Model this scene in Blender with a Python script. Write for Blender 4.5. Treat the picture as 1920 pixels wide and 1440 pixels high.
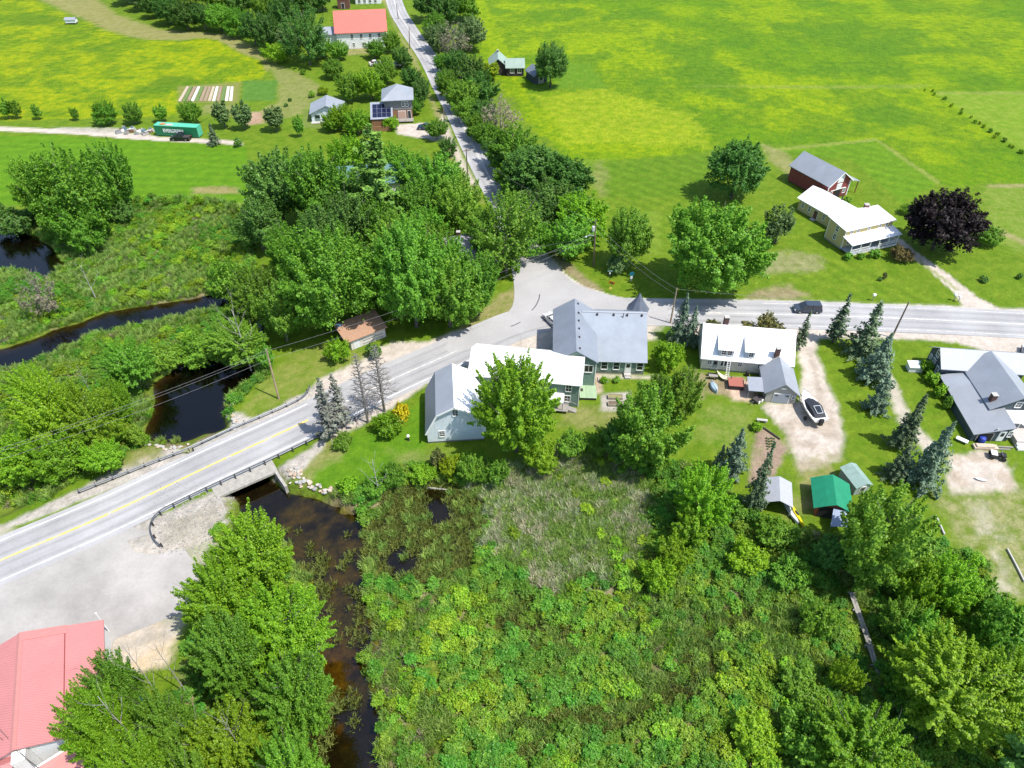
import bpy, bmesh, math, random
import numpy as np
from mathutils import Vector, Matrix
for o in list(bpy.data.objects): bpy.data.objects.remove(o)
scene = bpy.context.scene
C = scene.collection
rad = math.radians
random.seed(7)

# ------------------------------------------------------------------ camera, sky, sun, exposure
CAMH, TILT, FOC = 77.0, rad(42), 1333.0          # drone height, pitch below the horizon, focal length in photo pixels
cam = bpy.data.cameras.new('camera'); camo = bpy.data.objects.new('camera', cam); C.objects.link(camo)
camo.location = (0, 0, CAMH); camo.rotation_euler = (rad(90) - TILT, 0, 0)
cam.sensor_width = 36; cam.lens = 36 * FOC / 1920; cam.clip_start = .5; cam.clip_end = 9000
scene.camera = camo
SUN_EL, SUN_AZ = 62.0, -28.0                      # azimuth counted from +X towards +Y
sdir = Vector((math.cos(rad(SUN_EL)) * math.cos(rad(SUN_AZ)), math.cos(rad(SUN_EL)) * math.sin(rad(SUN_AZ)), math.sin(rad(SUN_EL))))
w = bpy.data.worlds.new('World'); scene.world = w; w.use_nodes = True
nt = w.node_tree; bg = nt.nodes['Background']
sky = nt.nodes.new('ShaderNodeTexSky'); sky.sky_type = 'NISHITA'; sky.sun_disc = False
sky.sun_elevation = rad(SUN_EL); sky.sun_rotation = math.atan2(sdir.x, sdir.y)
nt.links.new(sky.outputs[0], bg.inputs[0]); bg.inputs[1].default_value = 0.15
sl = bpy.data.lights.new('sun', 'SUN'); sl.energy = 3.9; sl.angle = rad(.5); sl.color = (1, .955, .88)
so = bpy.data.objects.new('sun', sl); C.objects.link(so); so.rotation_euler = sdir.to_track_quat('Z', 'Y').to_euler(); so.location = (0, 0, 200)
vs = scene.view_settings; vs.view_transform = 'Standard'; vs.look = 'None'; vs.exposure = 0.72; vs.gamma = 1; vs.use_curve_mapping = False
scene.cycles.max_bounces = 8; scene.cycles.transparent_max_bounces = 12; scene.cycles.diffuse_bounces = 3
scene.cycles.use_adaptive_sampling = False

# ------------------------------------------------------------------ helpers
_s, _c = math.sin(TILT), math.cos(TILT)
def G(px, py, z=0.0):
    """world point at height z seen at photo pixel (px, py)"""
    u = (px - 960) / FOC; v = (py - 720) / FOC
    dz = -_s - v * _c; t = (z - CAMH) / dz
    return Vector((u * t, (_c - v * _s) * t, z))
def proj(p):
    Y = p[1]; Z = p[2] - CAMH; zc = Y * _c - Z * _s
    return 960 + FOC * p[0] / zc, 720 + FOC * (-Y * _s - Z * _c) / zc
def ppm(p):                                        # photo pixels per metre at p
    return FOC / (p[1] * _c - (p[2] - CAMH) * _s)
def top_height(b, ty):                             # height above b that reaches photo row ty
    lo, hi = 0.1, 60
    for _ in range(40):
        m = (lo + hi) / 2
        if proj((b[0], b[1], b[2] + m))[1] > ty: lo = m
        else: hi = m
    return m
MATS = {}
def mat(name, col, rough=.8, metal=0, var=0.0, scale=2.0, bump=0.0, bscale=None, spec=.5, objvar=0.0, wave=None, wdir='X'):
    """procedural material: base colour with noise variation, optional relief and seams"""
    if name in MATS: return MATS[name]
    col = tuple(c * .86 for c in col)                # all colours lowered to balance the raised exposure
    m = bpy.data.materials.new(name); m.use_nodes = True; n = m.node_tree; b = n.nodes['Principled BSDF']
    b.inputs['Roughness'].default_value = rough; b.inputs['Metallic'].default_value = metal
    b.inputs['Specular IOR Level'].default_value = spec
    tc = n.nodes.new('ShaderNodeTexCoord')
    rgb = n.nodes.new('ShaderNodeRGB'); rgb.outputs[0].default_value = (*col, 1); last = rgb.outputs[0]
    if var:
        nz = n.nodes.new('ShaderNodeTexNoise'); nz.inputs['Scale'].default_value = scale; nz.inputs['Detail'].default_value = 6; nz.inputs['Roughness'].default_value = .65
        n.links.new(tc.outputs['Object'], nz.inputs['Vector'])
        mr = n.nodes.new('ShaderNodeMapRange'); mr.inputs[1].default_value = .3; mr.inputs[2].default_value = .7
        mr.inputs[3].default_value = 1 - var; mr.inputs[4].default_value = 1 + var
        n.links.new(nz.outputs[0], mr.inputs[0])
        hs = n.nodes.new('ShaderNodeHueSaturation'); n.links.new(last, hs.inputs['Color']); n.links.new(mr.outputs[0], hs.inputs['Value']); last = hs.outputs[0]
    if objvar:
        oi = n.nodes.new('ShaderNodeObjectInfo'); mr = n.nodes.new('ShaderNodeMapRange'); mr.inputs[3].default_value = 1 - objvar; mr.inputs[4].default_value = 1 + objvar
        n.links.new(oi.outputs['Random'], mr.inputs[0])
        hs = n.nodes.new('ShaderNodeHueSaturation'); n.links.new(last, hs.inputs['Color']); n.links.new(mr.outputs[0], hs.inputs['Value']); last = hs.outputs[0]
    hgt = None
    if bump:
        nz = n.nodes.new('ShaderNodeTexNoise'); nz.inputs['Scale'].default_value = bscale or scale * 3; nz.inputs['Detail'].default_value = 4
        n.links.new(tc.outputs['Object'], nz.inputs['Vector']); hgt = nz.outputs[0]
    if wave:
        wv = n.nodes.new('ShaderNodeTexWave'); wv.wave_type = 'BANDS'; wv.bands_direction = wdir; wv.wave_profile = 'SAW'
        wv.inputs['Scale'].default_value = wave; n.links.new(tc.outputs['Object'], wv.inputs['Vector'])
        rp = n.nodes.new('ShaderNodeMapRange'); rp.inputs[1].default_value = .0; rp.inputs[2].default_value = .12; n.links.new(wv.outputs[0], rp.inputs[0]); hgt = rp.outputs[0]; bump = bump or .05
    if hgt is not None:
        bp = n.nodes.new('ShaderNodeBump'); bp.inputs['Distance'].default_value = bump; n.links.new(hgt, bp.inputs['Height']); n.links.new(bp.outputs[0], b.inputs['Normal'])
    n.links.new(last, b.inputs['Base Color']); MATS[name] = m
    return m

class MB:
    """collects faces and links them as ONE mesh object"""
    def __init__(s): s.v = []; s.f = []
    def poly(s, pts):
        i = len(s.v); s.v += [tuple(p) for p in pts]; s.f.append(tuple(range(i, i + len(pts))))
    def box(s, x0, x1, y0, y1, z0, z1, M=None):
        p = [Vector((x, y, z)) for z in (z0, z1) for x, y in ((x0, y0), (x1, y0), (x1, y1), (x0, y1))]
        if M is not None: p = [M @ q for q in p]
        i = len(s.v); s.v += [tuple(q) for q in p]
        for f in ((3, 2, 1, 0), (4, 5, 6, 7), (0, 1, 5, 4), (1, 2, 6, 5), (2, 3, 7, 6), (3, 0, 4, 7)): s.f.append(tuple(i + k for k in f))
    def prism(s, a, b):                              # two matching outlines joined by side faces (a bottom, b top, both counter-clockwise from above)
        n = len(a); i = len(s.v); s.v += [tuple(p) for p in a] + [tuple(p) for p in b]
        s.f.append(tuple(i + k for k in reversed(range(n)))); s.f.append(tuple(i + n + k for k in range(n)))
        for k in range(n): s.f.append((i + k, i + (k + 1) % n, i + n + (k + 1) % n, i + n + k))
    def slab(s, pts, th):                            # sheet with thickness th below it
        pts = [Vector(p) for p in pts]
        nr = (pts[1] - pts[0]).cross(pts[2] - pts[0]).normalized()
        if nr.z < 0: pts.reverse(); nr = -nr
        s.prism([p - nr * th for p in pts], pts)
    def tube(s, p0, p1, r0, r1=None, n=8, cap=True):
        p0 = Vector(p0); p1 = Vector(p1); r1 = r0 if r1 is None else r1
        d = (p1 - p0).normalized(); a = d.orthogonal().normalized(); b = d.cross(a); i = len(s.v)
        for p, r in ((p0, r0), (p1, r1)):
            for k in range(n):
                t = 2 * math.pi * k / n; s.v.append(tuple(p + a * (r * math.cos(t)) + b * (r * math.sin(t))))
        for k in range(n): s.f.append((i + k, i + (k + 1) % n, i + n + (k + 1) % n, i + n + k))
        if cap: s.f.append(tuple(i + k for k in reversed(range(n)))); s.f.append(tuple(i + n + k for k in range(n)))
    def path(s, pts, r, n=6):
        for a, b in zip(pts, pts[1:]): s.tube(a, b, r, r, n)
    def lathe(s, c, prof, n=16):                     # (radius, height) profile round a vertical axis at c
        c = Vector(c); i = len(s.v)
        for r, h in prof:
            for k in range(n):
                t = 2 * math.pi * k / n; s.v.append((c.x + r * math.cos(t), c.y + r * math.sin(t), c.z + h))
        for j in range(len(prof) - 1):
            for k in range(n): s.f.append((i + j * n + k, i + j * n + (k + 1) % n, i + (j + 1) * n + (k + 1) % n, i + (j + 1) * n + k))
        s.f.append(tuple(i + k for k in reversed(range(n)))); s.f.append(tuple(i + (len(prof) - 1) * n + k for k in range(n)))
    def mesh(s, name, m, off=None, smooth=False):
        me = bpy.data.meshes.new(name)
        v = s.v if off is None else [(a - off[0], b - off[1], c - off[2]) for a, b, c in s.v]
        me.from_pydata(v, [], s.f); me.materials.append(m)
        if smooth: me.shade_smooth()
        me.update(); return me
    def build(s, name, m, parent=None, smooth=False, loc=None):
        """parent: faces are given in world space and stored relative to the parent's place"""
        q_ = parent
        while q_ is not None and '_o' not in q_: q_ = q_.parent
        off = q_['_o'] if q_ is not None else loc
        o = bpy.data.objects.new(name, s.mesh(name, m, off, smooth)); C.objects.link(o)
        if parent is not None: o.parent = parent
        elif loc is not None: o.location = loc
        return o
def tag(o, label=None, cat=None, group=None, kind=None):
    if label: o['label'] = label
    if cat: o['category'] = cat
    if group: o['group'] = group
    if kind: o['kind'] = kind
    return o
ROOTS = []
def thing(name, label, cat, loc, group=None):
    o = bpy.data.objects.new(name, None); C.objects.link(o); o.location = loc; o.empty_display_size = .3
    o['_o'] = tuple(loc); ROOTS.append(o)
    return tag(o, label, cat, group)
def frameM(loc, ang):                                # local frame: x along the front, y away, z up
    return Matrix.Translation(Vector(loc)) @ Matrix.Rotation(rad(ang), 4, 'Z')
def inst(me, name, parent, M=None, m=None):          # a part that shares mesh data
    o = bpy.data.objects.new(name, me); C.objects.link(o); o.parent = parent
    if M is not None: o.matrix_local = M
    if m is not None: o.material_slots[0].link = 'OBJECT'; o.material_slots[0].material = m
    return o
def copy_tree(o, parent=None):
    c = o.copy(); C.objects.link(c); c.parent = parent
    for ch in o.children: copy_tree(ch, c)
    return c
def spline(pts, step=1.5):                           # Catmull-Rom through points, resampled
    P = [Vector(p) for p in pts]; P = [P[0] * 2 - P[1]] + P + [P[-1] * 2 - P[-2]]; out = []
    for i in range(1, len(P) - 2):
        n = max(1, int((P[i + 1] - P[i]).length / step))
        for k in range(n):
            t = k / n; a, b, c, d = P[i - 1:i + 3]
            out.append(.5 * ((2 * b) + (c - a) * t + (2 * a - 5 * b + 4 * c - d) * t * t + (3 * b - a - 3 * c + d) * t ** 3))
    out.append(P[-2]); return out
def offset(pts, d):
    out = []
    for i, p in enumerate(pts):
        t = (pts[min(i + 1, len(pts) - 1)] - pts[max(i - 1, 0)]); n = Vector((-t.y, t.x, 0)).normalized(); out.append(p + n * d)
    return out

# value noise on arrays
_rng = np.random.default_rng(3)
_tab = _rng.random((256, 256))
def vnoise(x, y, seed=0):
    x = x + seed * 37.7; y = y + seed * 91.3
    xi = np.floor(x).astype(int); yi = np.floor(y).astype(int); fx = x - xi; fy = y - yi
    fx = fx * fx * (3 - 2 * fx); fy = fy * fy * (3 - 2 * fy)
    t = lambda a, b: _tab[a & 255, b & 255]
    return (t(xi, yi) * (1 - fx) + t(xi + 1, yi) * fx) * (1 - fy) + (t(xi, yi + 1) * (1 - fx) + t(xi + 1, yi + 1) * fx) * fy
def fbm(x, y, sc, oct=4, seed=0):
    v = 0; a = .5; tot = 0
    for k in range(oct):
        v = v + a * vnoise(x * sc, y * sc, seed + k); tot += a; a *= .55; sc *= 2.1
    return v / tot
def sdist(X, Y, poly):
    """signed distance, positive inside"""
    P = np.array([(p[0], p[1]) for p in poly]); d2 = np.full(X.shape, 1e18); ins = np.zeros(X.shape, bool)
    for i in range(len(P)):
        ax, ay = P[i]; bx, by = P[(i + 1) % len(P)]; ex, ey = bx - ax, by - ay
        t = np.clip(((X - ax) * ex + (Y - ay) * ey) / (ex * ex + ey * ey + 1e-12), 0, 1)
        d2 = np.minimum(d2, (X - ax - t * ex) ** 2 + (Y - ay - t * ey) ** 2)
        cr = ((ay > Y) != (by > Y)); xx = ax + (Y - ay) * ex / (ey if abs(ey) > 1e-12 else 1e-12)
        ins ^= cr & (X < xx)
    return np.where(ins, 1, -1) * np.sqrt(d2)
def sstep(a, b, x):
    t = np.clip((x - a) / (b - a), 0, 1); return t * t * (3 - 2 * t)

# ------------------------------------------------------------------ lie of the land
WZ = -1.9                                            # water level
def W(pts, z=0.0): return [G(x, y, z) for x, y in pts]
MARSH_N = W([(-260, 400), (0, 393), (60, 402), (150, 396), (210, 380), (250, 374), (330, 370), (400, 376), (460, 388), (480, 410), (470, 470), (480, 560), (490, 640), (505, 700), (455, 740), (425, 775), (440, 800), (395, 822), (340, 842), (275, 840), (235, 852), (140, 900), (60, 950), (0, 975), (-260, 1080)])
MARSH_S = W([(415, 930), (520, 884), (560, 905), (600, 925), (640, 925), (700, 915), (760, 880), (840, 868), (900, 880), (960, 880), (1040, 850), (1100, 835), (1180, 850), (1270, 870), (1340, 900), (1385, 950), (1430, 985), (1500, 1005), (1580, 1010), (1680, 1060), (1760, 1010), (1840, 1060), (1870, 1120), (1960, 1180), (2400, 1300), (2400, 1700), (500, 1700), (300, 1500), (330, 1340), (360, 1200), (400, 1050)])
POND = W([(288, 720), (320, 700), (345, 672), (375, 662), (410, 672), (440, 690), (470, 680), (470, 640), (475, 580), (500, 585), (500, 660), (475, 720), (430, 745), (424, 772), (436, 795), (430, 812), (385, 815), (340, 832), (285, 828), (268, 815), (284, 780)], WZ)
BROOK_N = W([(-260, 685), (0, 654), (57, 637), (100, 618), (160, 600), (200, 584), (300, 569), (417, 549), (480, 554), (520, 600), (480, 602), (433, 575), (383, 586), (300, 604), (173, 629), (107, 665), (40, 686), (0, 697), (-260, 770)], WZ)
POOL_NW = W([(-260, 440), (0, 430), (63, 436), (100, 466), (122, 495), (90, 522), (60, 512), (0, 505), (-260, 560)], WZ)
BROOK_S = W([(440, 955), (532, 915), (560, 920), (605, 930), (645, 945), (672, 970), (684, 1010), (680, 1060), (686, 1110), (700, 1150), (694, 1210), (692, 1270), (704, 1330), (722, 1460), (742, 1700), (520, 1700), (560, 1440), (590, 1330), (600, 1230), (585, 1120), (540, 1020), (440, 985)], WZ)
SHALLOW = W([(735, 930), (790, 905), (850, 915), (900, 945), (905, 1000), (870, 1060), (800, 1090), (740, 1085), (700, 1050), (695, 985)], WZ)
RUN_S = W([(1400, 1140), (1412, 1150), (1350, 1205), (1310, 1280), (1275, 1320), (1190, 1345), (1080, 1370), (1075, 1350), (1180, 1322), (1250, 1290), (1290, 1230), (1330, 1175)], WZ)
WET1 = W([(900, 1150), (950, 1125), (1010, 1160), (1070, 1195), (1050, 1212), (980, 1200), (920, 1185)], WZ)
WET2 = W([(960, 1330), (1060, 1345), (1060, 1390), (990, 1410), (950, 1370)], WZ)
CULV = W([(335, 835), (425, 805), (530, 885), (560, 915), (440, 972), (425, 935)])
def height(X, Y):
    X = np.atleast_1d(np.asarray(X, float)); Y = np.atleast_1d(np.asarray(Y, float))
    big = np.full(X.shape, -99.0)
    def sd(poly, pad=8):
        P = np.array([(p[0], p[1]) for p in poly]); lo = P.min(0) - pad; hi = P.max(0) + pad
        k = (X > lo[0]) & (X < hi[0]) & (Y > lo[1]) & (Y < hi[1]); d = big.copy()
        if k.any(): d[k] = sdist(X[k], Y[k], poly)
        return d
    wob = (fbm(X, Y, .22, 3, 5) - .5) * 3.0
    m = np.maximum(sd(MARSH_N), sd(MARSH_S))
    wt = np.maximum.reduce([sd(p) for p in (POND, BROOK_N, POOL_NW, BROOK_S)]) + wob * .35 + (fbm(X, Y, .55, 3, 19) - .5) * 2.6 * (Y < 62)
    cv = sd(CULV)
    hum = (fbm(X, Y, .35, 4, 9) - .5)
    inm = sstep(-.3, 3.2, np.maximum(m + wob * .3, np.maximum(wt + 1.2, cv + .5)))
    h = -1.62 * inm + hum * .25 * inm
    wet = np.maximum.reduce([sd(p) for p in (SHALLOW, RUN_S, WET1, WET2)]) + wob * 1.3
    h = h - .42 * sstep(-.8, .8, wet) * inm
    h = h - 1.0 * sstep(-.6, 1.6, np.maximum(wt, cv))
    h = h + (1 - inm) * (fbm(X, Y, .05, 3, 2) - .5) * .05
    return h - .05 * (1 - inm), m, wt, wet, cv, inm
def gz(x, y): return float(height([x], [y])[0][0])
def on(px, py):
    """ground point under photo pixel, whatever its level"""
    z = 0.0
    for _ in range(4): p = G(px, py, z); z = gz(p.x, p.y)
    return Vector((p.x, p.y, z))

def axis(segs):
    a = []
    for lo, hi, st in segs: a += list(np.arange(lo, hi - 1e-6, st))
    return np.array(a)
grow = lambda s, e, n, sg: [sg * v for v in np.geomspace(s, e, n)]
xs = np.array(sorted(grow(260, 3500, 9, -1)) + list(axis([(-232, -116, 2.3), (-116, 126, .55), (126, 235, 2.3)])) + grow(260, 3500, 9, 1))
ys = np.array(sorted(grow(20, 1500, 8, -1)) + list(axis([(-12, 20, 4), (20, 160, .55), (160, 205, .8), (205, 350, 1.4)])) + grow(360, 5000, 10, 1))
GX, GY = np.meshgrid(xs, ys); fx, fy = GX.ravel(), GY.ravel()
gh, md, wd, wetd, cvd, inm = height(fx, fy)

# ground cover: two colours per zone (mixed by fine noise in the material) and a roughness of surface
lawnA, lawnB = (.088, .172, .006), (.150, .225, .014)
colA = np.tile(np.array(lawnA), (fx.size, 1)); colB = np.tile(np.array(lawnB), (fx.size, 1)); rgh = np.full(fx.size, .35)
edge_n = (fbm(fx, fy, .28, 4, 21) - .5) * .75 + (fbm(fx, fy, 1.1, 2, 23) - .5) * .45
def zone(pts, a, b, r=.35, blend=1.0, rag=1.5, strength=1.0, world=False, patch=None):
    global colA, colB, rgh
    P = pts if world else W(pts)
    Q = np.array([(p[0], p[1]) for p in P]); lo = Q.min(0) - 5; hi = Q.max(0) + 5
    k = np.where((fx > lo[0]) & (fx < hi[0]) & (fy > lo[1]) & (fy < hi[1]))[0]
    if not k.size: return
    d = sdist(fx[k], fy[k], P) + edge_n[k] * rag * 2
    wgt = sstep(-blend / 2, blend / 2, d) * strength
    if patch: wgt = wgt * sstep(patch[1] - .08, patch[1] + .08, fbm(fx[k], fy[k], patch[0], 4, patch[2]))
    colA[k] += (np.array(a) - colA[k]) * wgt[:, None]; colB[k] += (np.array(b) - colB[k]) * wgt[:, None]; rgh[k] += (r - rgh[k]) * wgt
MEAD = ((.125, .245, .002), (.29, .37, .002))
TAN = ((.22, .22, .07), (.30, .27, .12)); DRY = ((.17, .20, .04), (.30, .26, .12))
SAND = ((.45, .39, .325), (.57, .505, .44)); DIRT = ((.26, .18, .12), (.36, .27, .19)); GRAV = ((.34, .315, .27), (.52, .475, .42))
LAWN2 = ((.055, .150, .008), (.105, .205, .012)); PALE = ((.15, .22, .03), (.23, .27, .05))
# right meadow and the mown fields round it
zone([(880, -60), (862, 60), (900, 110), (960, 180), (1005, 240), (1060, 300), (1180, 300), (1340, 282), (1440, 270), (1640, 262), (1760, 345), (2300, 345), (2300, -60)], (.085, .200, .003), (.155, .265, .004), .8, 2, 3)
zone([(880, 60), (960, 175), (1010, 240), (1065, 292), (1180, 298), (1300, 288), (1345, 262), (1250, 210), (1330, 200), (1420, 235), (1500, 250), (1640, 235), (1560, 180), (1400, 120), (1300, 60), (1150, 20), (1000, -20), (880, -20)], *MEAD, .9, 6, 6, .85)
zone([(1620, 30), (1800, 20), (2000, 60), (2000, 150), (1700, 120)], *MEAD, .9, 8, 8, .7)
zone([(880, -60), (2300, -60), (2300, 330), (1300, 290), (1000, 200)], (.16, .28, .002), (.28, .36, .003), .9, 2, 2, .7, patch=(.035, .58, 31))
zone([(880, -60), (2300, -60), (2300, 330), (1300, 290), (1000, 200)], (.06, .165, .006), (.10, .21, .008), .8, 2, 2, .8, patch=(.05, .60, 47))
zone([(880, -60), (2300, -60), (2300, 330), (1300, 285), (1000, 200)], (.06, .160, .005), (.12, .225, .008), .95, .6, 1, .55, patch=(.13, .54, 93))
zone([(1240, 300), (1060, 300), (1090, 320), (1330, 310), (1345, 285)], (.16, .27, .02), (.26, .33, .04), .6, 3, 3, .8)
zone([(1000, 178), (1140, 168), (1300, 215), (1330, 275), (1200, 270), (1060, 270)], (.19, .30, .004), (.34, .39, .02), .9, 4, 5, .7)
zone([(1066, 118), (1105, 118), (1140, 165), (1000, 168), (985, 160), (1040, 158)], (.08, .19, .008), (.13, .23, .012), .3, 1.5, 1)
zone([(1100, 304), (1330, 286), (1335, 320), (1300, 370), (1140, 372), (1110, 340)], (.075, .165, .006), (.125, .215, .012), .35, 2, 2)
zone([(1432, 278), (1640, 262), (1760, 344), (1690, 380), (1600, 300), (1480, 285)], (.080, .185, .006), (.13, .235, .010), .3, 1, 1)
zone([(1636, 259), (1646, 259), (1766, 342), (1758, 346)], *PALE, .3, .6, .6); zone([(1430, 280), (1640, 259), (1640, 264), (1432, 285)], *PALE, .3, .6, .6)
zone([(1752, 172), (2300, 168), (2300, 350), (1920, 285)], (.13, .24, .008), (.20, .28, .03), .4, 2, 1.5)
zone([(1752, 172), (2300, 171), (2300, 176), (1754, 176)], *PALE, .3, 1, 1)
zone([(1300, 161), (1740, 158), (1740, 164), (1480, 166)], *PALE, .3, 1, 1, .6)
zone([(1850, 348), (2300, 345), (2300, 480), (1900, 470), (1830, 430), (1850, 390)], (.12, .21, .012), (.19, .25, .04), .35, 3, 3); zone([(1850, 345), (2300, 343), (2300, 350), (1852, 351)], *TAN, .3, 1, .6)
zone([(1880, 430), (1960, 470), (1960, 480), (1876, 438)], *TAN, .3, 1.5, 1)
zone([(1400, 500), (1460, 470), (1530, 480), (1540, 505), (1440, 515)], (.18, .21, .06), (.28, .27, .13), .4, 3, 2.5, .9)
zone([(1400, 545), (1480, 532), (1520, 555), (1480, 562), (1400, 562)], *DIRT, .4, 3, 2, .7); zone([(1430, 270), (1470, 285), (1520, 340), (1500, 345), (1440, 300)], *TAN, .3, 2, 1.5, .75)
zone([(1125, 300), (1140, 320), (1130, 380), (1100, 330)], *DRY, .3, 2, 2, .5)
zone([(1100, 500), (1240, 470), (1240, 400), (1210, 395)], (.13, .22, .015), (.18, .25, .03), .3, 2, 1.5, .7)
# left meadow, tan headland, gardens, lawn strip
zone([(-400, -60), (60, -4), (125, 28), (165, 40), (200, 58), (245, 72), (290, 77), (340, 78), (380, 73), (410, 78), (450, 100), (490, 115), (498, 135), (490, 146), (452, 151), (420, 155), (335, 160), (332, 190), (330, 216), (0, 226), (-400, 226)], (.14, .255, .002), (.33, .36, .002), .9, 1, 1.5)
zone([(-100, 215), (460, 208), (470, 150), (300, 60), (0, -40), (-300, -20)], (.05, .145, .006), (.09, .185, .008), .9, 2, 3, .75, patch=(.06, .60, 12))
zone([(-400, -60), (60, -4), (250, 70), (450, 100), (498, 135), (335, 160), (330, 216), (-400, 226)], (.05, .150, .004), (.12, .235, .006), .95, .6, 1, .62, patch=(.17, .53, 91))
zone([(62, -6), (180, -6), (215, 26), (300, 55), (420, 63), (480, 88), (520, 120), (500, 135), (488, 112), (450, 98), (410, 75), (380, 70), (340, 75), (290, 74), (245, 69), (200, 55), (160, 37)], (.20, .21, .05), (.27, .25, .10), .4, 1, 1)
zone([(500, 118), (545, 130), (600, 160), (600, 190), (560, 215), (500, 232), (440, 232), (480, 215), (520, 190), (520, 150)], (.16, .20, .04), (.24, .245, .08), .4, 2, 2)
zone([(335, 161), (452, 154), (448, 192), (332, 192)], (.17, .20, .04), (.22, .22, .06), .3, 1, 1)
zone([(457, 152), (520, 150), (516, 188), (454, 188)], (.07, .17, .02), (.10, .21, .03), .3, .8, .5)
zone([(465, 210), (492, 208), (490, 232), (460, 234)], (.34, .22, .14), (.42, .30, .2), .3, 1.5, 1); zone([(380, 195), (440, 192), (440, 216), (385, 214)], *DRY, .3, 2, 2, .7)
zone([(-400, 252), (90, 254), (460, 274), (470, 380), (250, 372), (0, 385), (-400, 400)], (.075, .190, .005), (.115, .235, .008), .2, 1, 1)
zone([(362, 350), (440, 350), (445, 362), (370, 362)], (.20, .20, .05), (.30, .25, .12), .3, 2, 1.5)
zone([(-400, 236), (0, 237), (90, 241), (180, 244), (240, 249), (300, 256), (380, 260), (450, 264), (455, 272), (380, 268), (300, 264), (230, 259), (150, 252), (0, 245), (-400, 246)], *SAND, .2, .7, .5)
zone([(100, 238), (220, 240), (230, 250), (120, 248)], *GRAV, .3, 1, 1, .8)
# hill road verges and yards
zone([(700, -60), (722, -4), (742, 50), (782, 112), (798, 165), (826, 207), (850, 267), (888, 336), (905, 380), (880, 360), (848, 300), (830, 262), (815, 210), (790, 150), (760, 90), (715, -4)], *TAN, .3, 1.5, 1)
zone([(738, 234), (800, 230), (830, 236), (846, 262), (815, 262), (790, 258), (745, 252)], *SAND, .2, 1, 1)
zone([(832, 210), (852, 265), (890, 336), (900, 350), (880, 345), (850, 290), (826, 225)], *SAND, .2, 1, .6, .8)
zone([(650, 90), (690, 88), (700, 100), (650, 104)], *DRY, .3, 1.5, 1); zone([(585, 180), (560, 240), (640, 240), (650, 190)], (.12, .19, .03), (.18, .22, .05), .3, 2, 2)
# shoulders and pull-offs of the main road
zone([(585, 730), (600, 706), (650, 685), (700, 655), (735, 640), (800, 640), (860, 620), (930, 600), (960, 585), (950, 600), (880, 635), (845, 650), (800, 690), (700, 735), (600, 780), (570, 760)], *SAND, .25, 1, .8)
zone([(930, 560), (968, 540), (972, 575), (945, 600), (880, 625), (870, 612)], *DRY, .35, 1.5, 1.5)
zone([(590, 815), (650, 790), (735, 745), (800, 706), (870, 690), (890, 672), (950, 640), (1010, 613), (1045, 618), (1045, 660), (900, 700), (850, 740), (800, 720), (735, 765), (690, 790), (620, 822)], *SAND, .25, 1, .6)
zone([(1010, 470), (1040, 488), (1058, 512), (1090, 534), (1140, 552), (1180, 562), (1180, 570), (1080, 545), (1040, 515), (1010, 490)], (.55, .50, .44), (.68, .63, .57), .2, .5, .3)
zone([(1040, 478), (1075, 500), (1110, 527), (1130, 545), (1100, 540), (1062, 512), (1042, 492)], *DIRT, .3, 1, .8, .7)
zone([(1200, 606), (1300, 606), (1500, 612), (1700, 620), (2300, 640), (2300, 690), (1900, 668), (1850, 662), (1790, 640), (1700, 634), (1520, 634), (1440, 636), (1300, 630), (1210, 640)], *SAND, .2, 1, .8)
zone([(1200, 560), (1440, 562), (1813, 574), (2300, 592), (2300, 600), (1813, 581), (1440, 571), (1200, 568)], (.5, .45, .38), (.6, .55, .48), .2, .8, .5)
zone([(1490, 625), (1535, 625), (1530, 660), (1550, 710), (1572, 765), (1582, 830), (1574, 862), (1530, 885), (1500, 878), (1492, 850), (1465, 800), (1432, 765), (1440, 756), (1500, 756), (1505, 700)], *SAND, .2, 1, .8)
zone([(1500, 870), (1570, 850), (1560, 905), (1520, 960), (1490, 970), (1495, 910)], *DRY, .3, 3, 3, .8)
zone([(1655, 698), (1668, 698), (1710, 790), (1770, 850), (1740, 850), (1690, 800)], *SAND, .25, 1, 1, .9)
zone([(1780, 850), (1870, 846), (1890, 880), (1905, 918), (1850, 925), (1785, 928), (1775, 890)], *SAND, .2, 1.2, 1.2)
zone([(1760, 930), (1960, 920), (1960, 1130), (1860, 1110), (1790, 1010)], (.13, .19, .02), (.30, .29, .13), .4, 3, 2.5); zone([(1820, 950), (1850, 940), (1890, 1110), (1855, 1110), (1840, 1030)], *SAND, .3, 4, 3, .55, patch=(.3, .5, 3))
zone([(1668, 440), (1692, 448), (1715, 470), (1780, 515), (1830, 555), (1885, 582), (1808, 580), (1790, 550), (1735, 500), (1690, 470)], *SAND, .2, .6, .4); zone([(1715, 478), (1790, 535), (1800, 545), (1794, 546), (1725, 492)], *PALE, .3, .5, .4, .7)
zone([(1312, 705), (1425, 712), (1428, 750), (1390, 752), (1330, 740)], *DIRT, .3, 1.5, 1.5, .8)
zone([(1360, 705), (1410, 712), (1410, 752), (1370, 752)], (.52, .37, .27), (.60, .46, .36), .3, 1.2, 1)
zone([(1415, 806), (1432, 800), (1462, 822), (1474, 842), (1455, 880), (1440, 900), (1405, 905), (1410, 850)], (.27, .19, .14), (.36, .27, .2), .5, .7, .6)
zone([(1310, 745), (1400, 760), (1420, 800), (1400, 860), (1310, 830)], (.10, .19, .012), (.20, .24, .05), .35, 3, 3); zone([(1305, 700), (1318, 700), (1318, 745), (1305, 745)], *DIRT, .3, 2, 1)
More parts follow.
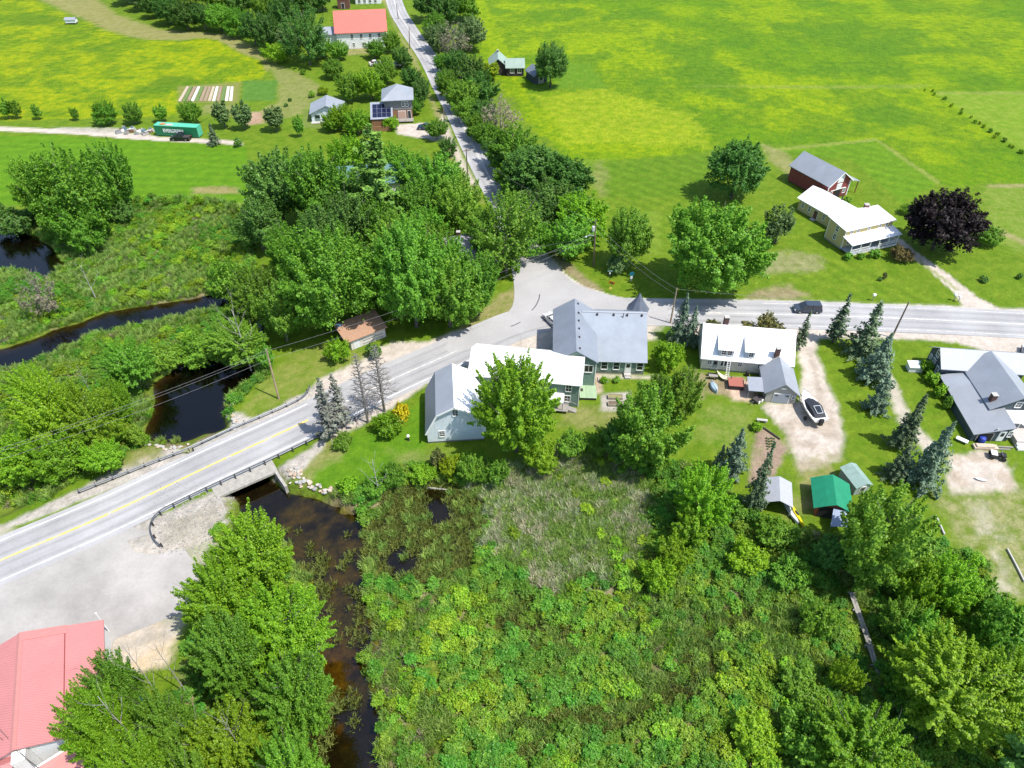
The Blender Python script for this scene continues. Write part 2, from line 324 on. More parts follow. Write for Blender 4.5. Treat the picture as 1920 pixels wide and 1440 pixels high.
zone([(1118, 700), (1240, 705), (1240, 712), (1118, 707)], *SAND, .2, .6, .4, .8); zone([(1050, 766), (1130, 762), (1220, 772), (1220, 800), (1045, 800)], *DRY, .3, 2, 2, .7)
zone([(1128, 740), (1178, 735), (1180, 768), (1128, 770)], (.36, .33, .28), (.45, .42, .37), .3, .7, .4); zone([(1115, 695), (1122, 695), (1128, 735), (1116, 740)], (.42, .30, .24), (.5, .38, .3), .3, .6, .3)
zone([(1245, 600), (1310, 640), (1310, 660), (1215, 655)], (.06, .14, .006), (.10, .18, .01), .3, 2, 2)
# lawns by the bridge, riprap and gravel
zone([(560, 880), (600, 845), (700, 800), (800, 745), (805, 850), (900, 850), (900, 875), (640, 925), (590, 915)], (.068, .175, .006), (.115, .225, .010), .3, 1.5, 1.5)
zone([(600, 830), (640, 830), (630, 860), (575, 905), (556, 880)], *DRY, .3, 2, 2, .85); zone([(730, 850), (840, 840), (850, 870), (780, 880)], *DRY, .3, 3, 2, .5)
zone([(440, 778), (470, 735), (500, 702), (540, 665), (600, 645), (655, 655), (700, 660), (590, 716), (560, 740), (480, 782)], (.13, .20, .018), (.21, .235, .05), .3, 1.5, 1.5)
zone([(415, 760), (440, 770), (470, 785), (575, 735), (600, 712), (590, 742), (540, 775), (440, 822), (330, 868), (150, 940), (0, 1000), (0, 1015), (-200, 1100), (-200, 1080), (0, 985), (130, 925), (250, 862), (330, 835), (430, 805)], *GRAV, .4, .7, .7)
zone([(230, 850), (300, 828), (300, 855), (200, 890)], *DRY, .4, 1.5, 1.5, .8)
zone([(290, 968), (400, 920), (430, 905), (520, 875), (610, 822), (600, 850), (560, 890), (530, 900), (440, 975), (400, 1010), (300, 1042), (215, 1040), (190, 1000), (240, 975)], *GRAV, .5, .7, .7)
zone([(300, 985), (400, 940), (420, 975), (380, 1020), (310, 1030)], (.30, .27, .2), (.42, .38, .3), .5, 1.5, 1.5, .7)
zone([(215, 1190), (290, 1150), (330, 1175), (320, 1240), (260, 1260), (220, 1260)], (.52, .40, .25), (.60, .5, .36), .3, 1, 1)
zone([(-300, 1000), (0, 985), (280, 1030), (400, 1000), (420, 1080), (330, 1190), (220, 1260), (210, 1500), (-300, 1500)], *SAND, .2, .8, .5, .6)
def stripes(pts, ang, period, amp):
    global colA, colB
    P = W(pts); d = sdist(fx, fy, P); wv = np.sin((fx * math.cos(rad(ang)) + fy * math.sin(rad(ang))) * 2 * math.pi / period + 1.5 * fbm(fx, fy, .03, 2, 8))
    f = 1 + amp * np.tanh(wv * 2.5) * sstep(0, 1, d); colA *= f[:, None]; colB *= f[:, None]
stripes([(-400, 256), (90, 258), (460, 278), (465, 375), (250, 368), (-400, 390)], 88, 3.4, .055)
stripes([(1432, 285), (1640, 268), (1750, 344), (1690, 380), (1600, 300), (1480, 290)], 60, 4.0, .07)
stripes([(1100, 304), (1330, 290), (1330, 320), (1240, 470), (1150, 500), (1130, 400)], 50, 3.2, .08)
stripes([(1480, 490), (1560, 470), (1800, 570), (1430, 560)], 35, 3.0, .07)
stripes([(1520, 640), (1640, 640), (1700, 800), (1600, 850), (1560, 720)], 100, 2.4, .08)
stripes([(1680, 650), (1740, 640), (1800, 820), (1760, 830)], 108, 2.4, .07)
zone([(1440, 760), (1500, 757), (1560, 720), (1575, 850), (1500, 890)], (.30, .24, .18), (.42, .35, .27), .3, 1, 1, .6, patch=(.5, .55, 33))
zone([(1515, 660), (1522, 660), (1545, 740), (1540, 800), (1530, 800), (1535, 740)], (.30, .25, .19), (.40, .34, .27), .3, .6, .6, .6)
zone([(1780, 850), (1900, 850), (1900, 920), (1785, 925)], (.32, .25, .17), (.42, .34, .25), .3, 1, 1, .6, patch=(.45, .55, 35))
zone([(-300, 1000), (300, 1000), (330, 1190), (-300, 1400)], (.30, .28, .24), (.42, .38, .33), .3, 1, 1, .6, patch=(.3, .55, 36))
# marsh and beds
mk = sstep(-1.0, .8, md + edge_n * 3)
def over(wgt, a, b, r):
    global colA, colB, rgh
    colA += (np.array(a) - colA) * wgt[:, None]; colB += (np.array(b) - colB) * wgt[:, None]; rgh += (r - rgh) * wgt
over(mk * (gh < -.4), (.10, .165, .014), (.20, .27, .03), .9)
north = fy > 78
pt = sstep(.50, .62, fbm(fx, fy, .09, 4, 61)); over(mk * pt * north * .8, (.075, .15, .008), (.17, .23, .03), .9)
pt = sstep(.62, .70, fbm(fx, fy, .16, 4, 71)); over(mk * pt * .8, (.24, .18, .11), (.34, .27, .18), .9)
zone([(900, 880), (1050, 850), (1190, 880), (1210, 960), (1170, 1080), (1060, 1110), (960, 1060), (890, 960)], (.17, .18, .10), (.32, .29, .20), .9, 4, 3, .85)
under = sstep(-1.78, -2.05, gh)
over(under, (.014, .012, .006), (.035, .030, .009), .5)
zone([(x, y) for x, y in [(560, 920), (690, 960), (715, 1150), (690, 1280), (600, 1300), (580, 1100), (500, 985)]], (.05, .05, .006), (.20, .16, .013), .6, 3, 3, .95, patch=(.30, .40, 15))
zone([(590, 1200), (700, 1200), (710, 1420), (580, 1420)], (.04, .03, .003), (.26, .155, .012), .6, 3, 3, .85, patch=(.25, .50, 16))
zone([(280, 790), (440, 790), (440, 850), (260, 850)], (.12, .055, .018), (.20, .09, .03), .5, 3, 2, .8 ) if False else None
dk = sstep(.2, 2.0, wd) * (fy > 72); over(dk * under, (.001, .001, .002), (.004, .003, .004), .3)
shore = under * (1 - sstep(.1, 1.4, wd)) * (fy > 72); over(shore * .4, (.08, .045, .02), (.14, .08, .035), .4)
jit = 1 + (_rng.random(fx.size) - .5)[:, None] * .16
colA *= jit * .85; colB *= jit * .85

nx, ny = len(xs), len(ys)
me = bpy.data.meshes.new('ground')
verts = np.stack([fx, fy, gh], 1).astype(np.float32)
I = np.arange(nx * ny).reshape(ny, nx); quads = np.stack([I[:-1, :-1], I[:-1, 1:], I[1:, 1:], I[1:, :-1]], -1).reshape(-1, 4)
def fill_mesh(me, verts, quads):
    k = quads.shape[1]
    me.vertices.add(len(verts)); me.vertices.foreach_set('co', np.ascontiguousarray(verts, np.float32).ravel())
    me.loops.add(quads.size); me.loops.foreach_set('vertex_index', quads.ravel().astype(np.int32))
    me.polygons.add(len(quads)); me.polygons.foreach_set('loop_start', (np.arange(len(quads)) * k).astype(np.int32)); me.polygons.foreach_set('loop_total', np.full(len(quads), k, np.int32))
    me.update(calc_edges=True)
fill_mesh(me, verts, quads)
for nm, cc in (('cover_a', np.c_[colA, rgh]), ('cover_b', np.c_[colB, rgh])):
    a = me.attributes.new(nm, 'FLOAT_COLOR', 'POINT'); a.data.foreach_set('color', np.clip(cc, 0, 1).astype(np.float32).ravel())
me.shade_smooth()
ground = bpy.data.objects.new('ground', me); C.objects.link(ground); tag(ground, 'lawns, hay meadows, marsh floor and sandy verges', kind='structure')
gm = bpy.data.materials.new('ground_cover'); gm.use_nodes = True; n = gm.node_tree; b = n.nodes['Principled BSDF']; b.inputs['Roughness'].default_value = .95; b.inputs['Specular IOR Level'].default_value = .15
tc = n.nodes.new('ShaderNodeTexCoord')
def noise(scale, det=6, ro=.65, vec=None):
    z = n.nodes.new('ShaderNodeTexNoise'); z.inputs['Scale'].default_value = scale; z.inputs['Detail'].default_value = det; z.inputs['Roughness'].default_value = ro
    n.links.new(vec or tc.outputs['Object'], z.inputs['Vector']); return z.outputs[0]
aA = n.nodes.new('ShaderNodeAttribute'); aA.attribute_name = 'cover_a'; aB = n.nodes.new('ShaderNodeAttribute'); aB.attribute_name = 'cover_b'
mr = n.nodes.new('ShaderNodeMapRange'); mr.inputs[1].default_value = .38; mr.inputs[2].default_value = .62; n.links.new(noise(.42, 9, .72), mr.inputs[0])
mx = n.nodes.new('ShaderNodeMix'); mx.data_type = 'RGBA'; n.links.new(mr.outputs[0], mx.inputs[0]); n.links.new(aA.outputs['Color'], mx.inputs[6]); n.links.new(aB.outputs['Color'], mx.inputs[7])
fn = n.nodes.new('ShaderNodeMapRange'); fn.inputs[1].default_value = .3; fn.inputs[2].default_value = .7; fn.inputs[3].default_value = .74; fn.inputs[4].default_value = 1.26; n.links.new(noise(3.2, 5, .7), fn.inputs[0])
ct = n.nodes.new('ShaderNodeMath'); ct.operation = 'MULTIPLY_ADD'                                     # less grain on smooth ground
sb = n.nodes.new('ShaderNodeMath'); sb.operation = 'SUBTRACT'; n.links.new(fn.outputs[0], sb.inputs[0]); sb.inputs[1].default_value = 1
n.links.new(sb.outputs[0], ct.inputs[0])
rr = n.nodes.new('ShaderNodeMath'); rr.operation = 'MULTIPLY_ADD'; n.links.new(aA.outputs['Alpha'], rr.inputs[0]); rr.inputs[1].default_value = .9; rr.inputs[2].default_value = .25
n.links.new(rr.outputs[0], ct.inputs[1]); ct.inputs[2].default_value = 1
hs = n.nodes.new('ShaderNodeHueSaturation'); n.links.new(mx.outputs[2], hs.inputs['Color']); n.links.new(ct.outputs[0], hs.inputs['Value'])
n.links.new(hs.outputs[0], b.inputs['Base Color'])
bp = n.nodes.new('ShaderNodeBump'); bp.inputs['Distance'].default_value = .55; bp.inputs['Strength'].default_value = 1
hm = n.nodes.new('ShaderNodeMath'); hm.operation = 'MULTIPLY'; n.links.new(noise(1.6, 6, .7), hm.inputs[0]); n.links.new(aA.outputs['Alpha'], hm.inputs[1]); n.links.new(hm.outputs[0], bp.inputs['Height']); n.links.new(bp.outputs[0], b.inputs['Normal'])
me.materials.append(gm)

# water
wm = bpy.data.materials.new('brook_water'); wm.use_nodes = True; n = wm.node_tree; n.nodes.clear()
out = n.nodes.new('ShaderNodeOutputMaterial'); mixs = n.nodes.new('ShaderNodeMixShader'); tr = n.nodes.new('ShaderNodeBsdfTransparent'); gl = n.nodes.new('ShaderNodeBsdfGlossy'); fr = n.nodes.new('ShaderNodeFresnel')
tr.inputs[0].default_value = (.60, .53, .40, 1); gl.inputs['Roughness'].default_value = .02; fr.inputs['IOR'].default_value = 1.6
tc = n.nodes.new('ShaderNodeTexCoord'); bp = n.nodes.new('ShaderNodeBump'); bp.inputs['Distance'].default_value = .02; n.links.new(noise(1.4, 3), bp.inputs['Height']); n.links.new(bp.outputs[0], gl.inputs['Normal'])
n.links.new(fr.outputs[0], mixs.inputs[0]); n.links.new(tr.outputs[0], mixs.inputs[1]); n.links.new(gl.outputs[0], mixs.inputs[2]); n.links.new(mixs.outputs[0], out.inputs[0])
m_ = MB(); m_.poly([(-160, 10, WZ), (120, 10, WZ), (120, 175, WZ), (-160, 175, WZ)]); tag(m_.build('water', wm), 'dark peaty brook water', kind='structure')

# ------------------------------------------------------------------ roads
def ribbon_mesh(name, pts, hw, z, m, cols=9, hw2=None):
    v = []; f = []; uv = []; L = 0
    for i, p in enumerate(pts):
        if i: L += (p - pts[i - 1]).length
        t = pts[min(i + 1, len(pts) - 1)] - pts[max(i - 1, 0)]; nn = Vector((-t.y, t.x, 0)).normalized()
        for k in range(cols):
            s = (k / (cols - 1) * 2 - 1); q = p + nn * s * hw; v.append((q.x, q.y, z)); uv.append((s, L))
    for i in range(len(pts) - 1):
        for k in range(cols - 1): a = i * cols + k; f.append((a + 1, a, a + cols, a + cols + 1))
    me = bpy.data.meshes.new(name); me.from_pydata(v, [], f); me.materials.append(m)
    u = me.uv_layers.new(name='UVMap')
    for lp in me.loops: u.data[lp.index].uv = uv[lp.vertex_index]
    o = bpy.data.objects.new(name, me); C.objects.link(o); return o
def asphalt(name, col, lanes, spread=.16):
    m = bpy.data.materials.new(name); m.use_nodes = True; n = m.node_tree; b = n.nodes['Principled BSDF']; b.inputs['Roughness'].default_value = .9; b.inputs['Specular IOR Level'].default_value = .2
    tc = n.nodes.new('ShaderNodeTexCoord')
    def nz(vec, sc, det=5):
        z = n.nodes.new('ShaderNodeTexNoise'); z.inputs['Scale'].default_value = sc; z.inputs['Detail'].default_value = det; z.inputs['Roughness'].default_value = .65; n.links.new(vec, z.inputs['Vector']); return z.outputs[0]
    def rng(s, a, bb, lo, hi):
        r = n.nodes.new('ShaderNodeMapRange'); r.inputs[1].default_value = a; r.inputs[2].default_value = bb; r.inputs[3].default_value = lo; r.inputs[4].default_value = hi; n.links.new(s, r.inputs[0]); return r.outputs[0]
    def mul(a, c):
        x = n.nodes.new('ShaderNodeMath'); x.operation = 'MULTIPLY'; n.links.new(a, x.inputs[0]); n.links.new(c, x.inputs[1]); return x.outputs[0]
    v = mul(rng(nz(tc.outputs['Object'], .12), .3, .7, 1 - spread, 1 + spread), rng(nz(tc.outputs['Object'], 2.5), .3, .7, .94, 1.06))
    if lanes:
        sp = n.nodes.new('ShaderNodeSeparateXYZ'); n.links.new(tc.outputs['UV'], sp.inputs[0])
        mp = n.nodes.new('ShaderNodeMapping'); mp.inputs['Scale'].default_value = (6, .05, 1); n.links.new(tc.outputs['UV'], mp.inputs[0])
        ab = n.nodes.new('ShaderNodeMath'); ab.operation = 'ABSOLUTE'; n.links.new(sp.outputs[0], ab.inputs[0])
        cr = n.nodes.new('ShaderNodeValToRGB'); e = cr.color_ramp.elements; e[0].position = 0; e[0].color = (1.0,) * 3 + (1,); e[1].position = 1; e[1].color = (1,) * 4
        for p_, g_ in ((.12, .97), (.22, .80), (.32, .94), (.48, .94), (.62, .79), (.74, .97), (.85, 1.0)): q = e.new(p_); q.color = (g_, g_, g_, 1)
        n.links.new(ab.outputs[0], cr.inputs[0]); v = mul(v, cr.outputs[0]); v = mul(v, rng(nz(mp.outputs[0], 1.0), .3, .7, .9, 1.08))
    hs = n.nodes.new('ShaderNodeHueSaturation'); hs.inputs['Color'].default_value = (*col, 1); n.links.new(v, hs.inputs['Value']); n.links.new(hs.outputs[0], b.inputs['Base Color']); return m
m_as = asphalt('worn_asphalt', (.345, .34, .34), True); m_as2 = asphalt('junction_asphalt', (.345, .335, .33), False, .10); m_lot = asphalt('old_pale_asphalt', (.335, .315, .295), False, .24)
main_c = spline(W([(-330, 1207), (-160, 1125), (0, 1051), (200, 965), (400, 870), (560, 796), (650, 752), (747, 706), (834, 668), (910, 633), (965, 610), (1020, 594), (1080, 585), (1150, 583), (1220, 584), (1300, 586), (1480, 590), (1713, 598), (1920, 608), (2300, 626)]), 1.2)
up_c = spline(W([(715, -110), (738, -2), (763, 50), (804, 110), (832, 165), (855, 207), (884, 267), (918, 333), (947, 385), (978, 440)]), 1.5)
tag(ribbon_mesh('road', main_c, 4.2, .0, m_as), 'worn grey two lane main road curving past the houses', kind='structure')
tag(ribbon_mesh('side_road', up_c, 3.25, .012, m_as), 'narrow grey side road running uphill between trees', kind='structure')
m_ = MB(); m_.poly([Vector((p.x, p.y, .006)) for p in spline(W([(930, 420), (950, 470), (962, 520), (964, 560), (955, 583), (930, 600), (880, 622), (843, 637), (840, 660), (900, 650), (1000, 617), (1080, 603), (1240, 605), (1240, 566), (1180, 561), (1135, 551), (1085, 534), (1055, 512), (1038, 490), (1005, 450), (975, 410)]), 1.5)][::-1])
o = m_.build('junction_paving', m_as2); tag(o, 'flared asphalt where the side road meets the main road', kind='structure')
m_ = MB(); m_.poly([Vector((p.x, p.y, -.012)) for p in W([(-400, 1200), (0, 1070), (240, 985), (285, 1000), (238, 1014), (250, 1034), (290, 1040), (345, 1028), (375, 1070), (360, 1140), (300, 1165), (215, 1198), (190, 1260), (180, 1500), (-400, 1700)])][::-1])
o = m_.build('parking_lot', m_lot); tag(o, 'pale old asphalt lot in front of the red roofed building', kind='structure')
def paint(name, col, dens):
    m = bpy.data.materials.new(name); m.use_nodes = True; n = m.node_tree; b = n.nodes['Principled BSDF']; b.inputs['Roughness'].default_value = .7
    tc = n.nodes.new('ShaderNodeTexCoord'); z = n.nodes.new('ShaderNodeTexNoise'); z.inputs['Scale'].default_value = 1.1; z.inputs['Detail'].default_value = 8; n.links.new(tc.outputs['Object'], z.inputs['Vector'])
    r = n.nodes.new('ShaderNodeMapRange'); r.inputs[1].default_value = dens - .12; r.inputs[2].default_value = dens + .12; n.links.new(z.outputs[0], r.inputs[0])
    mx = n.nodes.new('ShaderNodeMix'); mx.data_type = 'RGBA'; n.links.new(r.outputs[0], mx.inputs[0]); mx.inputs[6].default_value = (.42, .42, .42, 1); mx.inputs[7].default_value = (*col, 1); n.links.new(mx.outputs[2], b.inputs['Base Color']); return m
m_yel = paint('yellow_road_paint', (.72, .50, .10), .40); m_whi = paint('white_road_paint', (.8, .8, .8), .44); m_fade = paint('faded_road_paint', (.66, .60, .5), .55)
def near(pts, px, py):
    q = G(px, py); return min(range(len(pts)), key=lambda i: (pts[i] - q).length)
iA, iB, iC, iD, iE = near(main_c, -300, 1195), near(main_c, 600, 778), near(main_c, 870, 652), near(main_c, 1290, 586), near(main_c, 2250, 624)
m_trk = mat('faint_tyre_track', (.335, .315, .30), .9, var=.22)
yl = lambda a, b, d, w_, m, nm, lab: tag(ribbon_mesh(nm, offset(main_c[a:b], d), w_, .02, m, 2), lab, kind='structure')
yl(iA, iB, .0, .16, m_yel, 'centre_line', 'yellow centre line over the bridge'); yl(iB, iC, .0, .13, m_fade, 'centre_line', 'faded yellow centre line before the junction'); yl(iD, iE, .0, .14, m_fade, 'centre_line', 'faded yellow centre line by the white house')
yl(iA, near(main_c, 610, 775), 3.35, .09, m_whi, 'edge_line', 'white edge line on the pond side'); yl(iA, near(main_c, 890, 650), -3.35, .09, m_whi, 'edge_line', 'white edge line on the lot side')
yl(near(main_c, 1330, 586), iE, -3.35, .08, m_fade, 'edge_line', 'worn white edge line by the white house'); yl(near(main_c, 1430, 588), iE, 3.35, .08, m_fade, 'edge_line', 'worn white edge line below the yellow farmhouse')
tag(ribbon_mesh('centre_line', up_c[:near(up_c, 940, 375)], .12, .024, m_fade, 2), 'faded yellow centre line on the side road', kind='structure')
m_skid = mat('tyre_rubber_mark', (.10, .10, .105), .9, var=.3)
for pts in ([(1012, 552), (1010, 562), (1004, 574), (997, 582)], [(958, 612), (966, 609), (976, 604)]):
    tag(ribbon_mesh('skid_mark', spline(W(pts), .5), .10, .03, m_skid, 2), 'dark curved skid mark on the junction', kind='structure')
# ------------------------------------------------------------------ buildings
M_GLASS = mat('window_glass', (.02, .025, .03), .06, spec=.6)
M_WHITE = mat('white_trim_paint', (.92, .92, .90), .5)
M_WROOF = mat('white_metal_roof', (.92, .92, .92), .45, var=.05, scale=.35)
M_GROOF = mat('grey_shingle_roof', (.30, .335, .385), .75, var=.10, scale=.5, bump=.02, bscale=9)
M_GROOF2 = mat('pale_grey_metal_roof', (.30, .325, .365), .5, var=.10, scale=.35)
M_BRICK = mat('chimney_brick', (.11, .055, .045), .9, var=.25, scale=6)
M_CONC = mat('weathered_concrete', (.46, .44, .41), .9, var=.14, scale=1.2, bump=.02, bscale=5)
M_WOOD = mat('grey_weathered_wood', (.30, .28, .25), .9, var=.2, scale=2.5)
M_GREEN = mat('sage_green_clapboard', (.20, .31, .25), .7, var=.06, scale=1, wave=6.0, wdir='Z')
M_BLUEW = mat('sky_tinted_blue_white_clapboard', (.84, .92, .97), .7, var=.05, scale=.8, wave=5.0, wdir='Z')  # white boards with the sky's blue light put into the colour
M_CREAM = mat('cream_clapboard', (.78, .74, .66), .75, var=.05, scale=.8, wave=5.0, wdir='Z')
M_SLATE = mat('slate_blue_clapboard', (.060, .088, .105), .7, var=.08, scale=.8, wave=5.0, wdir='Z')
M_YELL = mat('pale_yellow_clapboard', (.66, .55, .25), .7, var=.05, scale=.8, wave=5.0, wdir='Z')
M_BARNR = mat('faded_barn_red_board', (.27, .055, .05), .8, var=.16, scale=1.2, wave=4.0, wdir='X')
M_WHITEW = mat('white_clapboard', (.90, .91, .91), .7, var=.05, scale=.8, wave=4.0, wdir='Z')
M_DARKB = mat('dark_brown_board', (.045, .03, .035), .8, var=.2, scale=1)
M_SAGER = mat('pale_sage_roof', (.28, .37, .31), .7, var=.1, scale=.6)
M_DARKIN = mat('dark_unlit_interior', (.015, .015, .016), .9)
M_FOUND = mat('grey_foundation_block', (.28, .27, .26), .9, var=.15, scale=2)

def wall_poly(root, M, outline, y0, y1, m, name='wall'):
    """upright block: outline (x, z) in the front plane pushed from y0 to y1"""
    b = MB(); n = len(outline)
    f = [M @ Vector((x, y0, z)) for x, z in outline]; k = [M @ Vector((x, y1, z)) for x, z in outline]
    b.poly(f); b.poly(k[::-1])
    for i in range(n): j = (i + 1) % n; b.poly([f[j], f[i], k[i], k[j]])
    return b.build(name, m, root)
def wall_poly_x(root, M, outline, x0, x1, m, name='wall'):
    """upright block: outline (y, z) pushed from x0 to x1"""
    b = MB(); n = len(outline)
    f = [M @ Vector((x0, y, z)) for y, z in outline]; k = [M @ Vector((x1, y, z)) for y, z in outline]
    b.poly(f[::-1]); b.poly(k)
    for i in range(n): j = (i + 1) % n; b.poly([f[i], f[j], k[j], k[i]])
    return b.build(name, m, root)
def roof_strip(root, M, prof, a0, a1, m, axis='y', th=.16, name='roof'):
    """roof following a profile: axis 'y' = profile in (x, z), ridge along y; 'x' = profile in (y, z), ridge along x"""
    b = MB()
    n = len(prof)
    pt = (lambda p, a: M @ Vector((p[0], a, p[1]))) if axis == 'y' else (lambda p, a: M @ Vector((a, p[0], p[1])))
    up = [(x, z + th) for x, z in prof]
    ring0 = [pt(p, a0) for p in prof] + [pt(p, a0) for p in reversed(up)]
    ring1 = [pt(p, a1) for p in prof] + [pt(p, a1) for p in reversed(up)]
    k = len(ring0)
    for i in range(k): j = (i + 1) % k; b.poly([ring0[i], ring0[j], ring1[j], ring1[i]])
    for i in range(n - 1):
        b.poly([ring0[i], ring0[k - 1 - i], ring0[k - 2 - i], ring0[i + 1]][::-1]); b.poly([ring1[i], ring1[k - 1 - i], ring1[k - 2 - i], ring1[i + 1]])
    o = b.build(name, m, root)
    bm = bmesh.new(); bm.from_mesh(o.data); bmesh.ops.remove_doubles(bm, verts=bm.verts, dist=.001); bmesh.ops.recalc_face_normals(bm, faces=bm.faces); bm.to_mesh(o.data); bm.free()
    return o
_wc = {}
def window(root, M, p, yaw, w_, h_, m=None, mull=1, bars=1, name='window', glass=None):
    """frame with a pane child; p = centre on the wall in local coordinates, yaw 0 faces -y"""
    m = m or M_WHITE; key = (w_, h_, mull, bars, m.name, (glass or M_GLASS).name)
    if key not in _wc:
        f = MB(); t = .10; d = .07
        f.box(-w_ / 2 - t, -w_ / 2, -d, .03, -h_ / 2 - t, h_ / 2 + t); f.box(w_ / 2, w_ / 2 + t, -d, .03, -h_ / 2 - t, h_ / 2 + t)
        f.box(-w_ / 2, w_ / 2, -d, .03, h_ / 2, h_ / 2 + t); f.box(-w_ / 2, w_ / 2, -d - .04, .03, -h_ / 2 - t, -h_ / 2)
        for i in range(mull): x = -w_ / 2 + w_ * (i + 1) / (mull + 1); f.box(x - .025, x + .025, -.045, .03, -h_ / 2, h_ / 2)
        for i in range(bars): z = -h_ / 2 + h_ * (i + 1) / (bars + 1); f.box(-w_ / 2, w_ / 2, -.046, .03, z - .03, z + .03)
        g = MB(); g.box(-w_ / 2, w_ / 2, -.02, .02, -h_ / 2, h_ / 2)
        _wc[key] = (f.mesh('window', m), g.mesh('pane', glass or M_GLASS))
    L = Matrix.Translation(Vector(root['_o'])).inverted() @ M @ Matrix.Translation(Vector(p)) @ Matrix.Rotation(rad(yaw), 4, 'Z')
    o = inst(_wc[key][0], name, root, L); inst(_wc[key][1], 'pane', o); return o
def door(root, M, p, yaw, w_, h_, m, name='door', lite=True):
    L = M @ Matrix.Translation(Vector(p)) @ Matrix.Rotation(rad(yaw), 4, 'Z')
    b = MB(); b.box(-w_ / 2 - .1, w_ / 2 + .1, -.06, .02, 0, h_ + .1, L); o = b.build('door_frame' if name == 'door' else name + '_frame', M_WHITE, root)
    b = MB(); b.box(-w_ / 2, w_ / 2, -.09, -.05, .02, h_, L); d = b.build(name, m, root)
    if lite:
        b = MB(); b.box(-w_ / 2 + .15, w_ / 2 - .15, -.105, -.085, h_ * .52, h_ - .2, L); b.build('pane', M_GLASS, d)
    return d
def chimney(root, p, s, h, m=None):
    b = MB(); x, y, z = p; b.box(x - s, x + s, y - s, y + s, z, z + h); o = b.build('chimney', m or M_BRICK, root)
    b = MB(); b.box(x - s - .06, x + s + .06, y - s - .06, y + s + .06, z + h, z + h + .1); b.build('chimney_cap', M_CONC, o); return o

# --- gambrel barn joined to the green house
r = thing('gambrel_barn', 'white gambrel barn tinted sky blue with white trim beside the big leafy tree', 'barn', (-12.4, 72.34, 0)); M = frameM((-12.4, 72.34, 0), 5.2)
prof = [(0, .35), (0, 2.7), (1.5, 5.75), (4.2, 7.2), (6.8, 5.75), (8.35, 2.7), (8.35, .35)]
wall_poly(r, M, prof, 0, 9.0, M_BLUEW)
wall_poly(r, M, [(.05, 0), (.05, .35), (8.3, .35), (8.3, 0)], .08, 8.9, M_FOUND, 'foundation')
for nm, pr, mm in (('roof', [(-.28, 2.25), (1.5, 5.8), (4.2, 7.25)], M_GROOF2), ('roof', [(4.2, 7.25), (6.8, 5.8), (8.62, 2.25)], M_WROOF)):  # left slope grey, right slope white: the sun's fall put into the colours
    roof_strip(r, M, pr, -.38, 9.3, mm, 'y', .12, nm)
b = MB()
for a, c in (((-.32, 2.2), (1.5, 5.86)), ((1.5, 5.86), (4.2, 7.32)), ((4.2, 7.32), (6.8, 5.86)), ((6.8, 5.86), (8.66, 2.2))):
    b.slab([M @ Vector((a[0], -.44, a[1] + .1)), M @ Vector((c[0], -.44, c[1] + .1)), M @ Vector((c[0], -.385, c[1] + .1)), M @ Vector((a[0], -.385, a[1] + .1))], .26)
b.build('rake_trim', M_WHITE, r)
window(r, M, (4.3, -.01, 6.0), 0, .75, 1.15, mull=1, bars=2); window(r, M, (2.15, -.01, 1.9), 0, .75, 1.1, mull=1, bars=2)

# --- sage green house: steep front gable, long wing, white roofed ell, corner turret
r = thing('green_house', 'large sage green house with grey gabled roofs, turret and white roofed ell', 'house', (12, 88, 0))
ME = frameM(G(1083, 763), -8.2)                                              # ell, origin at its right front corner
wall_poly_x(r, ME, [(0, 0), (0, 4.75), (3.6, 6.85), (7.2, 4.75), (7.2, 0)], -17.0, .0, M_GREEN)
roof_strip(r, ME, [(-.35, 4.62), (3.6, 6.95), (7.5, 4.65)], -17.25, .42, M_WROOF, 'x', .13)
MG = frameM((10.91, 84.75, 0), -2.6)                                         # tall gable block
wall_poly(r, MG, [(-4.2, 0), (-4.2, 5.45), (-1.0, 7.5), (2.25, 5.45), (2.25, 0)], 0, 13.2, M_GREEN)
M_GDARK = mat('dark_grey_shingle_roof', (.225, .255, .30), .8, var=.10, scale=.5, bump=.02, bscale=9)
roof_strip(r, MG, [(-4.55, 5.3), (-1.0, 7.62), (2.55, 5.3)], -.3, 13.6, M_GDARK, 'y', .14)
MW = frameM(G(1120, 700), -2.5)                                              # long wing facing the yard
wall_poly_x(r, MW, [(0, .45), (0, 2.95), (6.9, 7.4), (13.8, 2.95), (13.8, .45)], -2.0, 7.55, M_GREEN)
wall_poly_x(r, MW, [(.06, 0), (.06, .45), (13.7, .45), (13.7, 0)], -2.0, 7.5, M_FOUND, 'foundation')
b = MB(); pr = [(-.35, 2.78), (6.9, 7.5), (14.1, 2.78)]
# the wing's roof ends in a valley against the tall gable
RX = -3.35
q = lambda x, y, z: MW @ Vector((x, y, z))
b.slab([q(-.66, -.35, 2.78), q(7.85, -.35, 2.78), q(7.85, 6.9, 7.5), q(RX, 6.9, 7.5), q(-.66, 3.6, 5.35)], .14)
b.slab([q(7.85, 6.9, 7.5), q(7.85, 14.1, 2.78), q(RX, 14.1, 2.78), q(RX, 6.9, 7.5)], .14)
b.build('roof', M_GROOF, r)
roof_strip(r, MW, [(6.7, 7.42), (6.9, 7.56), (7.1, 7.42)], RX + .5, 7.9, M_GROOF2, 'x', .05, 'ridge_cap')
for y in (.6, 3.4, 5.6, 7.7, 9.8, 12.4):
    b = MB(); b.box(-.55, -.30, y, y + .22, 7.15, 7.62, MG); b.build('roof_vent', M_DARKB, r)
for x in (-.3, 2.4, 4.6, 7.0):
    b = MB(); b.box(x - .13, x + .13, 6.25, 6.5, 7.1, 7.5, MW); b.build('roof_vent', M_DARKB, r)
b = MB(); b.tube(q(3.9, 6.1, 6.9), q(3.95, 6.15, 7.75), .07); b.build('vent_pipe', M_DARKB, r)
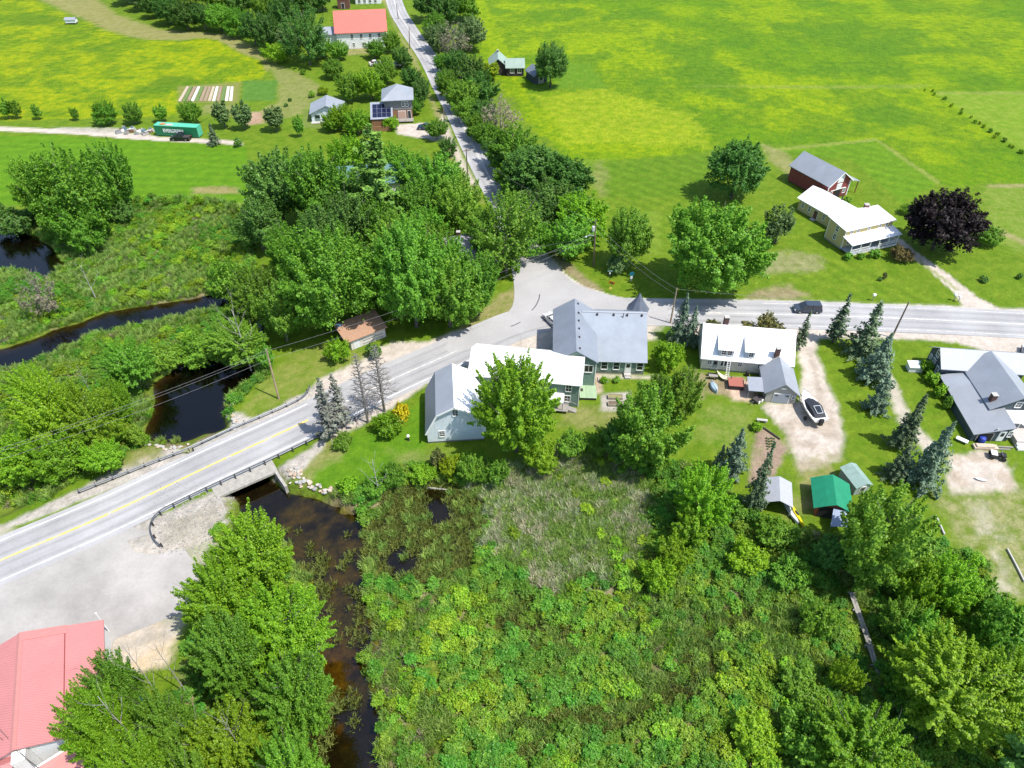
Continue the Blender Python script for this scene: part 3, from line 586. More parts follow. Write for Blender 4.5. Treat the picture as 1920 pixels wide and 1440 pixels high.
for x, w_ in ((1.0, .95), (2.95, .95), (6.75, .95)): window(r, MW, (x, -.01, 1.75), 0, w_, 1.45, mull=0, bars=1)
door(r, MW, (4.85, -.0, .5), 0, .85, 1.95, M_WHITE)
b = MB(); b.box(4.3, 5.4, -.8, -.0, 0, .42, MW); b.box(4.4, 5.3, -1.2, -.8, 0, .22, MW); b.build('door_step', M_CONC, r)
window(r, MG, (1.15, -.01, 4.0), 0, 1.25, 1.35, mull=1, bars=0)
for zz in (3.75, 1.55): window(r, ME, (-1.6 - (zz < 2) * .1, -.01, zz), 0, .8, 1.2, mull=1, bars=1)
for x in (-6, -9, -12): window(r, ME, (x, -.01, 3.75), 0, .8, 1.2, mull=1, bars=1)
b = MB(); b.box(2.2, 2.32, -.04, .06, 0, 5.4, MG); b.build('corner_board', M_WHITE, r); b = MB(); b.box(-.02, .1, -.05, .02, 0, 4.7, ME); b.build('corner_board', M_WHITE, r)
# turret at the road corner
tc_ = MW @ Vector((7.2, 12.3, 0)); b = MB(); b.lathe(tc_, [(1.6, 0), (1.6, 4.55)], 8); b.build('turret_wall', M_GREEN, r)
b = MB(); b.lathe(tc_, [(2.0, 4.4), (1.65, 4.8), (.75, 6.2), (.0, 7.7)], 8); b.build('turret_roof', mat('dark_turret_shingle', (.115, .135, .175), .8, var=.12, scale=1), r)
for k in range(3):
    a = rad(-30 + k * 45); window(r, Matrix.Translation(tc_) @ Matrix.Rotation(a + rad(90), 4, 'Z'), (0, -1.5, 3.4), 0, .55, 1.0)
# white bay on the right wall
b = MB(); b.box(7.55, 8.15, 9.6, 11.8, 0, 3.0, MW); b.build('porch_wall', M_WHITEW, r)
# boarded deck and landing
for k in range(9):
    b = MB(); b.box(.25 + k * .30 - .35, .25 + k * .30 - .06, -3.0, -.02, .42, .48, MG); b.build('deck_board', mat('pale_green_deck_paint', (.33, .44, .27), .75, var=.08, scale=1.5, objvar=.07), r)
b = MB(); b.box(-.1, 2.5, -2.95, -.05, .0, .38, MG); b.build('deck_gap_shade', M_DARKB, r)  # dark block standing in for the shaded gap under the deck
b = MB(); b.box(.05, .45, -1.5, -.8, .485, .51, MG); tag(b.build('door_mat', M_DARKB, r))
b = MB(); b.slab([ME @ Vector(p) for p in ((-4.4, -1.8, 2.2), (-2.2, -1.8, 2.2), (-2.2, 0, 2.6), (-4.4, 0, 2.6))], .1); b.build('porch_roof', M_WROOF, r)
b = MB()
for x in (-4.3, -2.3): b.tube(ME @ Vector((x, -1.7, 0)), ME @ Vector((x, -1.7, 2.15)), .06)
b.box(-4.4, -1.4, -1.9, -.02, .5, .6, ME); b.build('porch_landing', M_WOOD, r)
b = MB()
for k in range(5): b.box(-1.4 + k * .26, -1.14 + k * .26, -1.4, -.5, 0, .5 - k * .1, ME)
b.path([ME @ Vector((-2.3, -.4, 1.5)), ME @ Vector((-1.4, -.4, 1.45)), ME @ Vector((-.2, -.4, .9))], .04); b.build('stair', M_WOOD, r)

# --- white house with two shed dormers and a garage wing
A = (31.14, 89.15, 0); M = frameM(A, -7.8)
r = thing('white_house', 'cream house with bright white metal roof and two shed dormers', 'house', A)
wall_poly_x(r, M, [(0, .35), (0, 2.75), (4.2, 6.2), (8.4, 2.75), (8.4, .35)], 0, 14.2, M_CREAM)
wall_poly_x(r, M, [(.06, 0), (.06, .35), (8.3, .35), (8.3, 0)], .05, 14.1, M_FOUND, 'foundation')
roof_strip(r, M, [(-.4, 2.5), (4.2, 6.28), (8.8, 2.5)], -.35, 14.5, M_WROOF, 'x', .13)
M_DORM = mat('shade_tinted_dormer_wall', (.50, .54, .60), .7, var=.05)  # blue-grey shade of the dormer fronts put into the wall colour
def dormer(x0, x1):
    wall_poly_x(r, M, [(.16, 2.9), (.16, 4.45), (3.0, 5.28), (3.0, 5.1)], x0, x1, M_DORM, 'dormer_wall')
    return roof_strip(r, M, [(-.12, 4.42), (3.15, 5.48)], x0 - .2, x1 + .2, M_WROOF, 'x', .1, 'dormer_roof')
dormer(2.35, 4.75); dormer(6.55, 8.05)
for x in (3.15, 4.1): window(r, M, (x, .15, 3.85), 0, .65, .85)
window(r, M, (7.45, .15, 3.85), 0, .65, .85)
window(r, M, (1.25, -.01, 1.75), 0, .6, .7); window(r, M, (6.1, -.01, 1.75), 0, .6, .7); window(r, M, (9.3, -.01, 1.75), 0, .65, .7); window(r, M, (12.9, -.01, 1.7), 0, .65, .8)
for x in (3.25, 3.8, 4.35): window(r, M, (x, -.01, 1.7), 0, .36, 1.05, mull=0, bars=0)
door(r, M, (2.2, 0, .35), 0, .8, 1.95, mat('grey_door_paint', (.33, .35, .36), .6))
for y, z in ((2.0, 1.6), (6.2, 1.6), (3.2, 4.2), (5.2, 4.2)): window(r, M, (-.01, y, z), -90, .7, 1.0)
chimney(r, M @ Vector((3.35, 4.9, 5.3)), .36, 2.2); chimney(r, M @ Vector((11.5, .6, 2.6)), .33, 2.7)
MGa = frameM((39.71, 81.43, 0), -7.5)
M_GARW = mat('grey_beige_clapboard', (.46, .45, .41), .75, var=.05, wave=5, wdir='Z')
wall_poly(r, MGa, [(0, 0), (0, 2.15), (2.3, 3.95), (4.6, 2.15), (4.6, 0)], 0, 8.0, M_GARW, 'garage_wall')
roof_strip(r, MGa, [(-.42, 1.85), (2.3, 4.02), (5.02, 1.85)], -.35, 6.3, M_GROOF2, 'y', .12, 'garage_roof')
d_ = door(r, MGa, (2.35, 0, .0), 0, 2.35, 1.85, mat('blue_grey_garage_door', (.33, .37, .42), .6), 'garage_door', False)
for x in (1.55, 3.15):
    b = MB(); b.box(x - .22, x + .22, -.11, -.085, 1.45, 1.65, MGa); b.build('pane', M_GLASS, d_)
window(r, MGa, (4.15, -.01, 1.35), 0, .38, .5, mull=0)
b = MB(); b.lathe((0, 0, 0), [(1, -.03), (1, .03)], 20)
L = MGa @ Matrix.Translation((2.3, -.06, 3.0)) @ Matrix.Rotation(rad(90), 4, 'X') @ Matrix.Diagonal((.42, .17, 1, 1)); b.v = [tuple(L @ Vector(v)) for v in b.v]; b.build('oval_plaque', M_WHITE, r)
b = MB(); b.slab([MGa @ Vector(p) for p in ((-2.7, .25, 1.75), (-.3, .05, 1.95), (-.3, 3.4, 2.05), (-2.6, 3.5, 1.85))], .08); b.build('carport_roof', M_GROOF2, r)
for p in ((-2.6, .35), (-2.55, 3.4)):
    b = MB(); b.tube(MGa @ Vector((p[0], p[1], 0)), MGa @ Vector((p[0], p[1], 1.75)), .05); b.build('carport_post', M_WOOD, r)

# --- slate blue house on the right
r = thing('slate_blue_house', 'dark slate blue house with pale grey roofs and low side addition', 'house', (71, 80, 0))
def up(px, py, z): return G(px, py, z)
g0 = G(1761, 699); g1 = G(1737, 677)                                         # left gable wall foot
dx_ = (up(1895.7, 661, 5.3) - up(1762.8, 652, 5.3)).normalized(); M = Matrix.Translation(up(1767, 691, 3.0) * 1) ; M = frameM((M.translation.x, M.translation.y, 0), math.degrees(math.atan2(dx_.y, dx_.x)))
WD = 5.6
wall_poly_x(r, M, [(.3, 0), (.3, 3.0), (WD / 2, 4.75), (WD - .3, 3.0), (WD - .3, 0)], .1, 12.6, M_SLATE)
roof_strip(r, M, [(-.1, 2.8), (WD / 2, 4.85), (WD + .1, 2.8)], -.2, 12.9, M_GROOF2, 'x', .13)
for y, z in ((1.2, 1.7), (3.0, 1.9), (2.9, 3.7)): window(r, M, (.09, y, z), -90, .75, 1.1)
window(r, M, (.09, 4.4, 1.8), -90, .6, .8)
ra, rb = up(1859, 660, 5.2), up(1922, 747, 5.2); d_ = (ra - rb); ang = math.degrees(math.atan2(d_.y, d_.x)) - 90; L_ = d_.length
MB2 = frameM((rb.x, rb.y, 0), ang)
wall_poly(r, MB2, [(-3.6, 0), (-3.6, 2.75), (0, 5.05), (3.6, 2.75), (3.6, 0)], .35, L_, M_SLATE)
roof_strip(r, MB2, [(-4.0, 2.6), (0, 5.15), (4.0, 2.6)], 0, L_ + .2, M_GROOF2, 'y', .13)
window(r, MB2, (-1.6, .34, 1.7), 0, .9, 1.3); window(r, MB2, (.6, .34, 1.7), 0, .9, 1.3); window(r, MB2, (.0, .34, 3.6), 0, .8, 1.0)
b = MB(); b.slab([MB2 @ Vector(p) for p in ((-2.6, -2.2, 2.2), (2.4, -2.2, 2.2), (2.4, .3, 2.5), (-2.6, .3, 2.5))], .12); b.build('porch_roof', M_WROOF, r)
b = MB()
for x in (-2.5, -.2, 2.3): b.tube(MB2 @ Vector((x, -2.1, 0)), MB2 @ Vector((x, -2.1, 2.15)), .07)
b.box(-2.6, 2.4, -2.2, .3, .3, .45, MB2); b.build('porch_deck', M_WHITE, r)
# low addition, its roof falling towards the spruces
pa, pb, pc, pd, pe, pf = up(1761, 703, 1.75), up(1828, 693.5, 2.75), up(1838, 718, 2.85), up(1882, 761, 2.95), up(1907, 803, 2.95), up(1826, 815, 1.55)
pg = up(1776, 728, 1.72)
M_GLOW = mat('mid_grey_metal_roof', (.29, .31, .34), .55, var=.08, scale=.4)
b = MB(); b.slab([pg, pf, pe, pd, pc], .12); b.build('addition_roof', M_GLOW, r)
b = MB(); b.slab([pa, pg, pc, pb], .121); b.build('addition_roof', M_GROOF2, r)
cen = (pa + pb + pd + pe + pf) / 5
ins = lambda p, dz=.14: Vector((p.x + (cen.x - p.x) * .04, p.y + (cen.y - p.y) * .04, p.z - dz))
ring = [ins(p) for p in (pa, pf, pe, pd, pb)]; b = MB()
b.prism([Vector((p.x, p.y, 0)) for p in ring], ring); b.build('wall', M_SLATE, r)
fx_ = (ring[2] - ring[1]); ang = math.degrees(math.atan2(fx_.y, fx_.x)); MF = frameM((ring[1].x, ring[1].y, 0), ang)
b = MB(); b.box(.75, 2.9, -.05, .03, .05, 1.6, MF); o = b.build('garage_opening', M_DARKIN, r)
b = MB(); b.box(.6, .75, -.09, .03, 0, 1.75, MF); b.box(2.9, 3.05, -.09, .03, 0, 1.75, MF); b.box(.75, 2.9, -.09, .03, 1.6, 1.75, MF); b.build('opening_frame', M_WOOD, r)
b = MB(); b.lathe(MF @ Vector((1.45, -.3, .1)), [(.45, 0), (.55, .4), (.45, .9), (.1, 1.0)], 10); tag(b.build('tarp_bundle', mat('bright_blue_tarp', (.02, .05, .36), .5)), 'bright blue tarp bundle in the opening of the slate blue house', 'tarp')
door(r, MF, (4.2, 0, .05), 0, .8, 1.9, M_WHITE); window(r, MF, (5.3, -.01, 1.5), 0, .5, 1.1)
chimney(r, up(1855, 757, 2.4), .36, 1.9)
b = MB(); b.tube(up(1872, 804, 2.2), up(1872, 804, 2.8), .08); b.build('vent_pipe', M_WHITE, r)

# --- yellow farmhouse with porch and long ell
A = (67.17, 126.57, 0); r = thing('yellow_farmhouse', 'pale yellow farmhouse with white roofs and railed front porch', 'house', A); M = frameM(A, 21.2)
wall_poly_x(r, M, [(0, .3), (0, 4.42), (5.0, 4.92), (5.0, .3)], 0, 12.0, M_YELL)
wall_poly_x(r, M, [(.05, 0), (.05, .3), (4.9, .3), (4.9, 0)], .05, 11.9, M_FOUND, 'foundation')
roof_strip(r, M, [(-.4, 4.4), (5.4, 4.98)], -.45, 12.4, M_WROOF, 'x', .13)
for x in (1.5, 3.1, 5.9, 8.7, 10.4): window(r, M, (x, -.01, 3.8), 0, .55, .8)
for x in (1.6, 4.2, 9.0): window(r, M, (x, -.01, 1.7), 0, .8, 1.4)
door(r, M, (6.4, 0, .55), 0, .9, 2.0, M_DARKB)
for z in (1.8, 3.6): window(r, M, (-.01, 2.4, z), -90, .7, 1.1)
for y in (0, 4.9): 
    b = MB(); b.box(-.03, .09, y - .03, y + .12, .3, 4.5, M); b.build('corner_board', M_WHITE, r)
b = MB(); b.slab([M @ Vector(p) for p in ((-.4, -2.95, 2.65), (12.3, -2.95, 2.65), (12.3, .05, 3.2), (-.4, .05, 3.2))], .12); b.build('porch_roof', M_WROOF, r)
b = MB(); b.box(-.2, 12.1, -2.75, -.02, .45, .55, M); b.build('porch_floor', mat('grey_blue_porch_paint', (.33, .38, .45), .6), r)
b = MB(); b.box(-.2, 12.1, -2.73, -2.66, .02, .45, M); b.build('porch_skirt', M_WHITE, r)
for x in (0, 2.35, 4.75, 7.1, 9.5, 11.9):
    b = MB(); b.box(x - .07, x + .07, -2.68, -2.54, .55, 2.65, M); b.build('porch_post', M_WHITE, r)
for x0, x1 in ((.07, 2.28), (2.42, 4.68), (7.17, 9.43), (9.57, 11.83)):
    b = MB(); b.box(x0, x1, -2.65, -2.57, 1.25, 1.33, M); b.box(x0, x1, -2.65, -2.57, .68, .74, M)
    n_ = int((x1 - x0) / .16)
    for k in range(n_): x = x0 + (k + .5) * (x1 - x0) / n_; b.box(x - .025, x + .025, -2.63, -2.59, .74, 1.25, M)
    b.build('porch_railing', M_WHITE, r)
b = MB(); b.box(4.9, 7.0, -3.3, -2.75, 0, .3, M); b.box(4.9, 7.0, -3.8, -3.3, 0, .15, M); b.build('porch_step', M_WOOD, r)
chimney(r, M @ Vector((9.6, 5.6, 3.2)), .42, 2.4, mat('reddish_chimney_brick', (.22, .10, .08), .9, var=.2, scale=6))
ML = frameM((63.4, 143.6, 0), -62.0)
wall_poly_x(r, ML, [(0, 0), (0, 2.75), (3.6, 4.5), (7.2, 2.75), (7.2, 0)], 0, 14.5, M_YELL)
roof_strip(r, ML, [(-.4, 2.6), (3.6, 4.58), (7.6, 2.6)], -.5, 14.4, M_WROOF, 'x', .12)
for x in (1.3, 3.2, 7.3): window(r, ML, (x, -.01, 1.6), 0, .55, 1.1)
door(r, ML, (5.1, 0, .05), 0, 1.0, 2.0, mat('brown_red_door', (.14, .05, .04), .7), lite=False)
b = MB(); b.box(4.6, 5.6, -.9, -.02, 0, .25, ML); b.build('door_step', M_CONC, r)
b = MB(); b.slab([ML @ Vector(p) for p in ((9.5, 6.8, 3.1), (12.6, 6.8, 3.1), (12.6, 9.6, 2.5), (9.5, 9.6, 2.5))], .1); b.build('porch_roof', M_WROOF, r)
b = MB(); b.tube(ML @ Vector((6.6, 5.0, 3.6)), ML @ Vector((6.6, 5.0, 5.1)), .14); b.build('stove_pipe', M_DARKB, r)

# --- red barn behind the farmhouse
A = (65.26, 157.53, 0); r = thing('red_barn', 'faded red barn with pale metal roof and side lean-to', 'barn', A); M = frameM(A, -62.4)
wall_poly_x(r, M, [(0, .2), (0, 3.9), (3.4, 6.3), (6.8, 3.9), (6.8, .2)], 0, 11.6, M_BARNR)
roof_strip(r, M, [(-.4, 3.65), (3.4, 6.42), (7.2, 3.65)], -.4, 12.1, M_GROOF2, 'x', .12)
q = lambda y, z, x=11.62: M @ Vector((x, y, z))
b = MB(); b.box(11.6, 11.7, 2.5, 4.3, 3.9, 5.7, M); b.box(11.6, 11.7, 2.6, 4.2, 2.3, 3.6, M); b.build('hay_door', M_WHITEW, r)
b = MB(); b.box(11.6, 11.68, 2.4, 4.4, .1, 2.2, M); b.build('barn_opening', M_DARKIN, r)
b = MB()
for y0, y1 in ((0, .22), (6.58, 6.8)): b.box(11.58, 11.72, y0, y1, 0, 3.9, M)
b.box(11.6, 11.72, 1.2, 5.6, 2.2, 2.32, M)
for k, (ya, za, yb, zb) in enumerate(((-.4, 3.65, 3.4, 6.42), (7.2, 3.65, 3.4, 6.42))):
    b.slab([M @ Vector((12.11, ya, za + .1)), M @ Vector((12.16, ya, za + .1)), M @ Vector((12.16, yb, zb + .1)), M @ Vector((12.11, yb, zb + .1))], .2)
b.build('barn_trim', M_WHITE, r)
window(r, M, (11.61, 5.5, 1.5), 90, .8, 1.0); window(r, M, (11.61, 1.3, 1.5), 90, .8, 1.0)
b = MB(); b.slab([M @ Vector(p) for p in ((5.0, 6.9, 3.75), (11.9, 6.9, 3.75), (11.9, 9.8, 2.9), (5.0, 9.8, 2.9))], .1); b.build('lean_to_roof', M_GROOF2, r)
for x in (5.3, 8.5, 11.6):
    b = MB(); b.tube(M @ Vector((x, 9.6, 0)), M @ Vector((x, 9.6, 2.85)), .11); b.build('lean_to_post', M_BARNR, r)

# --- hall with the salmon red roof up the hill
A = (-54.71, 255.62, 0); r = thing('white_hall', 'white two storey hall with bright salmon red roof', 'hall', A); M = frameM(A, 8.0)
M_SALM = mat('salmon_red_metal_roof', (.56, .145, .11), .6, var=.05, scale=.3)
wall_poly_x(r, M, [(0, 0), (0, 5.3), (6.8, 10.0), (13.6, 5.3), (13.6, 0)], -4.2, 12.4, M_WHITEW)
roof_strip(r, M, [(-.5, 5.0), (6.8, 10.15), (14.1, 5.0)], -4.7, 12.9, M_SALM, 'x', .16)
for x in (.9, 4.0, 7.0, 10.0): window(r, M, (x, -.01, 3.9), 0, .8, 1.3)
for x in (1.2, 4.3, 7.5, 10.4): window(r, M, (x, -.01, 1.4), 0, .6, 1.0)
b = MB(); b.box(-10.0, -4.2, 2.5, 9, 0, 4.2, M); b.build('annex_wall', M_WHITEW, r)
roof_strip(r, M, [(2.2, 4.0), (5.75, 5.6), (9.3, 4.0)], -10.3, -4.2, M_GROOF2, 'x', .12, 'annex_roof')
A = tuple(G(672, 8)); r = thing('roadside_house', 'grey sided house at the top edge behind the red roofed hall', 'house', A); M = frameM(A, 6)
wall_poly_x(r, M, [(0, 0), (0, 5.2), (4, 7.6), (8, 5.2), (8, 0)], -1, 9, M_WHITEW); roof_strip(r, M, [(-.4, 5.0), (4, 7.7), (8.4, 5.0)], -1.4, 9.4, M_GROOF2, 'x')
for x in (0.5, 2.6, 4.7, 6.8): window(r, M, (x, -.01, 3.6), 0, .9, 1.5); window(r, M, (x, -.01, 1.2), 0, .9, 1.4)
A = tuple(G(634, 17)); r = thing('brown_shed', 'rusty brown boarded shed at the top edge beside the grey sided house', 'shed', A); M = frameM(A, 6)
wall_poly_x(r, M, [(0, 0), (0, 4.2), (2, 5.4), (4, 4.2), (4, 0)], 0, 4.5, mat('rusty_brown_board', (.16, .07, .05), .9, var=.2)); roof_strip(r, M, [(-.3, 4.1), (2, 5.5), (4.3, 4.1)], -.3, 4.8, mat('rusty_roof', (.22, .10, .07), .8, var=.2), 'x')
door(r, M, (2, 0, .02), 0, 1.1, 2.0, M_DARKB)

# --- pale garage, hip roofed house, hut and shed by the meadow, tan shed
A = (-54.72, 192.83, 0); r = thing('pale_garage', 'pale blue white garage with grey gable roof by the garden path', 'garage', A); M = frameM(A, 9)
wall_poly(r, M, [(0, 0), (0, 2.35), (4.3, 4.1), (8.6, 2.35), (8.6, 0)], 0, 7.2, M_BLUEW); roof_strip(r, M, [(-.45, 2.15), (4.3, 4.2), (9.05, 2.15)], -.5, 7.7, M_GROOF2, 'y', .12)
door(r, M, (1.6, 0, .02), 0, 1.5, 1.9, M_GREEN); window(r, M, (4.6, -.01, 1.4), 0, .8, .8); window(r, M, (6.8, -.01, 1.4), 0, .8, .8)
b = MB(); b.box(-.2, 7.5, -1.4, -.05, 0, .12, M); b.build('door_apron', M_CONC, r)
A = (-32.21, 193.27, 0); r = thing('hip_roof_house', 'two storey house with grey hip roof and boarded brown lower wall', 'house', A); M = frameM(A, 6.8)
b = MB(); b.box(-2.3, 5.1, 0.6, 8.4, 2.9, 5.7, M); b.build('wall', mat('grey_weathered_shingle_wall', (.25, .25, .25), .9, var=.15, wave=5, wdir='Z'), r)
b = MB(); b.box(-2.25, 5.05, .65, 8.35, 0, 2.9, M); b.build('lower_wall', mat('warm_brown_board_wall', (.30, .15, .075), .8, var=.15), r)
b = MB(); e = [(-3.0, -.05), (5.7, -.05), (5.7, 9.0), (-3.0, 9.0)]; b.prism([M @ Vector((x, y, 5.5)) for x, y in e], [M @ Vector((x, y, 5.65)) for x, y in e])
ap = [M @ Vector((1.4, 4.2, 8.3)), M @ Vector((1.4, 5.0, 8.3))]; E_ = [M @ Vector((x, y, 5.655)) for x, y in e]
b.poly([E_[0], E_[1], ap[0]]); b.poly([E_[1], E_[2], ap[1], ap[0]]); b.poly([E_[2], E_[3], ap[1]]); b.poly([E_[3], E_[0], ap[0], ap[1]]); b.build('roof', M_GROOF2, r)
window(r, M, (2.7, .59, 4.4), 0, .6, 1.2); window(r, M, (3.7, .59, 4.4), 0, .6, 1.2)
for y in (2, 4.5, 7): window(r, M, (-2.31, y, 4.4), -90, .8, 1.2)
door(r, M, (2.2, .6, .5), 0, 1.9, 2.0, mat('pinkish_plywood', (.55, .36, .28), .8), lite=False); door(r, M, (4.2, .6, .5), 0, .8, 2.0, M_GLASS)
b = MB(); b.box(-.5, 5.2, -1.6, .55, .35, .5, M); b.build('deck_boards', M_WOOD, r)
b = MB()
for x in (-.4, 1.4, 3.2): b.box(x - .04, x + .04, -1.58, -1.5, .5, 1.4, M)
b.box(-.5, 3.3, -1.58, -1.5, 1.4, 1.46, M); b.build('deck_railing', M_WOOD, r)
b = MB(); b.slab([M @ Vector(p) for p in ((-6.2, -3.6, 2.2), (-.2, -3.6, 2.2), (-.2, 2.8, 4.4), (-6.2, 2.8, 4.4))], .14); b.build('solar_roof', M_GROOF2, r)
b = MB(); b.prism([M @ Vector(p) for p in ((-6.0, -3.4, 0), (-.4, -3.4, 0), (-.4, 2.7, 0), (-6.0, 2.7, 0))], [M @ Vector(p) for p in ((-6.0, -3.4, 2.1), (-.4, -3.4, 2.1), (-.4, 2.7, 4.2), (-6.0, 2.7, 4.2))]); b.build('addition_wall', MATS['warm_brown_board_wall'], r)
M_PV = mat('dark_blue_solar_cell', (.012, .015, .045), .15, spec=.7)
for i in range(4):
    for j in range(3):
        x = -5.6 + i * 1.25; t0, t1 = .1 + j * .26, .1 + j * .26 + .245
        yy = lambda t: -3.6 + 6.4 * t
        zz = lambda t: 2.25 + 2.2 * t
        b = MB(); b.slab([M @ Vector((x, yy(t0), zz(t0))), M @ Vector((x + 1.18, yy(t0), zz(t0))), M @ Vector((x + 1.18, yy(t1), zz(t1))), M @ Vector((x, yy(t1), zz(t1)))], .05)
        b.build('solar_panel', M_PV, r)
b = MB(); b.box(-9.5, -1, -6.4, -6.2, 0, 1.3, M); tag(b.build('board_fence', MATS['warm_brown_board_wall'], None), 'low warm brown board fence below the solar roof', 'fence')
A = tuple(G(950, 143)); r = thing('dark_cottage', 'small dark cottage with pale sage green roof in the meadow', 'cottage', A); M = frameM(A, 2)
wall_poly_x(r, M, [(0, 0), (0, 2.6), (2.6, 4.3), (5.2, 2.6), (5.2, 0)], 0, 5.3, M_DARKB); roof_strip(r, M, [(-.4, 2.4), (2.6, 4.4), (5.6, 2.4)], -.4, 5.7, M_SAGER, 'x')
wall_poly(r, M, [(-5.2, 0), (-5.2, 2.6), (-2.6, 4.7), (0, 2.6), (0, 0)], 1.2, 9, M_DARKB); roof_strip(r, M, [(-5.6, 2.35), (-2.6, 4.8), (.4, 2.35)], .8, 9.4, M_SAGER, 'y')
for x in (1.7, 4.0): window(r, M, (x, -.01, 1.6), 0, 1.1, 1.2)
window(r, M, (-3.4, 1.19, 2.4), 0, .8, 1.3); chimney(r, M @ Vector((-2.6, 8.0, 4.2)), .3, 1.1)
A = tuple(G(1002, 158)); r = thing('meadow_shed', 'dark shed half hidden under the round tree by the cottage', 'shed', A); M = frameM(A, 24)
wall_poly(r, M, [(0, 0), (0, 2.3), (2.2, 3.7), (4.4, 2.3), (4.4, 0)], 0, 6, mat('dark_blue_grey_board', (.05, .06, .08), .8, var=.1)); roof_strip(r, M, [(-.3, 2.15), (2.2, 3.8), (4.7, 2.15)], -.3, 6.3, mat('blue_grey_roof', (.16, .19, .23), .7, var=.1), 'y')
door(r, M, (2.2, 0, .02), 0, 1.4, 1.9, M_WOOD)
A = (-27.34, 94.14, 0); r = thing('tan_shed', 'small white sided shed with tan shingle roof under the roadside trees', 'shed', A); M = frameM(A, 35)
M_TAN = mat('tan_asphalt_shingle', (.40, .235, .15), .9, var=.14, scale=3, bump=.03, bscale=7)
wall_poly_x(r, M, [(0, 0), (0, 2.1), (4.1, 3.0), (4.1, 0)], 0, 6.5, mat('dirty_white_board', (.70, .66, .62), .8, var=.18, scale=1.5))
roof_strip(r, M, [(-.35, 2.05), (4.3, 3.1)], -.9, 6.9, M_TAN, 'x', .12)
b = MB(); b.slab([M @ Vector(p) for p in ((-.8, 3.3, 3.06), (.35, 3.3, 3.06), (.35, 4.2, 3.26), (-.8, 4.2, 3.26))], .04); b.build('skylight', mat('blue_skylight_glass', (.10, .16, .22), .1), r)
b = MB(); b.box(.5, 1.6, -.04, .02, .05, 1.85, M); b.build('door', M_WHITEW, r)
b = MB(); b.box(2.2, 6.0, -.05, .02, 1.0, 1.15, M); b.box(2.2, 6.0, -.05, .02, .4, .5, M); b.build('wall_rail', M_WOOD, r)
# houses inside the wood, seen only in glimpses
A = tuple(G(640, 372)); r = thing('teal_roof_house', 'house with teal metal roof glimpsed between the trees of the wood', 'house', A); M = frameM(A, 8)
wall_poly_x(r, M, [(0, 0), (0, 3.2), (4, 5.6), (8, 3.2), (8, 0)], 0, 15, M_WHITEW); roof_strip(r, M, [(-.4, 3.0), (4, 5.7), (8.4, 3.0)], -.4, 15.4, mat('teal_metal_roof', (.09, .20, .20), .5, var=.1, scale=.4), 'x')
for x in (2, 5, 8, 11): window(r, M, (x, -.01, 1.7), 0, .9, 1.2)
A = tuple(G(845, 512)); r = thing('grey_roof_house', 'house with weathered grey roof glimpsed in the wood beside the junction', 'house', A); M = frameM(A, 20)
wall_poly_x(r, M, [(0, 0), (0, 3.0), (3.6, 5.6), (7.2, 3.0), (7.2, 0)], 0, 11, M_WHITEW); roof_strip(r, M, [(-.4, 2.8), (3.6, 5.7), (7.6, 2.8)], -.4, 11.4, mat('weathered_grey_roof', (.28, .28, .31), .8, var=.15), 'x')
for x in (2, 5, 8): window(r, M, (x, -.01, 1.7), 0, .9, 1.2)
chimney(r, M @ Vector((3, 3.6, 4.8)), .35, 1.8)

# --- red roofed building at the lot
r = thing('red_roof_building', 'white building with faded pink red metal roof beside the asphalt lot', 'building', tuple(G(100, 1330)))
M_PINK = mat('faded_pink_red_metal_roof', (.56, .215, .205), .5, var=.07, scale=.3, wave=1.25, wdir='Y', bump=.03)
M_PINKT = mat('pink_red_roof_trim', (.52, .21, .19), .5, var=.06)
ra, rb = up(38.5, 1188, 5.6), up(27, 1369, 5.6); d_ = ra - rb; ang = math.degrees(math.atan2(d_.y, d_.x)) - 90; L_ = d_.length
rw = (up(195, 1171, 3.0) - ra); M = frameM((rb.x, rb.y, 0), ang); hw_ = abs((M.inverted() @ up(196, 1200, 3.0)).x)
slope = 2.6 / hw_
wall_poly(r, M, [(-hw_ + .4, 0), (-hw_ + .4, 2.95), (0, 5.5), (hw_ - .45, 2.95), (hw_ - .45, 0)], -1.6, L_ - .35, M_WHITEW)
roof_strip(r, M, [(-hw_, 3.0), (0, 5.6), (hw_, 3.0)], -2.1, L_, M_PINK, 'y', .13)
b = MB(); b.slab([M @ Vector(p) for p in ((.1, L_ - 1.0, 5.77), (hw_ * .55, L_ - 1.0, 5.77 - slope * hw_ * .545), (hw_ * .55, L_ + .06, 5.77 - slope * hw_ * .545), (.1, L_ + .06, 5.77))], .05); b.build('ridge_flashing', M_PINKT, r)
roof_strip(r, M, [(-.28, 5.62), (0, 5.78), (.28, 5.62)], -2.12, L_ + .03, M_PINKT, 'y', .05, 'ridge_cap')
b = MB(); b.slab([M @ Vector(p) for p in ((hw_ * .52, -2.1, 5.75 - slope * hw_ * .52), (hw_ * .52 + .1, -2.1, 5.75 - slope * (hw_ * .52 + .1)), (hw_ * .52 + .1, L_ - 1, 5.75 - slope * (hw_ * .52 + .1)), (hw_ * .52, L_ - 1, 5.75 - slope * hw_ * .52))], .03); b.build('roof_seam', M_BARNR, r)
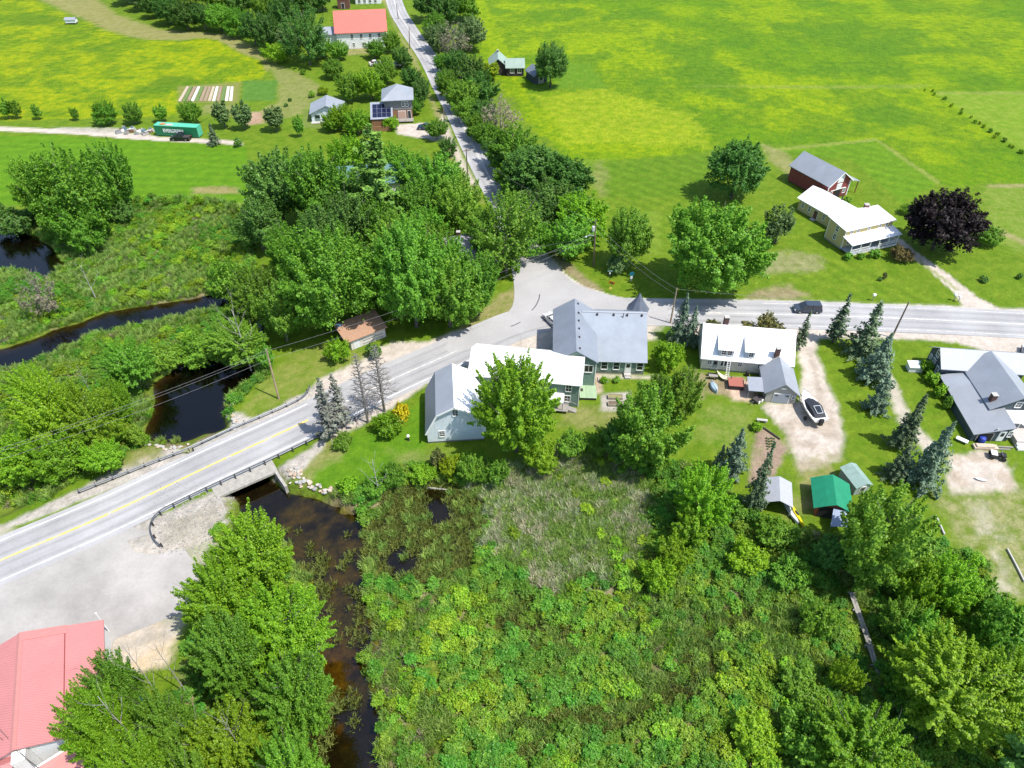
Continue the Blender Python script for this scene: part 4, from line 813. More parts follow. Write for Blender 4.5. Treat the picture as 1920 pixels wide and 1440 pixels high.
# cross gable and lower front wing
wall_poly_x(r, M, [(-5.2, 0), (-5.2, 3.0), (-2.6, 4.5), (0, 3.0), (0, 0)], -9.5, -.8, M_WHITEW)
roof_strip(r, M, [(-5.6, 2.8), (-2.6, 4.6), (.4, 2.8)], -9.8, -.5, M_PINK, 'x', .13)
b = MB(); b.box(-.45, .75, -3.0, -1.75, 0, 4.9, M); b.build('chimney_shaft', M_WHITEW, r)
b = MB(); b.slab([M @ Vector(p) for p in ((-6.5, -7.2, 2.4), (5.4, -4.6, 2.4), (5.4, -2.2, 3.1), (-6.5, -5.2, 3.1))], .12); b.build('porch_roof', M_PINKT, r)
b = MB(); b.prism([M @ Vector(p) for p in ((-6.3, -7.0, 0), (5.2, -4.4, 0), (5.2, -1.8, 0), (-6.3, -5.0, 0))], [M @ Vector(p) for p in ((-6.3, -7.0, 2.3), (5.2, -4.4, 2.3), (5.2, -1.8, 2.9), (-6.3, -5.0, 2.9))]); b.build('porch_wall', M_WHITEW, r)
window(r, M, (hw_ - .44, 3.5, 1.6), 90, .9, 1.1); window(r, M, (hw_ - .44, 7.5, 1.6), 90, .9, 1.1)
for x, y in ((hw_ * .93, L_ + .6), (hw_ * .35, L_ + .9)):
    p = M @ Vector((x, y, 0)); t_ = thing('flag_post', 'white post at the %s end of the red roofed building' % ('right' if x > hw_ * .6 else 'left'), 'post', tuple(p)); b = MB(); b.tube(p, p + Vector((0, 0, 3.9 if x > hw_ * .6 else 3.3)), .07); b.build('pole', M_WHITE, t_)
    b = MB(); b.lathe(p + Vector((0, 0, 3.9 if x > hw_ * .6 else 3.3)), [(.09, 0), (.11, .06), (.05, .14)], 8); b.build('finial', M_WHITE, t_)

# --- small outbuildings by the gravel drive
A = tuple(G(1428, 958)); r = thing('canopy_shed', 'silver tarp canopy shed with open dark front by the yellow kayak', 'canopy', A); M = frameM(A, -14)
M_SILV = mat('silver_grey_tarp', (.40, .41, .44), .5, var=.08, scale=2, bump=.03, bscale=4)
roof_strip(r, M, [(-.1, 1.9), (1.75, 2.75), (3.6, 1.9), (3.85, .9)], -.1, 4.3, M_SILV, 'y', .05)
b = MB()
for y in (0, 2.1, 4.2):
    for x in (0, 3.5): b.tube(M @ Vector((x, y, 0)), M @ Vector((x, y, 1.9)), .05)
    b.path([M @ Vector((0, y, 1.88)), M @ Vector((1.75, y, 2.72)), M @ Vector((3.5, y, 1.88))], .05)
b.build('canopy_frame', M_WHITE, r)
b = MB(); b.box(.1, 3.4, 4.1, 4.16, 0, 1.9, M); b.box(.04, .08, .2, 4.1, 0, 1.8, M); b.build('back_curtain', mat('grey_brown_tarp', (.15, .13, .12), .8, var=.2), r)
A = tuple(G(1526, 972)); r = thing('green_tarp_shed', 'red sided shelter under a bright green tarp roof', 'shelter', A); M = frameM(A, -13)
M_GT = mat('emerald_green_tarp', (.008, .235, .115), .55, var=.10, scale=1.2, bump=.06, bscale=1.5)
wall_poly(r, M, [(.1, 0), (.1, 1.9), (2.05, 2.8), (4.0, 1.9), (4.0, 0)], .5, 5.3, mat('rust_red_board', (.30, .08, .045), .8, var=.15))
roof_strip(r, M, [(-.5, 1.75), (1.0, 2.62), (2.05, 3.1), (3.1, 2.62), (4.6, 1.75)], .2, 5.6, M_GT, 'y', .05, 'tarp_roof')
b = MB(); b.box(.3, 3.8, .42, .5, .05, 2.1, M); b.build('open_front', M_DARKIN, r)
b = MB(); b.slab([M @ Vector(p) for p in ((1.6, -1.9, 1.2), (3.9, -1.6, 1.35), (3.5, .35, 2.25), (1.9, .35, 2.25))], .05); b.build('tarp_flap', mat('pale_blue_tarp', (.22, .29, .42), .5, var=.15, scale=3, bump=.05), r)
for x in (1.7, 3.8):
    b = MB(); b.tube(M @ Vector((x, -1.7, 0)), M @ Vector((x, -1.7, 1.25)), .04); b.build('flap_pole', M_WOOD, r)
A = tuple(G(1604, 935)); r = thing('sage_shed', 'small pale sage roofed shed half hidden by the leafy tree', 'shed', A); M = frameM(A, 14)
wall_poly(r, M, [(0, 0), (0, 1.7), (1.1, 2.1), (2.2, 1.7), (2.2, 0)], .6, 4.2, mat('pale_sage_board', (.30, .38, .34), .8, var=.1)); roof_strip(r, M, [(-.2, 1.62), (1.4, 2.2), (2.4, 1.66)], .4, 4.4, mat('mossy_sage_roof', (.25, .36, .32), .7, var=.15, scale=1), 'y', .08)
door(r, M, (1.1, .6, .02), 0, .8, 1.5, M_WOOD)
A = tuple(G(1703, 698)); r = thing('well_house', 'small white box with flat roof on the lawn by the slate blue house', 'box', A); M = frameM(A, -4)
b = MB(); b.box(0, 2.2, 0, 1.4, 0, 1.05, M); b.build('wall', M_WHITEW, r); b = MB(); b.slab([M @ Vector(p) for p in ((-.12, -.12, 1.1), (2.32, -.12, 1.1), (2.32, 1.55, 1.3), (-.12, 1.55, 1.3))], .08); b.build('roof', M_WROOF, r)
A = tuple(G(124, 46)); r = thing('meadow_coop', 'little white mobile coop standing alone in the left meadow', 'coop', A); M = frameM(A, 4)
b = MB(); b.box(0, 3.6, 0, 2.2, .5, 1.5, M); b.build('wall', M_WHITEW, r); roof_strip(r, M, [(-.2, 1.5), (1.1, 2.1), (2.4, 1.5)], -.2, 3.8, M_GROOF2, 'x', .08)
b = MB()
for x in (.15, 3.45):
    for y in (.15, 2.05): b.box(x - .08, x + .08, y - .08, y + .08, 0, .5, M)
b.build('skid', M_WOOD, r)
# ------------------------------------------------------------------ vegetation
def leaf_mat(name, col, trans=.35, objvar=.18, hue=.012, leafvar=.35):
    m = bpy.data.materials.new(name); m.use_nodes = True; n = m.node_tree; n.nodes.clear()
    out = n.nodes.new('ShaderNodeOutputMaterial'); d = n.nodes.new('ShaderNodeBsdfDiffuse'); t = n.nodes.new('ShaderNodeBsdfTranslucent'); g = n.nodes.new('ShaderNodeBsdfGlossy'); g.inputs['Roughness'].default_value = .45; g.inputs[0].default_value = (1, 1, 1, 1)
    mx = n.nodes.new('ShaderNodeMixShader'); mx.inputs[0].default_value = trans; m2 = n.nodes.new('ShaderNodeMixShader'); m2.inputs[0].default_value = .008 if 'needle' in name else .012
    at = n.nodes.new('ShaderNodeAttribute'); at.attribute_name = 'leaf'; oi = n.nodes.new('ShaderNodeObjectInfo')
    def rng(s, lo, hi):
        r = n.nodes.new('ShaderNodeMapRange'); r.inputs[3].default_value = lo; r.inputs[4].default_value = hi; n.links.new(s, r.inputs[0]); return r.outputs[0]
    mu = n.nodes.new('ShaderNodeMath'); mu.operation = 'MULTIPLY'; n.links.new(rng(at.outputs['Fac'], 1 - leafvar, 1 + leafvar), mu.inputs[0]); n.links.new(rng(oi.outputs['Random'], 1 - objvar, 1 + objvar), mu.inputs[1])
    hs = n.nodes.new('ShaderNodeHueSaturation'); hs.inputs['Color'].default_value = (*col, 1); n.links.new(mu.outputs[0], hs.inputs['Value'])
    h = n.nodes.new('ShaderNodeMath'); h.operation = 'ADD'; n.links.new(rng(at.outputs['Fac'], .5 + hue, .5 - hue), h.inputs[0])
    ml = n.nodes.new('ShaderNodeMath'); ml.operation = 'MULTIPLY'; n.links.new(oi.outputs['Random'], ml.inputs[0]); ml.inputs[1].default_value = 7.31
    fr = n.nodes.new('ShaderNodeMath'); fr.operation = 'FRACT'; n.links.new(ml.outputs[0], fr.inputs[0]); n.links.new(rng(fr.outputs[0], -hue, hue), h.inputs[1]); n.links.new(h.outputs[0], hs.inputs['Hue'])
    for x in (d, t): n.links.new(hs.outputs[0], x.inputs[0])
    n.links.new(d.outputs[0], mx.inputs[1]); n.links.new(t.outputs[0], mx.inputs[2]); n.links.new(mx.outputs[0], m2.inputs[1]); n.links.new(g.outputs[0], m2.inputs[2]); n.links.new(m2.outputs[0], out.inputs[0]); return m
L_MID = leaf_mat('maple_leaf', (.165, .345, .032), .45); L_DARK = leaf_mat('dark_leaf', (.092, .210, .034), .35); L_BRIGHT = leaf_mat('bright_leaf', (.225, .415, .022), .48)
L_WILL = leaf_mat('willow_leaf', (.155, .265, .085), .35); L_COP = leaf_mat('copper_beech_leaf', (.017, .012, .013), .15, hue=.02); L_SPR = leaf_mat('spruce_needle', (.115, .170, .085), .15)
L_BLUE = leaf_mat('blue_spruce_needle', (.155, .225, .145), .15); L_PINE = leaf_mat('pine_needle', (.15, .29, .05), .2); L_YEL = leaf_mat('golden_leaf', (.50, .42, .015), .4); L_RED = leaf_mat('bronze_leaf', (.16, .165, .045), .3, leafvar=.6, hue=.05)
L_LIME = leaf_mat('lime_leaf', (.28, .40, .015), .4); L_DEAD = leaf_mat('grey_dead_needle', (.20, .215, .17), .1); L_REED = leaf_mat('dry_reed', (.47, .50, .31), .3, leafvar=.5, hue=.05); L_SEDGE = leaf_mat('green_sedge', (.23, .36, .075), .3, leafvar=.5); L_OLIVE = leaf_mat('olive_water_weed', (.15, .185, .04), .3, leafvar=.5); L_SAGE = leaf_mat('marsh_shrub_leaf', (.195, .36, .034), .45, objvar=.3, hue=.02); L_SAGED = leaf_mat('dense_marsh_shrub_leaf', (.135, .32, .034), .45, objvar=.3, hue=.02); L_SAGEL = leaf_mat('light_marsh_shrub_leaf', (.235, .41, .026), .4, objvar=.3, hue=.02); L_BR = leaf_mat('brown_brush_leaf', (.22, .20, .13), .3)
M_BARK = mat('grey_bark', (.15, .13, .11), .95, var=.25, scale=3); M_BARKD = mat('dark_bark', (.07, .06, .05), .95, var=.25, scale=3); M_DEADW = mat('bleached_dead_wood', (.42, .40, .36), .9, var=.2, scale=3); M_GREYW = mat('grey_dead_branch', (.22, .20, .18), .9, var=.2, scale=3)

def leaf_mesh(name, pos, nor, size, m, seed, aspect=1.55):
    g = np.random.default_rng(seed); N = len(pos)
    nor = nor / (np.linalg.norm(nor, axis=1, keepdims=True) + 1e-9)
    t = g.normal(size=(N, 3)); t -= nor * (t * nor).sum(1, keepdims=True); t /= (np.linalg.norm(t, axis=1, keepdims=True) + 1e-9); bt = np.cross(nor, t)
    sz = size * g.uniform(.55, 1.3, (N, 1)) if np.isscalar(size) else size.reshape(-1, 1)
    a = t * sz * aspect / 2; b = bt * sz / 2
    V = np.stack([pos - a, pos - a * .05 - b, pos + a, pos - a * .05 + b], 1).reshape(-1, 3)
    Q = np.arange(N * 4).reshape(-1, 4)
    me = bpy.data.meshes.new(name); fill_mesh(me, V, Q)
    at = me.attributes.new('leaf', 'FLOAT', 'FACE'); at.data.foreach_set('value', g.random(N).astype(np.float32)); me.materials.append(m); return me
def spray_points(g, start, tip, n, wid):
    """leaves along a branch spray, dense at the foot and pointed at the tip"""
    t = g.random(n) ** .8; S = start[None] + (tip - start)[None] * t[:, None]
    return S + g.normal(size=(n, 3)) * (wid * (1.12 - t))[:, None]
def broad(seed, R, H, nsp, nl, leaf, m, up=.25, low=-.55, lobes=9, wid=.16, depth=.5):
    """crown of radius R and height H whose foot is at z=0: lobed envelope filled with pointed leaf sprays"""
    g = np.random.default_rng(seed); c = np.array([0, 0, H * .46]); E = np.array([R, R, H * .5])
    lob = g.normal(size=(lobes, 3)); lob[:, 2] = lob[:, 2] * .7 + .35; lob /= np.linalg.norm(lob, axis=1, keepdims=True); lr = g.uniform(.8, 1.1, lobes)
    P = []; Nn = []
    for i in range(nsp):
        while True:
            d = g.normal(size=3); d /= np.linalg.norm(d)
            if d[2] > low: break
        dots = lob @ d; j = dots.argmax(); r = .52 + .48 * lr[j] * np.clip((dots[j] - .42) / .48, 0, 1) + g.normal() * .07
        d2 = d + lob[j] * .18; d2 /= np.linalg.norm(d2)
        tip = c + d2 * E * r; st = c * np.array([1, 1, .75]) + d2 * E * r * depth + g.normal(size=3) * R * .05
        tip = tip + np.array([0, 0, R * up * g.uniform(0, 1)]) * (.3 + .5 * (d2[2] > -.2))
        p = spray_points(g, st, tip, max(6, int(nl / nsp * g.uniform(.6, 1.4))), R * wid); P.append(p)
        o = p - c; o /= (np.linalg.norm(o, axis=1, keepdims=True) + 1e-6); Nn.append(g.normal(size=p.shape) * .5 + o * .45 + np.array([.12, -.1, .9]))
    P = np.concatenate(P); Nn = np.concatenate(Nn); P[:, 2] = np.maximum(P[:, 2], .05 * H * g.random(len(P)))
    return leaf_mesh('crown', P, Nn, leaf, m, seed)
def conifer(seed, R, H, nl, leaf, m, whorls=17, droop=.25, taper=1.0, gap=0.0, ragged=.12):
    g = np.random.default_rng(seed); P = []; Nn = []; per = nl / whorls / 9
    for w_ in range(whorls):
        f = w_ / (whorls - 1); z = H * (.06 + .92 * f); rr = R * ((1 - f) ** taper * .97 + .035)
        nb = max(4, int(10 * (1 - f * .5)))
        for k in range(nb):
            if g.random() < gap: continue
            a = 2 * math.pi * (k + g.random() * .8) / nb + w_; L = rr * g.uniform(1 - ragged * 2.2, 1 + ragged)
            n_ = max(4, int(per * (.35 + 1.3 * (1 - f)))); t = g.random(n_) ** .7
            x = np.cos(a) * L * t; y = np.sin(a) * L * t; zz = z - droop * L * t + .12 * L * t ** 3
            s = .16 * L * (1.05 - t) + .05
            lat = g.normal(size=n_) * s; p = np.stack([x - np.sin(a) * lat, y + np.cos(a) * lat, zz - abs(lat) * .15 + g.normal(size=n_) * .05 * R], 1); P.append(p)
            Nn.append(np.array([np.cos(a) * .35, np.sin(a) * .35, .9])[None] + g.normal(size=p.shape) * .35)
    return leaf_mesh('crown', np.concatenate(P), np.concatenate(Nn), leaf, m, seed, 2.0)
def trunk_mesh(name, H, r, m, limbs=0, R=3, seed=0, fork=.3, top=.8, sub=0, lean=0):
    g = random.Random(seed); b = MB(); n = 5; last = Vector((0, 0, -.3)); rr = r * 1.25; pts = [(last, rr)]
    for k in range(1, n + 1):
        f = k / n; p = Vector((g.uniform(-1, 1) * r * .5 + lean * f, g.uniform(-1, 1) * r * .5, H * top * f)); q = r * (1 - .75 * f); b.tube(last, p, rr, q, 7, k == n); last, rr = p, q; pts.append((p, q))
    for k in range(limbs):
        f = fork + (.95 - fork) * (k + g.random() * .5) / max(limbs, 1); z = H * top * f; a = k * 2.4 + g.random(); L = R * g.uniform(.55, .95) * (1.1 - .5 * f)
        p0 = Vector((lean * f, 0, z)); p1 = p0 + Vector((math.cos(a) * L * .5, math.sin(a) * L * .5, L * .35)); p2 = p0 + Vector((math.cos(a) * L, math.sin(a) * L, L * .85)); q = r * .42 * (1 - f * .6)
        b.tube(p0, p1, q, q * .7, 5, False); b.tube(p1, p2, q * .7, q * .3, 5)
        for s_ in range(sub):
            t = g.uniform(.2, 1); o = p1.lerp(p2, t); d = Vector((math.cos(a + g.uniform(-1.2, 1.2)), math.sin(a + g.uniform(-1.2, 1.2)), g.uniform(.2, 1.1))) * L * g.uniform(.2, .45); b.tube(o, o + d, q * .35, q * .12, 4)
    return b.mesh(name, m, smooth=True)
def bare_conifer(name, H, R, m, seed, up=.15, n=70):
    g = random.Random(seed); b = MB(); b.tube((0, 0, -.3), (0, 0, H * .6), .20, .12, 7, False); b.tube((0, 0, H * .6), (0, 0, H), .12, .03, 6)
    for k in range(n):
        f = .22 + .76 * k / n; a = k * 2.4; L = R * (1.08 - f) * g.uniform(.6, 1.2) + .25; z = H * f; p0 = Vector((0, 0, z)); p1 = p0 + Vector((math.cos(a) * L, math.sin(a) * L, L * up)); b.tube(p0, p1, .05, .02, 4)
        for s_ in range(3): t = g.uniform(.3, .9); o = p0.lerp(p1, t); a2 = a + g.choice((-1, 1)) * g.uniform(.5, .9); l = L * .4 * g.uniform(.5, 1); b.tube(o, o + Vector((math.cos(a2) * l, math.sin(a2) * l, l * .25)), .03, .014, 3)
    return b.mesh(name, m)
# prototypes: crown mesh (radius, height known) and trunk mesh
PR = {}
def proto(k, crown, R, H, trunk=None, lift=.12): PR.setdefault(k, []).append((crown, R, H, trunk, lift))
for s_ in range(3): proto('maple', broad(10 + s_, 5, 9.2, 150, 27000, .205, L_MID, up=.22, wid=.10, low=-.8), 5, 9.6, trunk_mesh('trunk', 9.5, .26, M_BARK, 7, 5, s_), .06)
for s_ in range(2): proto('bigmaple', broad(20 + s_, 9.5, 15, 290, 58000, .30, L_MID, up=.16, lobes=16, wid=.095, depth=.55), 9.5, 15.6, trunk_mesh('trunk', 15, .48, M_BARK, 10, 9, s_, .2), .10)
for s_ in range(2): proto('airy', broad(30 + s_, 8, 17, 150, 17000, .30, L_MID, up=.3, lobes=11, wid=.085, low=-.8), 8, 18, trunk_mesh('trunk', 17, .34, M_BARK, 13, 8, s_, .15, .9, 2), .06)
for s_ in range(3): proto('locust', broad(40 + s_, 6, 10.5, 230, 48000, .195, L_BRIGHT, up=.2, wid=.075, lobes=13, depth=.42), 6, 11.2, trunk_mesh('trunk', 10.5, .25, M_BARK, 9, 6, s_, .2, .85, 2), .10)
for s_ in range(2): proto('round', broad(50 + s_, 5.5, 11, 230, 22000, .27, L_DARK, up=.08, lobes=24, wid=.13, depth=.5), 5.5, 11.2, trunk_mesh('trunk', 10, .3, M_BARKD, 4, 4, s_), .08)
for s_ in range(2): proto('oval', broad(60 + s_, 2.6, 7, 60, 3600, .34, L_MID, up=.3, lobes=6, wid=.17, low=-.85), 2.6, 7.5, trunk_mesh('trunk', 7, .14, M_BARK, 4, 2.4, s_), .05)
proto('willow', broad(70, 3.6, 6.6, 80, 5200, .28, L_WILL, up=.1, wid=.14), 3.6, 6.8, trunk_mesh('trunk', 6, .2, M_BARK, 5, 3, 3), .08)
for s_ in range(2): proto('shrub', broad(80 + s_, 1.6, 2.1, 40, 1500, .24, L_MID, up=.35, low=-.25, lobes=6, wid=.2), 1.6, 2.4, trunk_mesh('stem', 1.6, .05, M_BARK, 4, 1.2, s_), 0)
for s_ in range(3): proto('bigshrub', broad(85 + s_, 3.2, 3.9, 80, 8000, .19, L_MID, up=.3, low=-.3, lobes=8, wid=.13), 3.2, 4.3, trunk_mesh('stem', 3, .08, M_BARK, 6, 2.4, s_), 0)
for s_ in range(2): proto('spruce', conifer(90 + s_, 2.3, 8.5, 4300, .20, L_SPR, gap=.1, ragged=.22), 2.3, 8.4, trunk_mesh('trunk', 8, .16, M_BARKD, 0), .05)
proto('thinspruce', conifer(95, 1.5, 8.5, 2300, .22, L_SPR, gap=.18, taper=.8, ragged=.25), 1.5, 8.4, trunk_mesh('trunk', 8.4, .14, M_BARKD, 0, top=.95), .12)
for s_ in range(2): proto('bluespruce', conifer(97 + s_, 2.6, 6.6, 5200, .20, L_BLUE, whorls=13, taper=.85, gap=.08, ragged=.2), 2.6, 6.5, trunk_mesh('trunk', 6, .15, M_BARKD, 0), .05)
proto('pine', conifer(100, 5.2, 19, 9500, .42, L_PINE, whorls=12, droop=-.22, taper=.6, ragged=.3, gap=.08), 5.2, 19, trunk_mesh('trunk', 19, .36, M_BARKD, 0, top=.95), .15)
for s_ in range(2): proto('bare', bare_conifer('branches', 9.5, 2.6, M_GREYW, s_, n=110), 2.6, 9.5, None, 0)
proto('deadspruce', conifer(103, 1.9, 9.0, 2100, .26, L_DEAD, gap=.22, taper=.7, ragged=.3, whorls=15), 1.9, 9.0, bare_conifer('trunk', 9.2, 1.8, M_GREYW, 5, n=60), .1)
for s_ in range(2): proto('snag', trunk_mesh('branches', 9, .16, M_DEADW, 10, 4, 4 + s_, .25, .95, 3), 3.2, 9.5, None, 0)
for s_ in range(2): proto('grey', broad(110 + s_, 4.2, 9, 60, 1500, .26, L_BR, up=.3, wid=.12), 4.2, 9.5, trunk_mesh('branches', 9, .17, M_GREYW, 22, 4.2, 8 + s_, .15, .9, 7), .05)
KM = dict(mid=L_MID, dark=L_DARK, bright=L_BRIGHT, will=L_WILL, cop=L_COP, spr=L_SPR, blue=L_BLUE, yel=L_YEL, red=L_RED, lime=L_LIME, sage=L_SAGE, sedge=L_SEDGE, dead=L_DEAD)
_cnt = {}
SLIM = ('spruce', 'thinspruce', 'bluespruce', 'pine', 'bare', 'deadspruce', 'snag')
def tree(k, bx, by, ty, wpx, label, name='tree', cat='tree', group=None, m=None, z=None, sq=1.0):
    """base at photo pixel (bx, by); top reaches row ty; crown wpx wide"""
    if k == 'shrub' and wpx / ppm(G(bx, by)) > 3.6: k = 'bigshrub'
    i = _cnt.get(k, 0); _cnt[k] = i + 1; crown, R, H, trunk, lift = PR[k][i % len(PR[k])]
    slim = k in SLIM
    for _ in range(60):
        b = on(bx, by) if z is None else G(bx, by, z)
        if slim: h = top_height(b, ty); w_ = wpx / ppm(b + Vector((0, 0, h * .5))); break
        lo, hi = .3, 60                                # height whose crown outline, seen from the camera, reaches row ty
        for _ in range(30):
            h = (lo + hi) / 2; zc = h * (lift + (1 - lift) * .52); c_ = b + Vector((0, 0, zc)); s_ = ppm(c_); dep = math.atan2(CAMH - c_.z, c_.y)
            w_ = wpx / s_; top = proj(c_)[1] - s_ * math.hypot(w_ / 2 * math.sin(dep), h * (1 - lift) * .5 * math.cos(dep))
            if top > ty: lo = h
            else: hi = h
        if h >= w_ * (.62 if cat in ('shrub', 'plant') else .85): break
        by += 4                                        # crown too flat for its width: the foot stands nearer the camera
    if not slim and z is None: b = Vector((b.x * ppm(b) / s_, b.y, b.z)); b.z = gz(b.x, b.y)
    elif not slim: b = Vector((b.x * ppm(b) / s_, b.y, b.z))
    t = bpy.data.objects.new(name, None); C.objects.link(t); t.location = b; t.empty_display_size = .3; t.rotation_euler.z = (i * 2.399 + bx * .01) % 6.283; tag(t, label, cat, group)
    sx = w_ / 2 / R * ((1.02 if 'spruce' in k else .97) if slim else .9); li = lift * h; sz = (h - li) / H * (1 if slim else .95)
    if trunk is not None:
        o = inst(trunk, 'trunk' if cat != 'shrub' else 'stem', t); o.scale = (max(.5, min(sx, sz)) if sx > .5 else sx, max(.5, min(sx, sz)) if sx > .5 else sx, h / (H * (1 + lift)))
    o = inst(crown, crown.name.split('.')[0], t, m=KM[m] if m else None); o.scale = (sx, sx, sz * sq); o.location = (0, 0, li); return t
T = tree
# ---- left meadow row and drive
row = 'young trees in a row below the left meadow'
for i, (x, y, t, w_, k, l) in enumerate([(6, 223, 178, 30, 'oval', 'slim tree cut by the left edge in the row below the meadow'), (24, 223, 180, 26, 'oval', 'second slim tree from the left edge in the row below the meadow'), (66, 224, 190, 22, 'oval', 'small thin tree in the row, third from the left edge'), (137, 226, 197, 20, 'oval', 'smallest tree in the row, standing apart left of the broad one'), (192, 233, 180, 54, 'maple', 'broad round tree in the row just above the junk pile'), (243, 233, 184, 42, 'maple', 'middle sized round tree in the row left of the container'), (299, 229, 190, 30, 'oval', 'narrow egg shaped tree behind the left end of the container'), (355, 233, 182, 50, 'maple', 'broad round tree standing behind the green container'), (414, 241, 178, 40, 'oval', 'greyish tree right of the container, left one of a touching pair'), (452, 243, 181, 44, 'oval', 'greyish tree right of the container, right one of a touching pair'), (512, 247, 190, 46, 'oval', 'loose greyish tree by the bare soil patch above the wood'), (558, 257, 209, 24, 'oval', 'slender tree alone on the grass left of the pale garage')]):
    T(k, x, y, t, w_, l, group=row, m='will' if i in (8, 9, 10) else 'mid')
T('spruce', 404, 272, 231, 28, 'small dark spruce beside the gravel drive right of the container'); T('shrub', 447, 274, 256, 22, 'little dark bush at the right end of the gravel drive', 'bush', 'shrub', m='dark')
T('maple', 118, 452, 248, 165, 'large dark tree on the bank of the upper left pool', m='mid'); T('maple', 62, 420, 268, 95, 'left hand leaning crown of the tree group by the upper left pool', m='mid'); T('maple', 204, 400, 236, 100, 'tall tree with bare lower trunk right of the pool group'); T('maple', 140, 470, 350, 110, 'low leafy tree hanging over the upper left pool', m='mid'); T('shrub', 20, 428, 375, 90, 'dark shrub mass on the pool bank at the left edge', 'bush', 'shrub', m='dark'); T('shrub', 225, 405, 365, 70, 'dark shrub beside the foot of the tall pool tree', 'bush', 'shrub', m='dark')
# ---- wood along the top left and the hill road
g1 = 'dark trees of the wood above the left meadow'
rg = random.Random(5)
for x, y, t, w_ in [(238, 8, -60, 70), (262, 20, -40, 60), (285, 34, -25, 58), (312, 46, -12, 60), (345, 52, -6, 64), (378, 56, -2, 60), (410, 60, 2, 58), (440, 70, 5, 60), (470, 86, 10, 62), (500, 98, 12, 60), (300, 8, -60, 70), (350, 15, -50, 70), (400, 22, -45, 70), (450, 30, -35, 70), (495, 45, -25, 70), (530, 60, -30, 66), (240, -20, -90, 80), (330, -20, -90, 80), (420, -15, -90, 80), (510, 0, -80, 80), (560, 30, -50, 70), (600, 20, -50, 60), (540, 100, 40, 56)]:
    T(rg.choice(('maple', 'round', 'maple')), x, y, t, w_, 'dark leafy tree in the dense wood along the top of the left meadow', group=g1, m=rg.choice(('dark', 'dark', 'will', 'mid')))
T('airy', 570, 122, 2, 105, 'tall vase shaped elm with pale bare trunk left of the hall', 'elm_tree', m='dark'); T('shrub', 515, 98, 76, 60, 'bright bush at the foot of the wood left of the elm', 'bush', 'shrub', m='bright')
hg = 'bushy trees round the white hall'
for x, y, t, w_, k, m, l in [(600, 108, 58, 46, 'maple', 'mid', 'bright bushy tree just right of the elm trunk'), (632, 110, 70, 48, 'maple', 'mid', 'bushy tree below the left corner of the hall'), (640, 66, 22, 44, 'maple', 'mid', 'tree covering the left end of the salmon roof'), (700, 106, 68, 46, 'maple', 'mid', 'tree hiding the right half of the hall front'), (733, 98, 52, 44, 'maple', 'mid', 'tree at the right corner of the hall beside the side road'), (752, 128, 78, 50, 'maple', 'dark', 'darker tree by the side road below the hall'), (720, 132, 100, 46, 'maple', 'mid', 'tree over the small yard below the hall'), (624, 143, 106, 44, 'round', 'mid', 'round tree on the lawn below the elm'), (568, 136, 127, 14, 'shrub', 'mid', 'tiny round bush at the top of the garden path'), (655, 190, 128, 66, 'maple', 'mid', 'olive tinted tree above the solar roof'), (692, 188, 116, 66, 'maple', 'bright', 'bright leafy tree behind the solar roof'), (725, 160, 112, 50, 'maple', 'mid', 'tree just above the hip roof'), (768, 165, 118, 50, 'maple', 'dark', 'dark tree behind the hip roofed house by the road'), (790, 200, 135, 44, 'maple', 'dark', 'dark tree right of the hip roof against the road'), (778, 215, 175, 34, 'maple', 'mid', 'small tree at the right wall of the hip roofed house'), (640, 224, 186, 58, 'maple', 'bright', 'yellow green tree between the pale garage and the solar roof'), (668, 236, 196, 60, 'maple', 'bright', 'yellow green tree in front of the solar roof'), (622, 238, 204, 46, 'maple', 'bright', 'yellow green tree at the right corner of the pale garage'), (733, 238, 212, 40, 'shrub', 'bright', 'bright bush at the right corner of the solar roof'), (818, 262, 216, 50, 'maple', 'mid', 'tree by the road over the sandy parking place'), (838, 292, 250, 44, 'maple', 'dark', 'dark tree at the verge below the sandy parking place'), (605, 178, 160, 24, 'shrub', 'lime', 'pale fluffy bush on the garden path'), (586, 182, 168, 18, 'shrub', 'sage', 'small ragged bush on the garden path'), (535, 200, 192, 11, 'shrub', 'dark', 'tiny round bush left of the pale garage, lower one'), (543, 190, 183, 10, 'shrub', 'dark', 'tiny round bush left of the pale garage, upper one')]:
    T(k, x, y, t, w_, l, 'bush' if k == 'shrub' else 'tree', 'shrub' if k == 'shrub' else 'tree', m=m, group=hg if k != 'shrub' else None)
eg = 'trees along the right side of the hill road'
